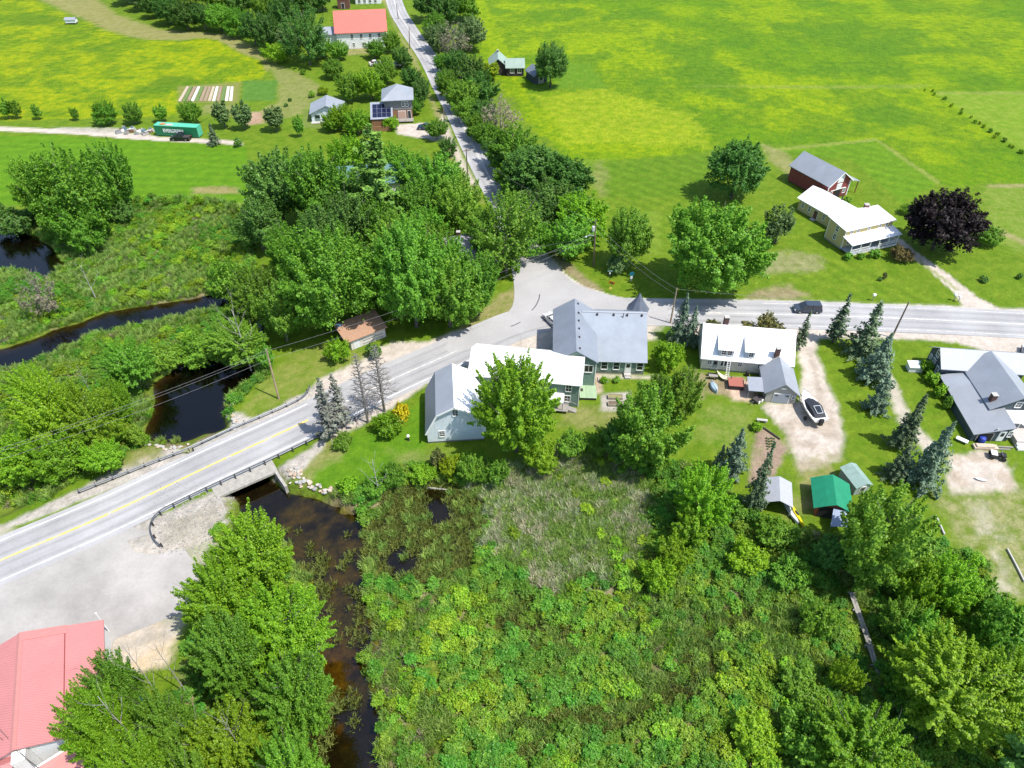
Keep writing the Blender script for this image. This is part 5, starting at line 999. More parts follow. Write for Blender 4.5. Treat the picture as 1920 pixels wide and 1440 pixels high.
for i, (x, y, t, w_, k, m, l) in enumerate([(800, 40, -40, 56, 'maple', 'dark', 'dark tree at the top edge right of the side road'), (835, 52, -20, 56, 'maple', 'dark', 'dark tree at the top edge, second from the side road'), (868, 40, -30, 60, 'maple', 'mid', 'tree at the top edge beside the meadow corner'), (880, 80, 25, 60, 'maple', 'will', 'low greyish thicket tree at the meadow corner'), (820, 92, 40, 50, 'maple', 'will', 'greyish tree overhanging the upper side road'), (848, 118, 34, 66, 'grey', None, 'grey half bare tree beside the upper side road'), (858, 150, 84, 56, 'maple', 'dark', 'dark tree below the grey half bare tree'), (884, 172, 96, 60, 'maple', 'dark', 'dark tree on the field side, left of the cottage'), (838, 186, 122, 40, 'maple', 'mid', 'small tree leaning over the side road bend'), (868, 205, 138, 62, 'maple', 'mid', 'bright green domed tree above the road bend'), (905, 196, 128, 60, 'maple', 'dark', 'dark tree under the left end of the cottage'), (920, 150, 112, 32, 'oval', 'lime', 'narrow yellowish tree touching the cottage'), (938, 252, 172, 74, 'grey', None, 'larger grey half bare tree above the straight of the side road'), (905, 230, 180, 50, 'maple', 'dark', 'dark tree between the road bend and the larger grey tree'), (962, 288, 222, 92, 'maple', 'mid', 'tree below the larger grey one against the bright meadow'), (985, 320, 262, 70, 'maple', 'dark', 'dark tree in the middle of the roadside belt'), (1000, 355, 262, 105, 'round', 'dark', 'dark domed tree near the lower end of the belt'), (1052, 385, 278, 100, 'round', 'dark', 'dark domed tree at the field corner of the belt'), (1030, 420, 320, 90, 'maple', 'dark', 'shadowed tree below the domed trees'), (1090, 440, 345, 100, 'maple', 'bright', 'bright green tree at the lower end of the belt'), (1060, 470, 390, 90, 'maple', 'mid', 'leafy tree over the verge above the junction'), (960, 335, 290, 60, 'maple', 'mid', 'low tree right beside the straight side road'), (895, 255, 205, 50, 'maple', 'mid', 'low tree on the verge opposite the sandy parking place'), (930, 300, 250, 55, 'maple', 'dark', 'dark low tree on the verge above the crossarm pole'), (1010, 440, 350, 80, 'maple', 'dark', 'shadowed tree close to the junction road'), (850, 130, 100, 44, 'maple', 'mid', 'leafy tree under the grey half bare one'), (870, 232, 178, 44, 'maple', 'mid', 'tree filling the verge below the road bend'), (912, 278, 222, 50, 'maple', 'mid', 'tree filling the verge above the crossarm pole'), (948, 322, 268, 54, 'maple', 'dark', 'dark tree at the verge opposite the crossarm pole'), (978, 385, 310, 70, 'maple', 'mid', 'tree at the verge just above the junction'), (832, 128, 96, 36, 'maple', 'mid', 'small tree squeezed against the upper side road'), (840, 160, 122, 40, 'maple', 'dark', 'dark low tree at the narrowest part of the side road'), (815, 68, 20, 44, 'maple', 'mid', 'tree leaning over the topmost stretch of the side road')]):
    T(k, x, y, t - 2, w_ * 1.28, l, group=eg, m=m)
T('round', 1033, 164, 72, 68, 'solitary dark round tree beside the dark cottage', m='dark')
for x, y, w_, l in [(1040, 250, 40, 'low bushes in the bright meadow'), ]: pass
# ---- right hand fields and gardens
T('round', 1384, 372, 248, 122, 'big solitary dark round tree in the mown field behind the spreading maple', m='dark'); T('bigmaple', 1345, 545, 355, 212, 'huge spreading maple beside the main road'); T('willow', 1465, 455, 374, 72, 'grey green willow right of the huge maple'); T('round', 1180, 500, 376, 92, 'dark rounded tree beside the pole at the junction', m='mid'); T('shrub', 1160, 512, 470, 46, 'bushy shrub at the foot of the junction tree', 'bush', 'shrub', m='will'); T('round', 1778, 468, 338, 152, 'dark purple copper beech on the lawn', 'copper_beech', m='cop')
for x, y, t, w_, m, l in [(1692, 488, 453, 48, 'red', 'bronze green bush at the start of the yellow farmhouse driveway'), (1660, 522, 508, 12, 'red', 'tiny reddish bush on the lawn below the bronze bush'), (1650, 526, 518, 10, 'dark', 'tiny dark bush on the lawn left of the tiny reddish one'), (1846, 528, 514, 20, 'dark', 'small dark bush alone on the lawn right of the driveway'), (1912, 522, 510, 16, 'dark', 'small dark bush on the lawn at the right edge'), (1590, 486, 470, 22, 'mid', 'green bush at the left corner of the farmhouse porch'), (1615, 482, 472, 18, 'mid', 'small bush in front of the farmhouse porch'), (1640, 474, 462, 26, 'mid', 'bush at the right end of the farmhouse porch'), (1588, 378, 366, 24, 'mid', 'bush between the red barn and the yellow ell'), (1705, 398, 378, 36, 'mid', 'bright bush left of the copper beech'), (1855, 440, 415, 60, 'mid', 'bright bush right of the copper beech')]:
    T('shrub', x, y, t, w_, l, 'bush', 'shrub', m=m)
hd = 'bushes along the diagonal field boundary'
for k in range(20):
    f = (k + rg.uniform(-.8, .8)) / 19; x, y = 1742 + f * 178 + rg.uniform(-5, 5), 168 + f * 118 + rg.uniform(-4, 4); wd0 = rg.uniform(3, 9) + 4 * f
    T('shrub', x, y, y - wd0 * .45, wd0, 'low bush in the hedge line running diagonally across the far right field', 'bush', 'shrub', hd, m=rg.choice(('bright', 'lime', 'sage')))
# ---- the wood in the middle
wg = 'trees of the wood between brook and side road'
for x, y, t, w_, k, m, l in [(512, 425, 258, 150, 'maple', 'dark', 'dark tree at the left edge of the wood below the lawn strip'), (598, 440, 250, 150, 'maple', 'mid', 'large tree left of the teal roof'), (560, 330, 268, 110, 'maple', 'mid', 'tree at the upper left of the wood behind the dark one'), (655, 330, 240, 96, 'maple', 'bright', 'brighter tree at the top of the wood below the pale garage'), (720, 440, 234, 135, 'pine', None, 'tall feathery white pine in the middle of the wood'), (815, 400, 262, 120, 'maple', 'mid', 'tree at the top right of the wood beside the side road'), (770, 350, 275, 90, 'maple', 'mid', 'tree between the white pine and the side road'), (855, 450, 305, 110, 'maple', 'mid', 'tree on the side road edge of the wood'), (650, 480, 330, 130, 'maple', 'dark', 'dark tree below the teal roof'), (480, 470, 355, 110, 'maple', 'dark', 'dark tree over the marsh at the left edge of the wood'), (545, 520, 395, 110, 'maple', 'mid', 'middle tree of the wood on the marsh side'), (735, 520, 372, 120, 'maple', 'mid', 'tree in the centre of the wood'), (612, 620, 400, 210, 'bigmaple', 'mid', 'broad light green crown left of the tan shed'), (768, 612, 390, 165, 'bigmaple', 'mid', 'broad crown above the tan shed'), (838, 612, 445, 150, 'maple', 'mid', 'leafy tree at the road edge right of the tan shed'), (893, 590, 452, 110, 'maple', 'mid', 'leafy tree beside the junction in front of the grey roof'), (815, 520, 400, 110, 'maple', 'mid', 'tree left of the grey roof'), (690, 570, 430, 120, 'maple', 'dark', 'shadowed tree between the two broad crowns'), (900, 480, 382, 90, 'maple', 'mid', 'tree behind the grey roof by the side road'), (700, 480, 352, 110, 'maple', 'mid', 'tree right of the dark one below the teal roof'), (765, 440, 318, 110, 'maple', 'mid', 'tree just right of the white pine'), (800, 480, 370, 110, 'maple', 'mid', 'tree between the centre of the wood and the side road'), (655, 410, 305, 90, 'maple', 'mid', 'tree covering the left half of the teal roof'), (595, 520, 360, 110, 'maple', 'dark', 'shaded tree between the marsh side and the dark tree'), (845, 560, 420, 100, 'maple', 'mid', 'tree in front of the grey roof on the left'), (690, 395, 290, 100, 'maple', 'mid', 'tree in front of the teal roof beside the pine'), (740, 330, 262, 80, 'maple', 'mid', 'tree behind the white pine below the sandy parking'), (845, 375, 290, 70, 'maple', 'mid', 'tree at the verge left of the crossarm pole'), (620, 390, 300, 80, 'maple', 'dark', 'dark tree in front of the left end of the teal roof')]:
    T(k, x, y, t, w_, l, group=wg, m=m)
T('airy', 948, 512, 338, 175, 'tall open crowned tree overhanging the side road at the junction', m='mid'); T('airy', 985, 470, 390, 110, 'smaller open tree right beside the tall one at the junction', m='mid')
T('shrub', 632, 676, 622, 58, 'bright round bush beside the tan shed', 'bush', 'shrub', m='bright'); T('shrub', 700, 668, 636, 36, 'small shrub at the front wall of the tan shed', 'bush', 'shrub', m='dark')
# ---- north marsh trees
for x, y, t, w_, k, m, l in [(470, 610, 470, 120, 'locust', 'mid', 'light green tree over the brook at the left of the wood'), (520, 640, 500, 110, 'maple', 'mid', 'tree at the brook bend left of the broad crown'), (430, 560, 470, 100, 'shrub', 'sage', 'grey green thicket tree on the brook bank'), (440, 672, 582, 120, 'locust', 'mid', 'bright tree on the tongue of land above the pond'), (375, 655, 612, 100, 'shrub', 'mid', 'wide low bush on the tongue of land between brook and pond'), (236, 728, 620, 110, 'locust', 'mid', 'spreading tree left of the pond with pale leaning trunks'), (300, 690, 628, 80, 'shrub', 'mid', 'bush at the upper edge of the pond'), (85, 850, 672, 140, 'locust', 'bright', 'bright feathery tree at the left edge above the road'), (160, 850, 700, 125, 'locust', 'bright', 'bright tree between the left edge and the pond'), (50, 760, 672, 100, 'locust', 'bright', 'feathery tree by the brook at the left edge'), (212, 795, 690, 70, 'maple', 'bright', 'olive tree leaning over the left shore of the pond'), (110, 900, 790, 120, 'maple', 'bright', 'leafy tree just above the road at the left'), (30, 900, 790, 120, 'maple', 'bright', 'leafy tree above the road at the left edge'), (250, 838, 790, 40, 'willow', 'sage', 'dark drooping shrub at the lower left corner of the pond'), (185, 885, 810, 90, 'maple', 'bright', 'leafy low tree where the wires cross by the road'), (70, 590, 500, 90, 'grey', None, 'sparse leaning tree in the marsh near the upper left pool'), (497, 690, 640, 46, 'shrub', 'mid', 'bush at the foot of the dead tree by the pond')]:
    T(k, x, y, t, w_, l, 'bush' if k == 'shrub' else 'tree', 'shrub' if k == 'shrub' else 'tree', m=m)
for x, y, t, w_, l in [(473, 698, 565, 70, 'dead bleached tree beside the pond'), (180, 560, 488, 44, 'small dead bleached tree standing in the upper marsh'), (262, 735, 670, 50, 'dead leaning stem left of the pond'), (152, 840, 775, 50, 'dead bent tree among the bright trees at the left'), (170, 735, 680, 30, 'short dead stem near the left brook bank'), (712, 935, 852, 54, 'white dead tree on the lawn edge by the stream')]:
    T('snag', x, y, t, w_, l, 'dead_tree', 'dead tree')
# ---- roadside by the bridge and the barn
T('deadspruce', 623, 822, 708, 56, 'blue grey thinning spruce at the guardrail, leftmost of four', 'spruce_tree', z=0); T('deadspruce', 643, 800, 700, 48, 'grey dying spruce second from the left at the guardrail', 'spruce_tree', z=0); T('bare', 690, 792, 662, 66, 'bare dead spruce third from the left at the guardrail', 'dead_spruce', 'dead tree', z=0); T('bare', 721, 771, 648, 76, 'tallest bare dead spruce at the guardrail nearest the barn', 'dead_spruce', 'dead tree', z=0)
T('shrub', 727, 812, 762, 70, 'rounded green shrub below the golden shrub', 'bush', 'shrub', m='bright', z=0); T('shrub', 748, 796, 748, 44, 'golden yellow shrub by the bare spruce', 'bush', 'shrub', m='yel', z=0); T('shrub', 642, 836, 804, 46, 'dark green shrub under the leftmost spruce', 'bush', 'shrub', m='mid', z=0)
T('locust', 968, 846, 632, 188, 'big feathery bright tree between the barn and the white roof', z=0, m='bright')
for i, (x, y, t, w_, k, m, l) in enumerate([(655, 915, 885, 48, 'shrub', 'bright', 'bright shrub at the stone edge of the lawn'), (700, 925, 885, 56, 'shrub', 'mid', 'shrub at the foot of the white dead tree'), (735, 910, 860, 60, 'shrub', 'mid', 'broad shrub right of the white dead tree'), (790, 905, 855, 60, 'shrub', 'bright', 'shrub at the end of the floating log'), (818, 880, 832, 32, 'shrub', 'red', 'brown bush below the barn corner'), (845, 890, 845, 50, 'shrub', 'lime', 'yellow green shrub below the barn'), (880, 900, 840, 60, 'shrub', 'mid', 'shrub thicket below the big feathery tree'), (925, 905, 845, 70, 'shrub', 'mid', 'dark thicket at the foot of the big feathery tree'), (1010, 880, 800, 90, 'maple', 'bright', 'lower leafy tree right of the big feathery one'), (1070, 850, 798, 70, 'shrub', 'mid', 'bushy hedge shrub below the green deck'), (1120, 850, 800, 60, 'shrub', 'mid', 'bushy hedge shrub below the raised beds'), (1225, 868, 690, 165, 'maple', 'mid', 'large leafy tree at the marsh edge below the turreted house'), (1165, 860, 765, 90, 'maple', 'dark', 'darker tree left of the large marsh edge tree'), (1285, 780, 670, 90, 'maple', 'sage', 'olive tree left of the red topped box'), (1255, 690, 622, 68, 'shrub', 'bright', 'bright rounded bush below the spruce at the turret'), (1245, 740, 690, 60, 'shrub', 'mid', 'bush by the corner of the long wing'), (1290, 740, 680, 44, 'grey', None, 'twiggy purplish shrub beside the cream house')]):
    T(k, x, y, t, w_, l, 'bush' if k in ('shrub', ) else 'tree', 'shrub' if k in ('shrub', ) else 'tree', m=m)
T('bluespruce', 1272, 640, 552, 46, 'pale blue spruce beside the turret, taller of two', 'spruce_tree'); T('bluespruce', 1292, 645, 575, 40, 'pale blue spruce beside the turret, shorter of two', 'spruce_tree')
T('shrub', 1435, 626, 578, 104, 'wide bronze flecked bush behind the dormer roof', 'bush', 'shrub', m='red'); T('shrub', 1338, 616, 594, 36, 'small greyish bush behind the chimney', 'bush', 'shrub', m='red'); T('shrub', 1255, 665, 640, 40, 'low bush on the lawn between the two houses', 'bush', 'shrub', m='mid')
# ---- spruces on the right
for x, y, t, w_, k, l in [(1497, 652, 584, 28, 'thinspruce', 'thin ragged spruce at the right end of the white roof'), (1560, 643, 552, 42, 'thinspruce', 'ragged narrow spruce on the lawn edge by the road'), (1612, 664, 565, 74, 'spruce', 'tall dark spruce above the two blue ones'), (1634, 712, 628, 76, 'bluespruce', 'bright blue spruce below the tall dark one'), (1638, 770, 703, 52, 'bluespruce', 'small blue spruce lowest of the lawn group'), (1686, 838, 740, 62, 'spruce', 'grey green spruce with big round shadow left of the gravel patch'), (1724, 905, 796, 84, 'bluespruce', 'grey blue spruce beside the gravel patch'), (1676, 895, 836, 56, 'spruce', 'dark spruce behind the leafy tree at the sheds'), (1368, 888, 806, 62, 'bluespruce', 'blue spruce by the garden plot, left one'), (1410, 950, 830, 52, 'spruce', 'dark narrow spruce beside the silver canopy shed'), (1345, 880, 835, 26, 'thinspruce', 'small thin spruce at the marsh edge')]:
    T(k, x, y, t, w_, l, 'spruce_tree', group='spruces round the right hand lawns')
for x, y, w_, l in [(1736, 698, 32, 'bright bush row by the slate blue wall, topmost bush'), (1750, 718, 34, 'bright bush row by the slate blue wall, middle bush'), (1764, 742, 32, 'bright bush row by the slate blue wall, lowest bush'), (1780, 765, 22, 'olive bush at the lower end of the bright bush row')]: T('shrub', x, y, y - 28, w_, l, 'bush', 'shrub', m='bright' if y < 750 else 'sage')
T('shrub', 1418, 803, 788, 26, 'leafy hosta clump by the bench at the garden plot', 'bush', 'shrub', m='bright')
# ---- lower right and marsh edge
for x, y, t, w_, k, m, l in [(1480, 1090, 1030, 90, 'shrub', 'mid', 'leafy shrub in the marsh below the yellow kayak'), (1400, 1060, 1000, 90, 'shrub', 'bright', 'bright shrub in the marsh below the silver canopy shed'), (1505, 1300, 1235, 100, 'shrub', 'mid', 'broad bush in the marsh left of the duckboards'), (1590, 1290, 1225, 70, 'shrub', 'bright', 'bright bush close to the left side of the duckboards'), (1700, 1290, 1220, 90, 'shrub', 'mid', 'bush close to the right side of the duckboards'), (1420, 1390, 1320, 110, 'shrub', 'bright', 'bright thicket at the bottom edge right of the marsh'), (1840, 1130, 1060, 80, 'shrub', 'mid', 'leafy bush between the round shrub tree and the dry lawn'), (1700, 1190, 1110, 90, 'maple', 'mid', 'small tree right of the duckboard start'), (1668, 1075, 862, 200, 'maple', 'mid', 'large leafy tree beside the green tarp shelter'), (1562, 1070, 990, 80, 'maple', 'dark', 'dark shadowed tree below the green tarp shelter'), (1790, 1125, 1015, 120, 'maple', 'bright', 'round bright shrub tree below the lower lawn'), (1725, 1130, 1030, 100, 'shrub', 'bright', 'bright shrub left of the round shrub tree'), (1885, 1210, 1110, 120, 'shrub', 'mid', 'leafy shrub at the right edge below the dry lawn'), (1325, 985, 850, 125, 'locust', 'bright', 'bright tree left of the silver canopy shed'), (1300, 1020, 935, 90, 'maple', 'bright', 'rounded tree in the marsh left of the canopy shed'), (1460, 1010, 955, 90, 'shrub', 'mid', 'leafy shrub in front of the canopy shed'), (1235, 1100, 1035, 80, 'shrub', 'bright', 'bright shrub clump in the middle of the marsh'), (1265, 1060, 990, 80, 'shrub', 'bright', 'shrub clump above the bright marsh clump'), (1790, 1330, 1165, 250, 'locust', 'bright', 'wide tree at the right with boardwalk passing below it'), (1620, 1430, 1290, 200, 'locust', 'bright', 'yellow green tree over the lower boardwalk'), (1895, 1330, 1200, 160, 'locust', 'bright', 'leafy tree at the right edge'), (1885, 1480, 1330, 150, 'pine', None, 'blue green pine in the lower right corner'), (1730, 1225, 1130, 110, 'shrub', 'mid', 'leafy bush right of the boardwalk start'), (1520, 1400, 1310, 130, 'shrub', 'mid', 'dark thicket left of the yellow green tree'), (1540, 1180, 1115, 80, 'shrub', 'mid', 'leafy bush left of the boardwalk')]:
    T(k, x, y, t, w_, l, 'bush' if k == 'shrub' else 'tree', 'shrub' if k == 'shrub' else 'tree', m=m)
# ---- near trees at the bottom left
bg_ = 'bright trees along the stream by the red roofed building'
for x, y, t, w_, m, l in [(470, 1110, 938, 170, 'bright', 'bright feathery tree beside the culvert'), (405, 1180, 1010, 165, 'bright', 'bright tree over the edge of the asphalt lot'), (530, 1240, 1075, 190, 'bright', 'bright tree hanging over the stream below the lot'), (420, 1300, 1130, 150, 'mid', 'tree right of the sandy patch'), (545, 1370, 1195, 170, 'mid', 'tree on the stream bank at the bottom'), (205, 1345, 1205, 110, 'mid', 'tree growing over the red roof edge'), (175, 1430, 1268, 140, 'bright', 'lower tree overlapping the red roof corner'), (300, 1420, 1255, 140, 'mid', 'tree with dead sticks right of the red roof'), (430, 1450, 1300, 170, 'bright', 'bright tree cut by the bottom edge'), (250, 1520, 1360, 150, 'bright', 'bright tree near the bottom left corner'), (540, 1530, 1350, 150, 'mid', 'tree by the stream cut by the bottom edge'), (345, 1560, 1385, 140, 'mid', 'low tree cut by the bottom edge between two bright ones')]:
    T('locust', x, y, t, w_, l, group=bg_, m=m)
for x, y, t, w_, l in [(318, 1330, 1190, 60, 'bundle of grey dead branches beside the sandy patch'), (290, 1430, 1290, 80, 'pale dead branches in front of the white wall'), (420, 1440, 1350, 70, 'dead branches sticking out of the bright trees at the bottom'), (610, 1290, 1215, 60, 'dead branches reaching over the stream'), (350, 1300, 1195, 60, 'dead grey sticks above the sandy patch'), (475, 1440, 1330, 60, 'dead branches among the lowest bright trees'), (600, 1210, 1150, 46, 'dead twigs at the stream edge of the bright trees')]: T('snag', x, y, t, w_, l, 'dead_tree', 'dead tree', z=0)

# ---- marsh plants: uncountable cover, scattered by geometry nodes
store = bpy.data.collections.new('marsh_plant_kinds')
def pr_obj(name, me): o = bpy.data.objects.new(name, me); store.objects.link(o); return o
def blades(seed, R, H, n, m, wd_=.07, flop=.35):
    g = np.random.default_rng(seed); a = g.uniform(0, 6.283, n); r = R * np.sqrt(g.random(n)); p = np.stack([np.cos(a) * r, np.sin(a) * r, np.zeros(n)], 1); h = H * g.uniform(.5, 1.1, n)
    tip = p + np.stack([g.normal(size=n) * flop * H, g.normal(size=n) * flop * H, h], 1); s = np.stack([-np.sin(a + 1), np.cos(a + 1), np.zeros(n)], 1) * wd_ * g.uniform(.6, 1.4, (n, 1)); mid = (p + tip) / 2 + np.array([0, 0, .12 * H])
    V = np.stack([p - s * .6, p + s * .6, mid + s, mid - s, tip + s * .3, tip - s * .3], 1).reshape(-1, 3); i = np.arange(n)[:, None] * 6
    Q = np.concatenate([i + np.array([[0, 1, 2, 3]]), i + np.array([[3, 2, 4, 5]])]); me = bpy.data.meshes.new('tuft'); fill_mesh(me, V, Q); at = me.attributes.new('leaf', 'FLOAT', 'FACE'); at.data.foreach_set('value', np.tile(g.random(n), 2).astype(np.float32)); me.materials.append(m); return me
KIN = [pr_obj('a%d' % i, me) for i, me in enumerate(
    [broad(200, 1.0, 1.15, 30, 760, .135, L_SAGE, up=.25, low=-.1, lobes=5, wid=.22), broad(201, 1.0, 1.2, 30, 760, .135, L_SAGED, up=.2, low=-.1, lobes=5, wid=.22), broad(202, 1.0, 1.35, 28, 700, .135, L_SAGEL, up=.35, low=-.1, lobes=5, wid=.2), broad(203, 1.1, 1.0, 32, 760, .13, L_SAGE, up=.2, low=-.1, lobes=6, wid=.2),
     blades(204, .6, 1.0, 130, L_REED, .024), blades(205, .6, .95, 120, L_SEDGE, .026), blades(206, .7, .5, 60, L_OLIVE, .04, .5), blades(207, .8, .55, 80, L_SAGED, .05, .5), blades(208, .6, .6, 50, L_BR, .05, .6), blades(209, .7, .45, 60, L_SAGEL, .05, .5)])]
WALK = spline([G(x, y, -1.15) for x, y in [(1597, 1110), (1606, 1138), (1618, 1170), (1628, 1200), (1640, 1240), (1655, 1275), (1672, 1310), (1698, 1350), (1722, 1380), (1740, 1415)]], 1.0)
def scatter(name, label, P, S, Kd, seed):
    """P positions, S sizes, Kd kind per point"""
    n_ = len(P); me = bpy.data.meshes.new(name); me.vertices.add(n_); me.vertices.foreach_set('co', P.astype(np.float32).ravel())
    g = np.random.default_rng(seed)
    for nm, ty, v in (('kind_no', 'INT', Kd.astype(np.int32)), ('size', 'FLOAT', S.astype(np.float32)), ('turn', 'FLOAT', g.uniform(0, 6.283, n_).astype(np.float32))): a = me.attributes.new(nm, ty, 'POINT'); a.data.foreach_set('value', v)
    o = bpy.data.objects.new(name, me); C.objects.link(o); tag(o, label, kind='stuff')
    ng = bpy.data.node_groups.new(name, 'GeometryNodeTree'); ng.interface.new_socket('Geometry', in_out='INPUT', socket_type='NodeSocketGeometry'); ng.interface.new_socket('Geometry', in_out='OUTPUT', socket_type='NodeSocketGeometry')
    N_ = ng.nodes; i_ = N_.new('NodeGroupInput'); o_ = N_.new('NodeGroupOutput'); ip = N_.new('GeometryNodeInstanceOnPoints'); ci = N_.new('GeometryNodeCollectionInfo'); ci.inputs['Collection'].default_value = store; ci.inputs['Separate Children'].default_value = True; ci.inputs['Reset Children'].default_value = True
    def na(nm, ty): x = N_.new('GeometryNodeInputNamedAttribute'); x.data_type = ty; x.inputs['Name'].default_value = nm; return x.outputs[0]
    cx = N_.new('ShaderNodeCombineXYZ'); ng.links.new(na('turn', 'FLOAT'), cx.inputs[2]); ng.links.new(i_.outputs[0], ip.inputs['Points']); ng.links.new(ci.outputs[0], ip.inputs['Instance']); ip.inputs['Pick Instance'].default_value = True
    ng.links.new(na('kind_no', 'INT'), ip.inputs['Instance Index']); ng.links.new(cx.outputs[0], ip.inputs['Rotation']); ng.links.new(na('size', 'FLOAT'), ip.inputs['Scale']); ng.links.new(ip.outputs[0], o_.inputs[0])
    md = o.modifiers.new('scatter', 'NODES'); md.node_group = ng; return o
def field(x0, x1, y0, y1, step, seed):
    g = np.random.default_rng(seed); X, Y = np.meshgrid(np.arange(x0, x1, step), np.arange(y0, y1, step)); X = X.ravel() + g.uniform(-.5, .5, X.size) * step; Y = Y.ravel() + g.uniform(-.5, .5, Y.size) * step
    h, m, wt, wet, cv, _ = height(X, Y); k = (m > -.3) & ((wt < -.2) | ((wt < 2.6) & (Y < 66) & (g.random(X.size) < .42 * (fbm(X, Y, .2, 3, 7) > .5)))) & (cv < -2.2); return X[k], Y[k], h[k], m[k], wt[k], wet[k], g
REEDS = W([(890, 880), (1050, 845), (1190, 880), (1215, 960), (1170, 1080), (1060, 1115), (960, 1060), (900, 990), (895, 940)], -1.6)
for nm, lab, (x0, x1, y0, y1), sd in (('marsh_plants', 'low bright marsh shrubs, sedges and reeds below the houses', (-48, 75, 18, 86), 301), ('streamside_marsh_plants', 'low marsh shrubs and grasses between the brook and the wood', (-130, -14, 62, 160), 302)):
    X, Y, h, m, wt, wet, g = field(x0, x1, y0, y1, .56, sd); near_ = Y < 80
    rd = sdist(X, Y, REEDS) + (fbm(X, Y, .25, 3, 4) - .5) * 6; c1 = fbm(X, Y, .16, 4, 33); c2 = fbm(X, Y, .10, 4, 55); c3 = fbm(X, Y, .30, 3, 77)
    u = g.random(X.size); kd = np.full(X.size, -1)
    shr = (c1 + (g.random(X.size) - .5) * .25) > (.39 if sd == 301 else .50)
    kd[shr] = np.where((c2[shr] > .58) & (u[shr] < .75), 2, np.where(c2[shr] < .46, 1, np.where(u[shr] < .34, 0, np.where(u[shr] < .66, 3, np.where(u[shr] < .93, 1, 2)))))
    ot = ~shr; kd[ot] = np.where(u[ot] < .30, 7, np.where(u[ot] < .38, 6, np.where(u[ot] < .80, 5, np.where(u[ot] < .92, 9, 8))))
    pick = g.random(X.size); kd[shr & (pick < (.42 if sd == 301 else .58))] = -1; kd[ot & (pick < .30)] = -1
    r_ = (rd > 0) & near_; kd[r_] = np.where(u[r_] < .30 + 1.2 * (c3[r_] - .5), 4, 5); kd[r_ & (c3 < .40) & (u < .12)] = 2
    w_ = (wet > -.3); kd[w_] = np.where(u[w_] < .70, 6, np.where(u[w_] < .82, 5, -1)); pool = sdist(X, Y, SHALLOW) > -1; kd[w_ & pool & (wet > 1.2) & (c3 < .40)] = -1; kd[w_ & ~pool & (u < .10)] = 0; kd[w_ & ~pool & (u > .9)] = 7
    wd_k = np.min([np.hypot(X - p.x, Y - p.y) for p in WALK[:len(WALK) // 2]], 0) if sd == 301 else np.full(X.size, 9.0); kd[wd_k < .85] = -1; kd[(wd_k < 1.6) & (kd < 4)] = -1
    kd[(wt > -.2) & (Y < 70)] = 6; kd[(wt > -1.3) & (wt < -.2) & (kd >= 0) & (kd < 4) & (g.random(X.size) < .75)] = 5
    if sd == 302: kd[sdist(X, Y, W([(418, 800), (424, 745), (475, 725), (480, 790), (445, 835), (250, 880), (225, 850), (300, 832), (345, 822)], -.8)) > 0] = -1
    kp = kd >= 0; X, Y, h, kd = X[kp], Y[kp], h[kp], kd[kp]
    S = np.where(kd < 4, g.uniform(.4, 1.15, X.size) ** 1.25, g.uniform(.6, 1.3, X.size)); z = np.where(kd == 6, np.maximum(h, WZ - .12), h - .03)
    scatter(nm, lab, np.stack([X, Y, z], 1), S, kd, sd)
    print(nm, X.size)
# ------------------------------------------------------------------ bridge, guardrails, stones
o_ = G(412, 927); d_ = (G(515, 882) - o_); ang = math.degrees(math.atan2(d_.y, d_.x)); M = frameM(o_, ang); SP = 7.6
M_BRC = mat('stained_bridge_concrete', (.36, .34, .30), .9, var=.22, scale=1.5, bump=.02, bscale=5)
r = thing('culvert_bridge', 'short concrete road bridge with wing walls over the brook', 'bridge', tuple(o_))
b = MB(); b.box(-.6, SP + .6, 0, 11.2, -.42, -.02, M); b.build('deck_slab', M_BRC, r)
b = MB(); b.box(-.5, SP + .5, -.42, 0, -.30, .08, M); b.build('headwall', M_BRC, r)
b = MB(); b.box(-.5, SP + .5, 11.2, 11.6, -.6, .06, M); b.build('headwall', M_BRC, r)
for x0 in (-.45, SP + .05):
    b = MB(); b.box(x0, x0 + .4, -.42, 11.5, -3.2, -.76, M); b.build('abutment', M_BRC, r)
for s_, x0, x1 in ((1, SP + .1, SP + .35), (-1, -.5, -.55)):
    b = MB(); t0, t1 = (x0, x0 + .4), (x1, x1 + .4)
    b.prism([M @ Vector(p) for p in ((t1[0], -3.3, -3.2), (t1[1], -3.3, -3.2), (t0[1], -.43, -3.2), (t0[0], -.43, -3.2))], [M @ Vector(p) for p in ((t1[0], -3.3, -.4), (t1[1], -3.3, -.4), (t0[1], -.43, .07), (t0[0], -.43, .07))]); b.build('wing_wall', M_BRC, r)
M_GALV = mat('weathered_galvanised_steel', (.17, .18, .19), .5, metal=.6, var=.15, scale=2); M_RUST = mat('dark_rusty_steel', (.06, .05, .05), .7, var=.2)
postm = MB(); postm.box(-.06, .06, -.09, .09, -.3, .78); postm = postm.mesh('post', M_RUST)
blkm = MB(); blkm.box(-.06, .06, -.09, .09, -.1, .17); blkm = blkm.mesh('spacer_block', M_RUST)
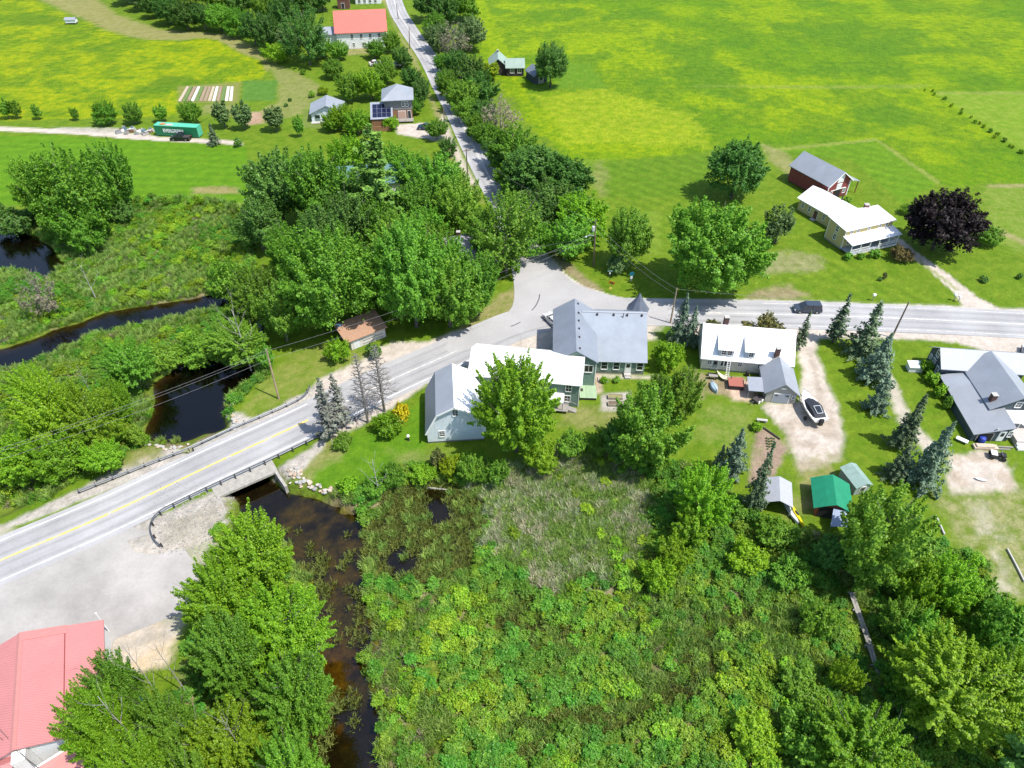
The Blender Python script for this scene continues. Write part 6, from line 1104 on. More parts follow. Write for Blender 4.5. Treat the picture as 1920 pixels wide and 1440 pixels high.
def guardrail(pts, side, label, step=1.9):
    P = spline([G(x, y, 0) for x, y in pts], .5); r = thing('guardrail', label, 'guardrail', tuple(P[0])); O = P[0]
    acc = step; railpts = []
    for i, p in enumerate(P):
        if i: acc += (p - P[i - 1]).length
        if acc >= step:
            acc = 0; t = P[min(i + 1, len(P) - 1)] - P[max(i - 1, 0)]; a = math.atan2(t.y, t.x)
            n_ = Vector((-math.sin(a), math.cos(a), 0)) * side
            po = inst(postm, 'post', r, Matrix.Translation(p - O + n_ * .2) @ Matrix.Rotation(a, 4, 'Z')); inst(blkm, 'spacer_block', po, Matrix.Translation((0, -side * .17, .55)))
    b = MB(); prof = [(0, .42), (.09, .50), (.02, .58), (.02, .62), (.09, .70), (0, .78)]
    rows = []
    for i, p in enumerate(P):
        t = P[min(i + 1, len(P) - 1)] - P[max(i - 1, 0)]; n_ = Vector((-t.y, t.x, 0)).normalized() * -side
        rows.append([p + n_ * x + Vector((0, 0, z)) for x, z in prof] + [p + n_ * (x - .03) + Vector((0, 0, z)) for x, z in reversed(prof)])
    for a, c in zip(rows, rows[1:]):
        for k in range(len(a)): j = (k + 1) % len(a); b.poly([a[k], a[j], c[j], c[k]])
    b.poly(rows[0][::-1]); b.poly(rows[-1]); b.build('rail', M_GALV, r); return r
guardrail([(150, 926), (200, 906), (280, 874), (355, 845), (440, 806), (522, 771), (560, 753), (576, 741), (582, 728)], 1, 'long steel guardrail between the road and the pond, curling away at its end')
guardrail([(302, 1027), (291, 1015), (284, 995), (289, 978), (301, 965), (322, 952), (397, 916), (510, 864), (612, 815), (660, 792), (700, 771)], -1, 'steel guardrail on the culvert side, curving into the lot')
# boulders
def stone_mesh(seed, m):
    g = random.Random(seed); bm = bmesh.new(); bmesh.ops.create_icosphere(bm, subdivisions=1, radius=1)
    for v in bm.verts: v.co *= g.uniform(.75, 1.15); v.co.z *= .7
    me = bpy.data.meshes.new('boulder'); bm.to_mesh(me); bm.free(); me.materials.append(m); return me
M_ST = [mat('pale_granite', (.52, .46, .39), .9, var=.2, scale=2, objvar=.18), mat('buff_granite', (.50, .38, .28), .9, var=.2, scale=2, objvar=.2), mat('grey_granite', (.38, .37, .35), .9, var=.2, scale=2, objvar=.2)]
STM = [stone_mesh(i, M_ST[i % 3]) for i in range(9)]
rg = random.Random(11)
def boulders(line, n, spread, size, label, group, base=None):
    P = spline([on(x, y) for x, y in line], .3)
    for k in range(n):
        p = P[int(k * (len(P) - 1) / max(n - 1, 1))]; q = p + Vector((rg.uniform(-1, 1) * spread, rg.uniform(-1, 1) * spread, 0)); q.z = gz(q.x, q.y) + .12
        o = bpy.data.objects.new('boulder', rg.choice(STM)); C.objects.link(o); s = rg.uniform(*size); o.location = q; o.scale = (s * rg.uniform(.9, 1.5), s, s * rg.uniform(.8, 1.1)); o.rotation_euler = (rg.uniform(-.2, .2), rg.uniform(-.2, .2), rg.uniform(0, 6.28)); tag(o, label, 'boulder', group)
boulders([(556, 878), (562, 895), (575, 908), (590, 918), (607, 926), (628, 925), (645, 920)], 34, .35, (.2, .42), 'pale boulder edging the lawn by the culvert mouth', 'boulders edging the lawn by the culvert')
boulders([(548, 888), (556, 900), (566, 908)], 16, .7, (.18, .36), 'pale stone heaped against the culvert wing wall', 'stones heaped by the wing wall')
boulders([(458, 735), (440, 752), (428, 768), (432, 782), (440, 795), (442, 806)], 30, .45, (.22, .42), 'pale boulder on the pond shore below the pole', 'boulders on the pond shore')
boulders([(268, 832), (300, 838), (330, 840), (352, 836)], 26, .5, (.15, .32), 'small pale stone on the pond shore by the bridge', 'stones on the pond shore by the bridge')
for x, y in ((818, 896), (827, 900)):
    o = bpy.data.objects.new('boulder', STM[0]); C.objects.link(o); p = on(x, y); p.z = WZ + .1; o.location = p; o.scale = (.35, .25, .22); tag(o, 'pale stone in the dark water beside the floating log', 'boulder', 'stones by the floating log')
# rubble slope between guardrail and lot
P = []; 
for k in range(900):
    x = rg.uniform(285, 440); y = rg.uniform(905, 1040); p = on(x, y)
    P.append((p, rg.uniform(.05, .17)))
b = MB()
for p, s in P:
    q = [p + Vector((math.cos(a) * s, math.sin(a) * s * .8, -.02)) for a in (0.3, 1.9, 3.4, 4.9)]; b.prism(q, [p + (v - p) * .6 + Vector((0, 0, s * .8)) for v in q])
tag(b.build('rubble', M_ST[2]), 'grey rubble on the slope behind the curved guardrail', kind='stuff')
# floating log and fallen branch
def log(a, c, r0, r1, label, m=M_DEADW, name='log'):
    t = thing(name, label, 'log', tuple(a)); b = MB(); b.tube(a, c, r0, r1, 8); b.build('stem', m, t); d = (c - a); b = MB(); m_ = a + d * .55; b.tube(m_, m_ + Vector((d.y * .08, -d.x * .08, .35)), r0 * .4, .02, 5); b.tube(a + d * .8, a + d * .8 + Vector((-d.y * .07, d.x * .07, .25)), r0 * .35, .02, 5); b.build('branch_stub', m, t)
log(G(780, 912, WZ + .08), G(838, 918, WZ + .1), .20, .08, 'bleached log floating in the dark marsh pool'); log(G(302, 702, WZ + .15), G(323, 694, WZ + .3), .10, .04, 'pale branch reaching from the pond shore')

# ------------------------------------------------------------------ utility poles and wires
M_POLE = mat('brown_utility_pole_wood', (.20, .14, .10), .9, var=.2, scale=1.5); M_POLEL = mat('pale_utility_pole_wood', (.40, .30, .20), .9, var=.2, scale=1.5); M_INS = mat('grey_insulator', (.30, .31, .33), .4); M_TRANS = mat('pale_grey_transformer', (.60, .63, .65), .4); M_WIRE = mat('aluminium_wire', (.30, .30, .31), .5)
def pole(base, top, label, m=M_POLE, arm=None, trans=False, lamp=False):
    p = on(*base); h = top_height(p, top[1]); t_ = thing('utility_pole', label, 'utility pole', tuple(p))
    # lean: top point under the photographed pixel at that height
    q = G(top[0], top[1], p.z + h); q.y = p.y + max(-.5, min(.5, q.y - p.y)); q.x = p.x + max(-.6, min(.6, q.x - p.x)); q.z = p.z + h
    b = MB(); b.tube(p - Vector((0, 0, .3)), q, .17, .11, 8); b.build('shaft', m, t_)
    if arm is not None:
        c_ = p.lerp(q, .95); a = rad(arm); d = Vector((math.cos(a), math.sin(a), 0)); b = MB(); n_ = Vector((-d.y, d.x, 0)) * .06
        b.prism([c_ - d * 1.1 - n_ - Vector((0, 0, .06)), c_ + d * 1.1 - n_ - Vector((0, 0, .06)), c_ + d * 1.1 + n_ - Vector((0, 0, .06)), c_ - d * 1.1 + n_ - Vector((0, 0, .06))], [c_ - d * 1.1 - n_ + Vector((0, 0, .06)), c_ + d * 1.1 - n_ + Vector((0, 0, .06)), c_ + d * 1.1 + n_ + Vector((0, 0, .06)), c_ - d * 1.1 + n_ + Vector((0, 0, .06))]); b.build('crossarm', m, t_)
        for s in (-1, -.35, .35, 1): b = MB(); b.lathe(c_ + d * s + Vector((0, 0, .06)), [(.05, 0), (.07, .06), (.05, .14)], 6); b.build('insulator', M_INS, t_)
    else: b = MB(); b.lathe(q, [(.05, 0), (.07, .08), (.04, .2)], 6); b.build('insulator', M_INS, t_)
    if trans: c_ = p.lerp(q, .78) + Vector((-.42, -.1, 0)); b = MB(); b.lathe(c_, [(.27, 0), (.29, .1), (.29, .9), (.2, 1.02)], 12); b.build('transformer', M_TRANS, t_)
    if lamp:
        c_ = p.lerp(q, .66); b = MB(); pts = [c_, c_ + Vector((-.5, -.2, .35)), c_ + Vector((-1.2, -.4, .45)), c_ + Vector((-1.8, -.6, .3))]; b.path(pts, .04); b.build('lamp_arm', M_TRANS, t_)
        b = MB(); b.lathe(pts[-1] + Vector((0, 0, -.12)), [(.14, 0), (.22, .06), (.12, .16)], 8); b.build('lamp_head', M_TRANS, t_)
    return p, q
P1 = pole((523, 748), (499, 655), 'pale leaning pole on the lawn by the pond', M_POLEL); P2 = pole((1672, 633), (1704, 567), 'dark leaning pole at the roadside above the spruces', arm=None); P3 = pole((1257, 606), (1269, 541), 'pole behind the turret with wires on both sides', M_POLEL, arm=None); P4 = pole((1113, 498), (1117, 413), 'pole with transformer and street lamp at the junction', trans=True, lamp=True)
P5 = pole((835, 252), (831, 200), 'pole at the verge above the sandy parking place'); P6 = pole((878, 348), (874, 279), 'pole with crossarm beside the straight side road', arm=15); P7 = pole((768, 92), (767, 52), 'far pole beside the upper side road'); P8 = pole((747, 36), (743, 8), 'farthest pole at the top edge by the side road')
P0 = pole((-130, 1010), (-190, 905), 'pole beyond the left edge of the picture by the road'); P9 = pole((2080, 648), (2120, 578), 'pole beyond the right edge of the picture by the road')
def wire(a, c, sag, label, r=.013):
    n = 14; pts = [a.lerp(c, k / n) - Vector((0, 0, sag * 4 * (k / n) * (1 - k / n))) for k in range(n + 1)]; b = MB(); b.path(pts, r, 4)
    o = b.build('overhead_wire', M_WIRE, None, loc=tuple(a)); tag(o, label, 'wire'); return o
dn = lambda p, z, x=0: p - Vector((-x, 0, z))
wire(dn(P0[1], .2), dn(P1[1], .2), 1.0, 'topmost wire crossing the pond from the pale pole'); wire(dn(P0[1], .5, .3), dn(P1[1], .5, .2), 1.1, 'second wire crossing the pond, close under the topmost'); wire(dn(P0[1], 1.9), dn(P1[1], 1.9), 1.1, 'lowest wire crossing the pond')
wire(dn(P1[1], .3), dn(P4[1], 2.6), 1.4, 'wire from the pale pole over the tan shed towards the junction'); wire(dn(P1[1], 1.9), dn(P4[1], 3.4), 1.6, 'lower wire from the pale pole over the tan shed')
wire(dn(P3[1], .1), dn(P2[1], .1), .5, 'thick wire over the road from the turret pole to the leaning pole'); wire(dn(P2[1], .1), dn(P9[1], .1), .5, 'wire leaving the leaning pole to the right edge')
wire(dn(P3[1], .1), dn(P4[1], .5), .9, 'upper wire from the turret pole to the junction pole'); wire(dn(P3[1], 1.2), dn(P4[1], 1.6), 1.0, 'lower wire from the turret pole to the junction pole'); wire(dn(P4[1], .5), dn(P6[1], .3), 1.0, 'wire from the junction pole up the side road'); wire(dn(P6[1], .3), dn(P5[1], .3), .7, 'wire between the crossarm pole and the sandy parking place'); wire(dn(P5[1], .3), dn(P7[1], .3), 1.0, 'wire along the upper side road')
wire(dn(P4[1], 3.2), G(905, 470, 5.2), .8, 'service wire over the junction to the grey roof'); wire(dn(P4[1], 4.2), G(880, 500, 4.5), .8, 'second service wire over the junction to the grey roof')
wire(up(-40, 1325, 6.5), up(120, 1500, 4.5), .3, 'dark cable over the pink red roof, upper one', .035).data.materials[0] = M_RUST; wire(up(-40, 1352, 6.0), up(150, 1500, 4.2), .3, 'dark cable over the pink red roof, lower one', .035).data.materials[0] = M_RUST

# ------------------------------------------------------------------ vehicles
M_TYRE = mat('black_tyre_rubber', (.02, .02, .02), .8); M_RIM = mat('alloy_rim', (.45, .46, .48), .35, metal=.7); M_HEAD = mat('headlight_lens', (.75, .75, .72), .15); M_TAIL = mat('red_tail_light', (.35, .015, .01), .3); M_CGL = mat('car_glass', (.03, .04, .05), .05, spec=.7)
def car(p, ang, col, label, L=4.7, Wd=1.85, Hh=1.65, kind='van', name='parked_car', cat='car'):
    m = mat('car_paint_' + name + '_' + str(int(col[0] * 1000)), col, .25, spec=.6); t = thing(name, label, cat, tuple(p)); M = frameM(p, ang); w2 = Wd / 2; l2 = L / 2
    low = [(-l2, .32), (-l2, .78), (-l2 + .12, .98), (l2 - .95, .98), (l2 - .15, .80), (l2, .62), (l2, .32)]
    def prof(pr, y0, y1, inset, nm, mm):
        b = MB(); n = len(pr); c = [M @ Vector((x, y0, z)) for x, z in pr]; e = [M @ Vector((x, y1, z)) for x, z in pr]
        if inset: c = [M @ Vector((x, y0 + (inset if z > 1.1 else 0), z)) for x, z in pr]; e = [M @ Vector((x, y1 - (inset if z > 1.1 else 0), z)) for x, z in pr]
        b.poly(c); b.poly(e[::-1])
        for i in range(n): j = (i + 1) % n; b.poly([c[j], c[i], e[i], e[j]])
        o = b.build(nm, mm, t); bv = o.modifiers.new('soft', 'BEVEL'); bv.width = .07; bv.segments = 2; bv.limit_method = 'ANGLE'; return o
    prof(low, -w2, w2, 0, 'body', m)
    if kind == 'van': cab = [(-l2 + .10, .985), (-l2 + .25, Hh - .05), (l2 - 1.95, Hh - .05), (l2 - .95, .985)]; rf = [(-l2 + .22, Hh - .06), (-l2 + .34, Hh), (l2 - 2.05, Hh), (l2 - 1.9, Hh - .06)]
    elif kind == 'pickup': cab = [(-.7, .985), (-.6, Hh - .05), (.55, Hh - .05), (l2 - 1.0, .985)]; rf = [(-.65, Hh - .06), (-.55, Hh), (.5, Hh), (.62, Hh - .06)]
    else: cab = [(-l2 + .55, .985), (-l2 + 1.2, Hh - .05), (l2 - 2.1, Hh - .05), (l2 - 1.1, .985)]; rf = [(-l2 + 1.12, Hh - .06), (-l2 + 1.28, Hh), (l2 - 2.2, Hh), (l2 - 2.02, Hh - .06)]
    prof(cab, -w2 + .06, w2 - .06, .13, 'glasshouse', M_CGL); prof(rf, -w2 + .17, w2 - .17, 0, 'roof', m)
    for x in (-l2 * .28, l2 * .10):
        for y in (-w2 + .115, w2 - .115): b = MB(); b.box(x - .05, x + .05, y - .05, y + .05, .98, Hh - .06, M); b.build('pillar', m, t)
    if kind == 'pickup': b = MB(); b.box(-l2 + .1, -.8, -w2 + .15, w2 - .15, .975, .992, M); b.build('bed', M_RUST, t)
    for x in (-l2 * .62, l2 * .62):
        for y in (-w2 + .08, w2 - .08):
            c_ = Vector((x, y, .34)); b = MB(); b.tube(M @ (c_ - Vector((0, .12, 0))), M @ (c_ + Vector((0, .12, 0))), .34, .34, 16); wh = b.build('wheel', M_TYRE, t); b = MB(); s = 1 if y > 0 else -1; b.tube(M @ (c_ + Vector((0, s * .10, 0))), M @ (c_ + Vector((0, s * .135, 0))), .2, .2, 12); b.build('rim', M_RIM, wh)
    for y in (-w2 + .25, w2 - .25):
        b = MB(); b.box(l2 - .08, l2 + .015, y - .18, y + .18, .60, .74, M); b.build('headlight', M_HEAD, t); b = MB(); b.box(-l2 - .015, -l2 + .06, y - .14, y + .14, .7, .92, M); b.build('tail_light', M_TAIL, t)
    for y in (-w2 - .1, w2 + .1): b = MB(); b.box(l2 - 1.55, l2 - 1.4, y - .1, y + .1, 1.0, 1.15, M); b.build('mirror', m, t)
    return t
car(G(1512, 583), 178, (.045, .06, .085), 'dark blue grey minivan driving on the main road', 4.9, 1.9, 1.75, name='minivan', cat='minivan')
car(G(1036, 604), 120, (.62, .62, .62), 'white and black car behind the steep grey gable', 4.3, 1.8, 1.5, 'sedan')
car(G(1905, 690), 65, (.03, .06, .12), 'dark blue car parked beside the slate blue house', 4.4, 1.8, 1.5, 'sedan'); car(G(1925, 668), 65, (.55, .56, .58), 'silver car at the right edge beyond the dark blue car', 4.4, 1.8, 1.5, 'sedan')
car(G(798, 242), 175, (.03, .05, .06), 'dark car in the sandy parking place under the tree', 4.3, 1.8, 1.5, 'sedan'); car(G(340, 262), 178, (.015, .017, .02), 'black pickup truck in front of the green container', 5.2, 1.95, 1.8, 'pickup', 'pickup_truck', 'truck')
car(G(890, 568), 15, (.03, .11, .12), 'teal vehicle parked under the trees beside the junction', 4.5, 1.8, 1.6, 'van')
for i, (x, y) in enumerate(((705, 122), (738, 126), (748, 124))): car(G(x, y), 20 + i * 8, (.7, .7, .7), 'white car under the trees below the hall, %s' % ('leftmost', 'middle one', 'nearest the road')[i], 4.3, 1.8, 1.5, 'sedan')
# covered motor boat on its trailer
p = G(1518, 776); M = frameM(p, 98) @ Matrix.Diagonal((1.12, 1.12, 1.1, 1)); t = thing('motor_boat', 'white motor boat under a dark cover on the gravel drive', 'boat', tuple(p))
b = MB(); rings = []
for x, hw, zb, zt in ((-2.6, 1.05, .75, 1.5), (-1.5, 1.15, .62, 1.5), (0, 1.15, .60, 1.55), (1.2, .95, .68, 1.62), (2.2, .55, .85, 1.72), (3.0, .06, 1.25, 1.8)): rings.append([M @ Vector(v) for v in ((x, -hw, zt), (x, -hw * .8, zb + .35), (x, 0, zb), (x, hw * .8, zb + .35), (x, hw, zt), (x, 0, zt + .06))])
for a, c in zip(rings, rings[1:]):
    for k in range(6): j = (k + 1) % 6; b.poly([a[k], a[j], c[j], c[k]])
b.poly(rings[0][::-1]); b.poly(rings[-1]); b.build('hull', M_WHITE, t)
b = MB(); rings = []
for x, hw, z in ((-2.35, .85, 1.6), (-1.9, .95, 2.0), (-.6, 1.05, 2.25), (.3, .98, 2.05), (1.45, .72, 1.72)): rings.append([M @ Vector(v) for v in ((x, -hw, 1.52), (x, -hw * .8, z - .12), (x, 0, z), (x, hw * .8, z - .12), (x, hw, 1.52))])
for a, c in zip(rings, rings[1:]):
    for k in range(4): b.poly([a[k], a[k + 1], c[k + 1], c[k]])
b.poly(rings[0][::-1]); b.poly(rings[-1]); b.build('cover', mat('dark_navy_canvas', (.022, .025, .035), .7, var=.2, scale=2, bump=.03), t)
b = MB(); b.slab([M @ Vector(v) for v in ((-1.9, -.35, 2.03), (-.8, -.4, 2.26), (-.8, .4, 2.26), (-1.9, .35, 2.03))], .02); b.build('hatch', M_GLASS, t)
b = MB(); b.path([M @ Vector(v) for v in ((-1.95, -.4, 2.06), (-.75, -.45, 2.3), (-.75, .45, 2.3), (-1.95, .4, 2.06), (-1.95, -.4, 2.06))], .05); b.build('hatch_frame', M_TRANS, t)
b = MB(); b.path([M @ Vector(v) for v in ((1.6, -.7, 1.9), (2.3, -.45, 2.0), (3.0, 0, 2.1), (2.3, .45, 2.0), (1.6, .7, 1.9))], .025); b.build('bow_rail', M_RIM, t)
b = MB(); b.box(-2.95, -2.6, -.25, .25, .6, 1.65, M); b.build('outboard_motor', M_TYRE, t)
p2 = G(1518, 777); t2 = thing('boat_trailer', 'steel trailer under the covered motor boat', 'trailer', tuple(p2)); b = MB(); b.path([M @ Vector(v) for v in ((-2.4, -.8, .5), (1.2, -.8, .5), (3.9, 0, .45), (1.2, .8, .5), (-2.4, .8, .5))], .06); b.path([M @ Vector(v) for v in ((-1, -1.1, .5), (-1, 1.1, .5))], .06); b.build('frame', M_GALV, t2)
for y in (-1.2, 1.2): b = MB(); b.tube(M @ Vector((-1, y - .1, .32)), M @ Vector((-1, y + .1, .32)), .32, .32, 14); b.build('wheel', M_TYRE, t2)
b = MB(); b.tube(M @ Vector((3.6, 0, 0)), M @ Vector((3.6, 0, .5)), .05); b.build('jockey_stand', M_GALV, t2)
# quad bike
p = G(1868, 858); M = frameM(p, -18); t = thing('quad_bike', 'black and white quad bike beside the bare gravel patch', 'quad bike', tuple(p))
b = MB(); b.box(-.9, .9, -.3, .3, .45, .75, M); b.box(.35, 1.0, -.45, .45, .75, .88, M); b.build('body', M_TYRE, t); b = MB(); b.box(-1.0, -.2, -.5, .5, .78, .92, M); b.build('rack', M_WHITE, t); b = MB(); b.path([M @ Vector(v) for v in ((.4, -.45, 1.1), (.3, 0, 1.05), (.4, .45, 1.1))], .03); b.build('handlebar', M_RIM, t)
for x in (-.75, .75):
    for y in (-.5, .5): b = MB(); b.tube(M @ Vector((x, y - .15, .33)), M @ Vector((x, y + .15, .33)), .33, .33, 14); b.build('wheel', M_TYRE, t)
# kayak, overturned boat, canoe
def canoe(p, ang, L, w_, h, m, name, label, cat, tilt=0, flip=False):
    t = thing(name, label, cat, tuple(p)); M = frameM(p, ang) @ Matrix.Rotation(rad(tilt), 4, 'X'); b = MB(); rings = []
    for k in range(9):
        f = k / 8 * 2 - 1; hw = w_ / 2 * (1 - abs(f) ** 2.2) + .02; zt = h * (1 + .25 * f * f); zb = h * .25 * abs(f) ** 3
        q = [(f * L / 2, -hw, zt), (f * L / 2, -hw * .8, zb + h * .3), (f * L / 2, 0, zb), (f * L / 2, hw * .8, zb + h * .3), (f * L / 2, hw, zt), (f * L / 2, 0, zt + .05)]
        if flip: q = [(x, -y, h * 1.25 - z) for x, y, z in q]
        rings.append([M @ Vector(v) for v in q])
    for a, c in zip(rings, rings[1:]):
        for k in range(6): j = (k + 1) % 6; b.poly([a[k], a[j], c[j], c[k]])
    b.poly(rings[0][::-1]); b.poly(rings[-1]); o = b.build('hull', m, t); return t, M
t, M = canoe(G(1490, 965, .1), 100, 4.2, .8, .35, mat('bright_yellow_plastic', (.72, .60, .01), .4), 'kayak', 'bright yellow kayak leaning beside the silver canopy shed', 'kayak', 35)
b = MB(); b.lathe((0, 0, 0), [(.26, 0), (.3, .06), (.24, .08)], 10); b.v = [tuple(M @ (Vector((v[0] * 1.5, v[1], v[2] + .38)))) for v in b.v]; b.build('cockpit_rim', M_TYRE, t)
canoe(G(1480, 962, .1), 102, 4.0, .8, .4, M_TRANS, 'canoe', 'grey canoe lying between the kayak and the canopy shed', 'canoe', 20)
t, M = canoe(G(1338, 728), 98, 2.6, 1.1, .6, mat('pale_blue_hull_paint', (.35, .46, .55), .5, var=.08), 'overturned_boat', 'pale blue overturned rowing boat on the grass behind the cream house', 'boat', 0, True)
b = MB(); b.tube(M @ Vector((-1.2, 0, .74)), M @ Vector((1.2, 0, .74)), .035); b.build('keel', M_TRANS, t)
p = G(1822, 938); t, M = canoe(G(1838, 900), -18, 1.6, .45, .2, M_TRANS, 'sledge', 'small grey white sledge lying on the gravel patch', 'sledge')
b = MB(); b.box(-.5, .5, -.05, .05, .2, .26, M); b.build('seat', M_WHITE, t)

# ------------------------------------------------------------------ container, junk, garden
A = G(293.5, 254.5); M = frameM(A, math.degrees(math.atan2((G(371, 259) - A).y, (G(371, 259) - A).x))); t = thing('shipping_container', 'green shipping container with white lettering beside the gravel drive', 'container', tuple(A))
LC = 11.9; M_CG = mat('container_green_paint', (.012, .20, .085), .5, var=.06, scale=1, wave=1.6, wdir='X'); b = MB(); b.box(0, LC, 0, 2.45, .15, 2.75, M); b.build('body', M_CG, t)
M_CGT = mat('light_green_container_paint', (.10, .50, .33), .5, var=.1, scale=.8); b = MB(); b.box(.02, LC - .02, .02, 2.43, 2.752, 2.80, M); b.build('roof_panel', M_CGT, t)  # lighter green than the sides, on roof and end door
b = MB(); b.box(LC, LC + .06, .1, 2.35, .25, 2.65, M); b.build('end_door', M_CGT, t)
b = MB(); b.box(1.5, 2.8, .5, 1.6, 2.81, 2.95, M); tag(b.build('orange_tarp', mat('faded_orange_cover', (.55, .22, .08), .7)), 'folded faded orange cover lying on the green container', 'cover'); b = MB(); b.box(3.2, 5.0, .3, 1.3, 2.81, 2.9, M); tag(b.build('plank_stack', mat('pale_plank', (.5, .45, .38), .8)), 'stack of pale planks lying on the green container', 'planks')
for x in (.06, LC - .12):
    b = MB(); b.box(x - .05, x + .13, -.03, .12, .1, 2.8, M); b.build('corner_post', M_CG, t)
fc = bpy.data.curves.new('lettering', 'FONT'); fc.body = 'EVERGREEN'; fc.size = 1.25; fc.extrude = .02; fc.align_x = 'CENTER'; fc.align_y = 'CENTER'; fc.offset = .02
tmp = bpy.data.objects.new('lettering', fc); C.objects.link(tmp); bpy.context.view_layer.update(); dg = bpy.context.evaluated_depsgraph_get(); lm = bpy.data.meshes.new_from_object(tmp.evaluated_get(dg)); bpy.data.objects.remove(tmp); lm.materials.clear(); lm.materials.append(M_WHITE); lm.name = 'lettering'
L_ = Matrix.Translation(Vector(t['_o'])).inverted() @ M @ Matrix.Translation((5.2, -.03, 1.5)) @ Matrix.Rotation(rad(90), 4, 'X') @ Matrix.Diagonal((.86, 1, 1, 1)); inst(lm, 'lettering', t, L_)
jm = [mat('grey_scrap', (.25, .25, .26), .7, var=.2), M_WHITE, mat('blue_grey_tarp', (.12, .20, .26), .6), M_WOOD, mat('rust_scrap', (.16, .08, .05), .9, var=.2), M_CONC]
jl = ['white sheet leaning in the junk row', 'grey crate in the junk row', 'blue grey tarp bundle in the junk row', 'brown scrap box in the junk row', 'pale slab in the junk row', 'dark drum in the junk row', 'low grey pallet in the junk row', 'white box in the junk row', 'rusty frame in the junk row', 'stacked boards in the junk row', 'grey bin in the junk row', 'pale bundle in the junk row']
for i, l in enumerate(jl):
    p = G(222 + i * 5.6 + rg.uniform(-1, 1), 249 - (i % 3) * 3 + i * .3); t = thing('junk_item', l + (', left end' if i < 4 else ', middle' if i < 8 else ', next to the green container'), 'junk', tuple(p), 'junk heaped left of the green container'); M = frameM(p, rg.uniform(0, 90)); sx, sy, sz = rg.uniform(.5, 1.1), rg.uniform(.3, .8), rg.uniform(.3, .9)
    b = MB(); q = [Vector((x * sx, y * sy, 0)) for x, y in ((-1, -1), (1, -1), (1, 1), (-1, 1))]; b.prism([M @ v for v in q], [M @ (v * rg.uniform(.7, 1) + Vector((0, 0, sz * rg.uniform(.8, 1.1)))) for v in q]); b.build('heap', jm[i % 6], t)
    b = MB(); b.box(-sx * .8, sx * .8, -.08, .08, sz * 1.1, sz * 1.1 + .1, M); b.box(-.08, .08, -sy * .9, sy * .9, sz * 1.1 + .11, sz * 1.1 + .2, M); b.build('loose_board', jm[(i + 3) % 6], t)
t = thing('vegetable_garden', 'vegetable garden of soil beds and pale covered rows below the left meadow', 'garden', tuple(G(390, 178)))
vm = [mat('brown_garden_soil', (.30, .22, .15), .9, var=.2), mat('white_row_cover', (.62, .60, .55), .7), mat('young_crop_green', (.12, .20, .05), .9, var=.3), mat('pale_straw_mulch', (.45, .37, .27), .9, var=.2)]
for k, mi in enumerate((3, 2, 0, 1, 2, 0, 0, 3, 1, 0, 2, 1, 1)):
    f0, f1 = k / 13, (k + .72) / 13; a, c = G(334 + f0 * 104, 190 - f0 * 1), G(334 + f1 * 104, 190 - f1); e, h = G(350 + f0 * 90, 163), G(350 + f1 * 90, 163)
    b = MB(); u_ = Vector((0, 0, .18)); b.prism([a, c, h, e], [a.lerp(e, .02) + u_, c.lerp(h, .02) + u_, h + u_, e + u_]); b.build('garden_row', vm[mi], t)
# lake of small yard things
def simple(name, label, cat, p, parts, ang=0, group=None):
    t = thing(name, label, cat, tuple(p), group); M = frameM(p, ang)
    for nm, m, boxes in parts:
        b = MB()
        for q in boxes: b.box(*q, M)
        b.build(nm, m, t)
    return t
simple('hot_tub', 'square box with flat red brown cover behind the cream house', 'hot tub', G(1366, 730), [('tub', M_DARKB, [(0, 2.3, 0, 2.0, 0, .75)]), ('cover', mat('red_brown_cover', (.36, .12, .085), .8, var=.06), [(-.08, 2.38, -.08, 2.1, .76, .88)])], -7)
M_BED = mat('bed_board', (.36, .31, .25), .9, var=.15); M_SOIL = mat('bed_soil', (.16, .12, .08), .95, var=.3, scale=4)
for x, y, l in ((1140, 749, 'upper of two timber raised beds in the paved yard'), (1140, 762, 'lower of two timber raised beds in the paved yard')):
    t = thing('raised_bed', l, 'raised bed', tuple(G(x, y))); M = frameM(G(x, y), -3)
    for q in ((0, 2.3, 0, .07), (0, 2.3, .83, .9), (0, .07, .07, .83), (2.23, 2.3, .07, .83)): b = MB(); b.box(*q, 0, .42, M); b.build('side_board', M_BED, t)
    b = MB(); b.box(.07, 2.23, .07, .83, .05, .33, M); b.build('soil', M_SOIL if y > 755 else mat('bed_dry_grass', (.26, .24, .1), .95, var=.3, scale=4), t)
t = thing('flower_bed', 'low planted bed with pale edging under the long wing windows', 'flower bed', tuple(G(1140, 714))); M = frameM(G(1122, 716), -3)
b = MB(); b.box(0, 1.6, -.05, .05, 0, .2, M); b.box(-.05, .05, 0, 1.1, 0, .2, M); b.build('edging', M_CONC, t)
T('shrub', 1133, 714, 703, 18, 'leafy plant in the bed under the first wing window', 'plant', 'plant', m='bright'); T('shrub', 1158, 712, 703, 18, 'low dark green plant under the second wing window', 'plant', 'plant', m='mid')
# ladder against the eave
p = G(1361.5, 716); q = G(1367, 677, 2.7); t = thing('ladder', 'white ladder leaning on the eave of the cream house', 'ladder', tuple(p)); s_ = Vector((.22, -.03, 0))
for k in (-1, 1): b = MB(); b.tube(p + s_ * k, q + s_ * k + Vector((0, 0, .35)), .035, .035, 4); b.build('rail', M_WHITE, t)
for k in range(1, 12): c_ = p.lerp(q, k / 11.5); b = MB(); b.tube(c_ - s_, c_ + s_, .03, .03, 4); b.build('rung', M_WHITE, t)
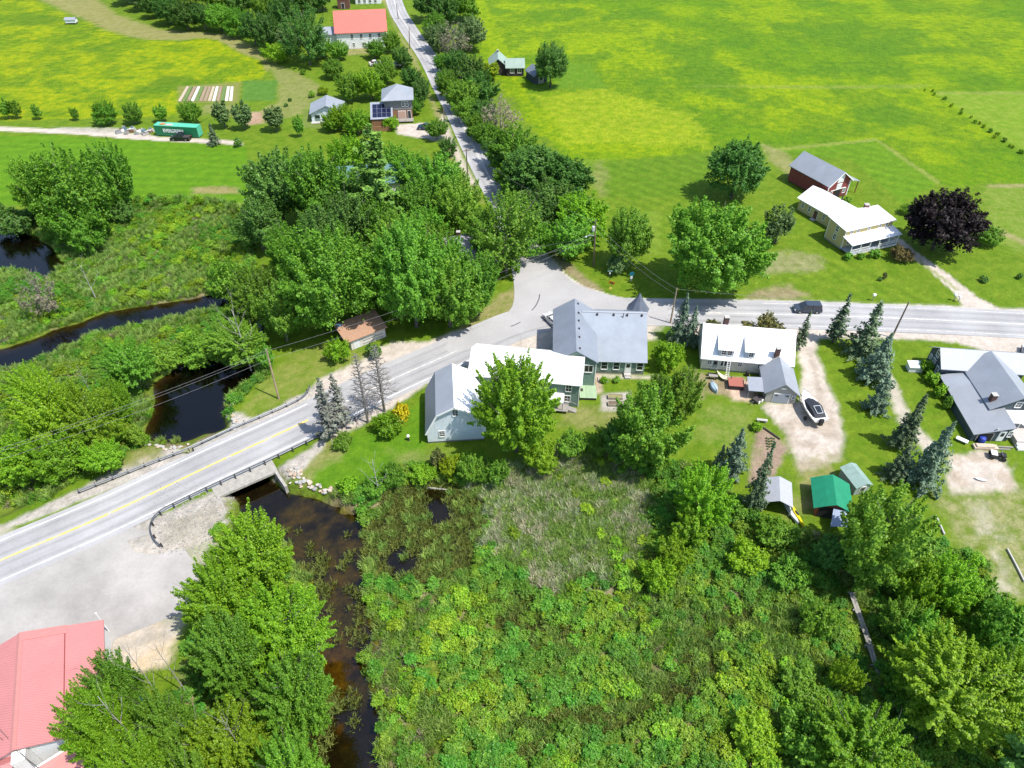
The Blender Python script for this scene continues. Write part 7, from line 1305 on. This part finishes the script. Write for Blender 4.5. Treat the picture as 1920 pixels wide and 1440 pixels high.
# hammock
p = G(1344, 697); t = thing('hammock', 'pale hammock slung behind the cream house', 'hammock', tuple(p)); a, c = G(1344, 694, 1.3), G(1372, 706, 1.3)
for e in (a, c): b = MB(); b.tube(Vector((e.x, e.y, 0)), e + Vector((0, 0, .1)), .05); b.build('post', M_DARKB, t)
b = MB(); n_ = Vector((.12, .45, 0)); pts = [a.lerp(c, k / 8) - Vector((0, 0, 3.0 * (k / 8) * (1 - k / 8))) for k in range(9)]
for k in range(8): w0, w1 = math.sin(math.pi * k / 8) + .05, math.sin(math.pi * (k + 1) / 8) + .05; b.slab([pts[k] - n_ * w0, pts[k + 1] - n_ * w1, pts[k + 1] + n_ * w1, pts[k] + n_ * w0], .03)
b.build('cloth', mat('pale_yellow_cloth', (.66, .62, .45), .8), t)
simple('garden_bench', 'dark wooden bench and table by the back door of the cream house', 'bench', G(1326, 705), [('seat', M_DARKB, [(0, 1.6, 0, .4, .42, .47)]), ('table_top', M_WOOD, [(.1, 1.5, -.9, -.3, .7, .75)]), ('leg', M_DARKB, [(.1, .2, 0, .4, 0, .42), (1.4, 1.5, 0, .4, 0, .42), (.2, .28, -.8, -.4, 0, .7), (1.32, 1.4, -.8, -.4, 0, .7)])], -8)
simple('hose_reel', 'dark hose reel at the back wall of the cream house', 'hose reel', G(1398, 704), [('stand', M_DARKB, [(-.05, .05, -.2, .2, 0, .5), (.4, .5, -.2, .2, 0, .5)]), ('drum', M_TYRE, [(.05, .4, -.3, .3, .2, .8)])], -8)
simple('utility_trailer', 'small dark trailer with white wheels under the carport', 'trailer', G(1420, 752), [('bed', M_RUST, [(-.9, .9, -.5, .5, .4, .7)]), ('wheel', M_WHITE, [(-.5, -.1, -.62, -.5, .05, .5), (.2, .6, -.62, -.5, .05, .5)]), ('tongue', M_GALV, [(-1.8, -.9, -.04, .04, .4, .48)])], 35)
simple('stone_bench', 'pale stone bench at the corner of the garden plot', 'bench', G(1418, 792), [('slab', M_CONC, [(0, 1.6, 0, .45, .4, .52)]), ('foot', M_CONC, [(.15, .35, .05, .4, 0, .4), (1.25, 1.45, .05, .4, 0, .4)])], -10)
for i in range(17):
    p = G(1437 + (i % 4) * 4.6 + (i // 4) * .6, 822 + (i // 4) * 5 + (i % 2)); o = inst(STM[i % 9], 'crop_plant', None); o.location = p + Vector((0, 0, .08)); o.scale = (.17, .17, .2); o.material_slots[0].link = 'OBJECT'; o.material_slots[0].material = L_DARK; tag(o, 'small dark crop plant in the garden plot by the blue spruce', 'plant', 'crop plants in the garden plot')
p = G(1412, 805); t = thing('garden_edging', 'dark timber edging along the garden plot', 'edging', tuple(p)); P_ = spline(W([(1430, 802), (1445, 812), (1462, 824)]), 1.2)
for a, c in zip(P_, P_[1:]): b = MB(); b.tube(a + Vector((0, 0, .1)), c + Vector((0, 0, .1)), .13, .13, 6); b.build('timber', M_DARKB, t)
# slate house yard
simple('woodpile', 'long pale heap of cut boards in front of the slate blue addition', 'woodpile', G(1824, 838), [('board_stack', mat('pale_cut_wood', (.55, .45, .34), .9, var=.2, scale=3), [(0, 3.4, -.5, .4, 0, .35), (.3, 2.8, -.4, .3, .36, .55)]), ('loose_plank', M_WOOD, [(2.6, 5.2, -.3, -.1, .0, .12), (3.6, 5.8, .1, .3, 0, .2)])], -4)
simple('tub', 'white bathtub like trough on the lawn below the slate blue wall', 'trough', G(1790, 826), [('basin', M_WHITE, [(0, 1.6, 0, .7, .35, .5)]), ('stand', M_TYRE, [(.2, .3, .1, .6, 0, .35), (1.3, 1.4, .1, .6, 0, .35)])], -40)
simple('stepped_deck', 'pale wooden deck steps at the right edge below the slate blue house', 'deck', G(1908, 845), [('step', M_WHITE, [(0, 4, 0, .5, 0, .3), (0, 4, .5, 1.0, 0, .6)]), ('platform', mat('pale_deck_wood', (.52, .46, .42), .8, var=.1), [(0, 4, 1.0, 4.5, 0, .9)])], -4)
p = G(1935, 705); simple('garden_umbrella_table', 'white folded chairs beside the dark blue car', 'chairs', G(1912, 690), [('seat', M_WHITE, [(0, .7, 0, .6, .4, .46)]), ('backrest', M_WHITE, [(0, .7, .6, .66, .46, 1.0)]), ('leg', M_WHITE, [(.05, .12, .05, .12, 0, .4), (.58, .65, .05, .12, 0, .4), (.05, .12, .5, .57, 0, .4), (.58, .65, .5, .57, 0, .4)])], 20)
# lawn ornament, barrel, mailboxes, signs
p = G(766, 825); t = thing('lawn_ornament', 'white globe on a dark pedestal in the middle of the barn lawn', 'ornament', tuple(p)); b = MB(); b.lathe(p, [(.22, 0), (.12, .1), (.1, .5), (.2, .6)], 10); b.build('pedestal', M_TYRE, t); b = MB(); b.lathe(p + Vector((0, 0, .6)), [(.05, 0), (.2, .1), (.25, .25), (.2, .4), (.05, .5)], 12); b.build('globe', M_WHITE, t)
p = on(264, 1318); t = thing('blue_barrel', 'bright blue barrel between the dead branches and the red roof', 'barrel', tuple(p)); b = MB(); b.lathe(p, [(.38, 0), (.42, .3), (.42, .8), (.38, 1.1)], 14); b.build('drum', mat('bright_blue_plastic', (.015, .11, .30), .4), t); b = MB(); b.lathe(p + Vector((0, 0, 1.1)), [(.4, 0), (.38, .05)], 14); b.build('lid', mat('dark_blue_plastic', (.01, .05, .15), .4), t)
for x, y, l in ((1788, 563, 'left mailbox of the pair by the driveway mouth'), (1796, 566, 'right mailbox of the pair by the driveway mouth'), (1636, 563, 'single pale mailbox beside the road below the lawn')):
    simple('mailbox', l, 'mailbox', G(x, y), [('post', M_WOOD, [(-.05, .05, -.05, .05, 0, 1.05)]), ('box', M_WHITE, [(-.28, .28, -.17, .17, 1.05, 1.4)]), ('flag', M_TAIL, [(.28, .31, -.1, .05, 1.25, 1.5)])], 10)
M_SG = mat('street_sign_green', (.015, .16, .12), .5); M_ORG = mat('orange_yellow_sign', (.75, .32, .01), .5); M_YS = mat('yellow_sign', (.75, .62, .10), .5)
p = G(1142, 527); t = thing('street_name_sign', 'small teal street name sign on a post at the junction', 'sign', tuple(p)); b = MB(); b.tube(p, p + Vector((0, 0, 2.4)), .035); b.build('post', M_GALV, t); b = MB(); b.box(p.x - .55, p.x + .55, p.y - .02, p.y + .02, 2.15, 2.42); sg = b.build('sign_plate', M_SG, t); b = MB(); b.box(p.x - .42, p.x + .42, p.y - .026, p.y - .021, 2.25, 2.32); b.build('lettering_band', M_WHITE, sg); b = MB(); b.box(p.x - .12, p.x + .12, p.y - .05, p.y + .05, 1.6, 1.95); b.build('number_plate', M_WHITE, t)
p = G(1146, 540); t = thing('arrow_sign', 'orange turn arrow sign on a post at the junction', 'sign', tuple(p)); b = MB(); b.tube(p, p + Vector((0, 0, 1.5)), .04); b.build('post', M_GALV, t); M = frameM(p, -25); b = MB(); b.box(-.6, .6, -.03, .0, .85, 1.55, M); sg = b.build('sign_plate', M_ORG, t); b = MB(); b.box(-.4, .1, -.045, -.032, 1.12, 1.28, M); b.poly([M @ Vector(v) for v in ((.1, -.04, .95), (.45, -.04, 1.2), (.1, -.04, 1.45))]); b.build('arrow', M_TYRE, sg)
p = G(1144, 548); t = thing('yellow_marker', 'small yellow diamond marker beside the junction kerb', 'sign', tuple(p)); b = MB(); b.tube(p, p + Vector((0, 0, .9)), .03); b.build('post', M_GALV, t); b = MB(); M = frameM(p + Vector((0, -.04, .95)), 0) @ Matrix.Rotation(rad(45), 4, 'Y'); b.box(-.25, .25, -.015, .015, -.25, .25, M); b.build('sign_plate', M_YS, t)
p = G(1183, 527); t = thing('notice_board', 'teal topped white notice sign on the grass by the big maple', 'sign', tuple(p)); b = MB(); b.box(p.x - .05, p.x + .05, p.y, p.y + .08, 0, 2.0); b.build('post', M_WHITE, t); b = MB(); b.box(p.x - .22, p.x + .22, p.y - .05, p.y, .5, 1.3); b.build('notice_panel', M_WHITE, t); b = MB(); b.lathe((0, 0, 0), [(.45, -.03), (.45, .03)], 16); L = Matrix.Translation(p + Vector((0, -.03, 1.65))) @ Matrix.Rotation(rad(90), 4, 'X'); b.v = [tuple(L @ Vector(v)) for v in b.v]; b.build('round_panel', mat('teal_sign_paint', (.01, .20, .25), .5), t)
p = G(626, 842); simple('culvert_marker', 'thin pale marker pole on the lawn below the guardrail', 'marker pole', p, [('post', M_TRANS, [(-.03, .03, -.03, .03, 0, 2.2)]), ('reflector', M_YS, [(-.06, .06, -.05, -.03, 1.9, 2.15)])])
# duckboard walk into the marsh
P_ = spline([G(x, y, -1.15) for x, y in [(1597, 1110), (1606, 1138), (1618, 1170), (1628, 1200), (1640, 1240), (1655, 1275), (1672, 1310), (1698, 1350), (1722, 1380), (1740, 1415)]], .3); t = thing('duckboard_walk', 'grey plank walk leading through the marsh at the lower right', 'boardwalk', tuple(P_[0])); acc = 0; last = P_[0]
for p in P_[1:]:
    if (p - last).length >= 2.1:
        d = (p - last).normalized(); n_ = Vector((-d.y, d.x, 0)); g_ = d * .05
        for s in (-1, 1):
            b = MB(); a, c = last + n_ * .17 * s + g_, p + n_ * .17 * s - g_; h_ = n_ * .15; jz = Vector((0, 0, rg.uniform(-.05, .05))); b.slab([a - h_, c - h_ + jz, c + h_ + jz, a + h_], .07); b.build('plank', mat('silvered_plank', (.30, .285, .26), .9, var=.2, scale=3, objvar=.2), t)
        b = MB(); b.box(-.5, .5, -.09, .09, -.75, -.08, frameM(last, math.degrees(math.atan2(n_.y, n_.x)))); b.build('sleeper', M_WOOD, t); last = p
# low fences on the dry lawn
for pts, l in (([(1754, 968), (1762, 985), (1770, 1003)], 'short pale board edging at the top of the lower lawn'), ([(1888, 1030), (1904, 1060), (1920, 1092)], 'pale board edging at the right of the dry lawn')):
    P_ = [G(x, y) for x, y in pts]; t = thing('lawn_edging', l, 'edging', tuple(P_[0]))
    for a, c in zip(P_, P_[1:]): b = MB(); n_ = Vector((-(c - a).y, (c - a).x, 0)).normalized() * .09; b.prism([a - n_, c - n_, c + n_, a + n_], [a - n_ + Vector((0, 0, .25)), c - n_ + Vector((0, 0, .25)), c + n_ + Vector((0, 0, .25)), a + n_ + Vector((0, 0, .25))]); b.build('board', M_CONC, t)
for o in ROOTS:
    if '_o' in o: del o['_o']
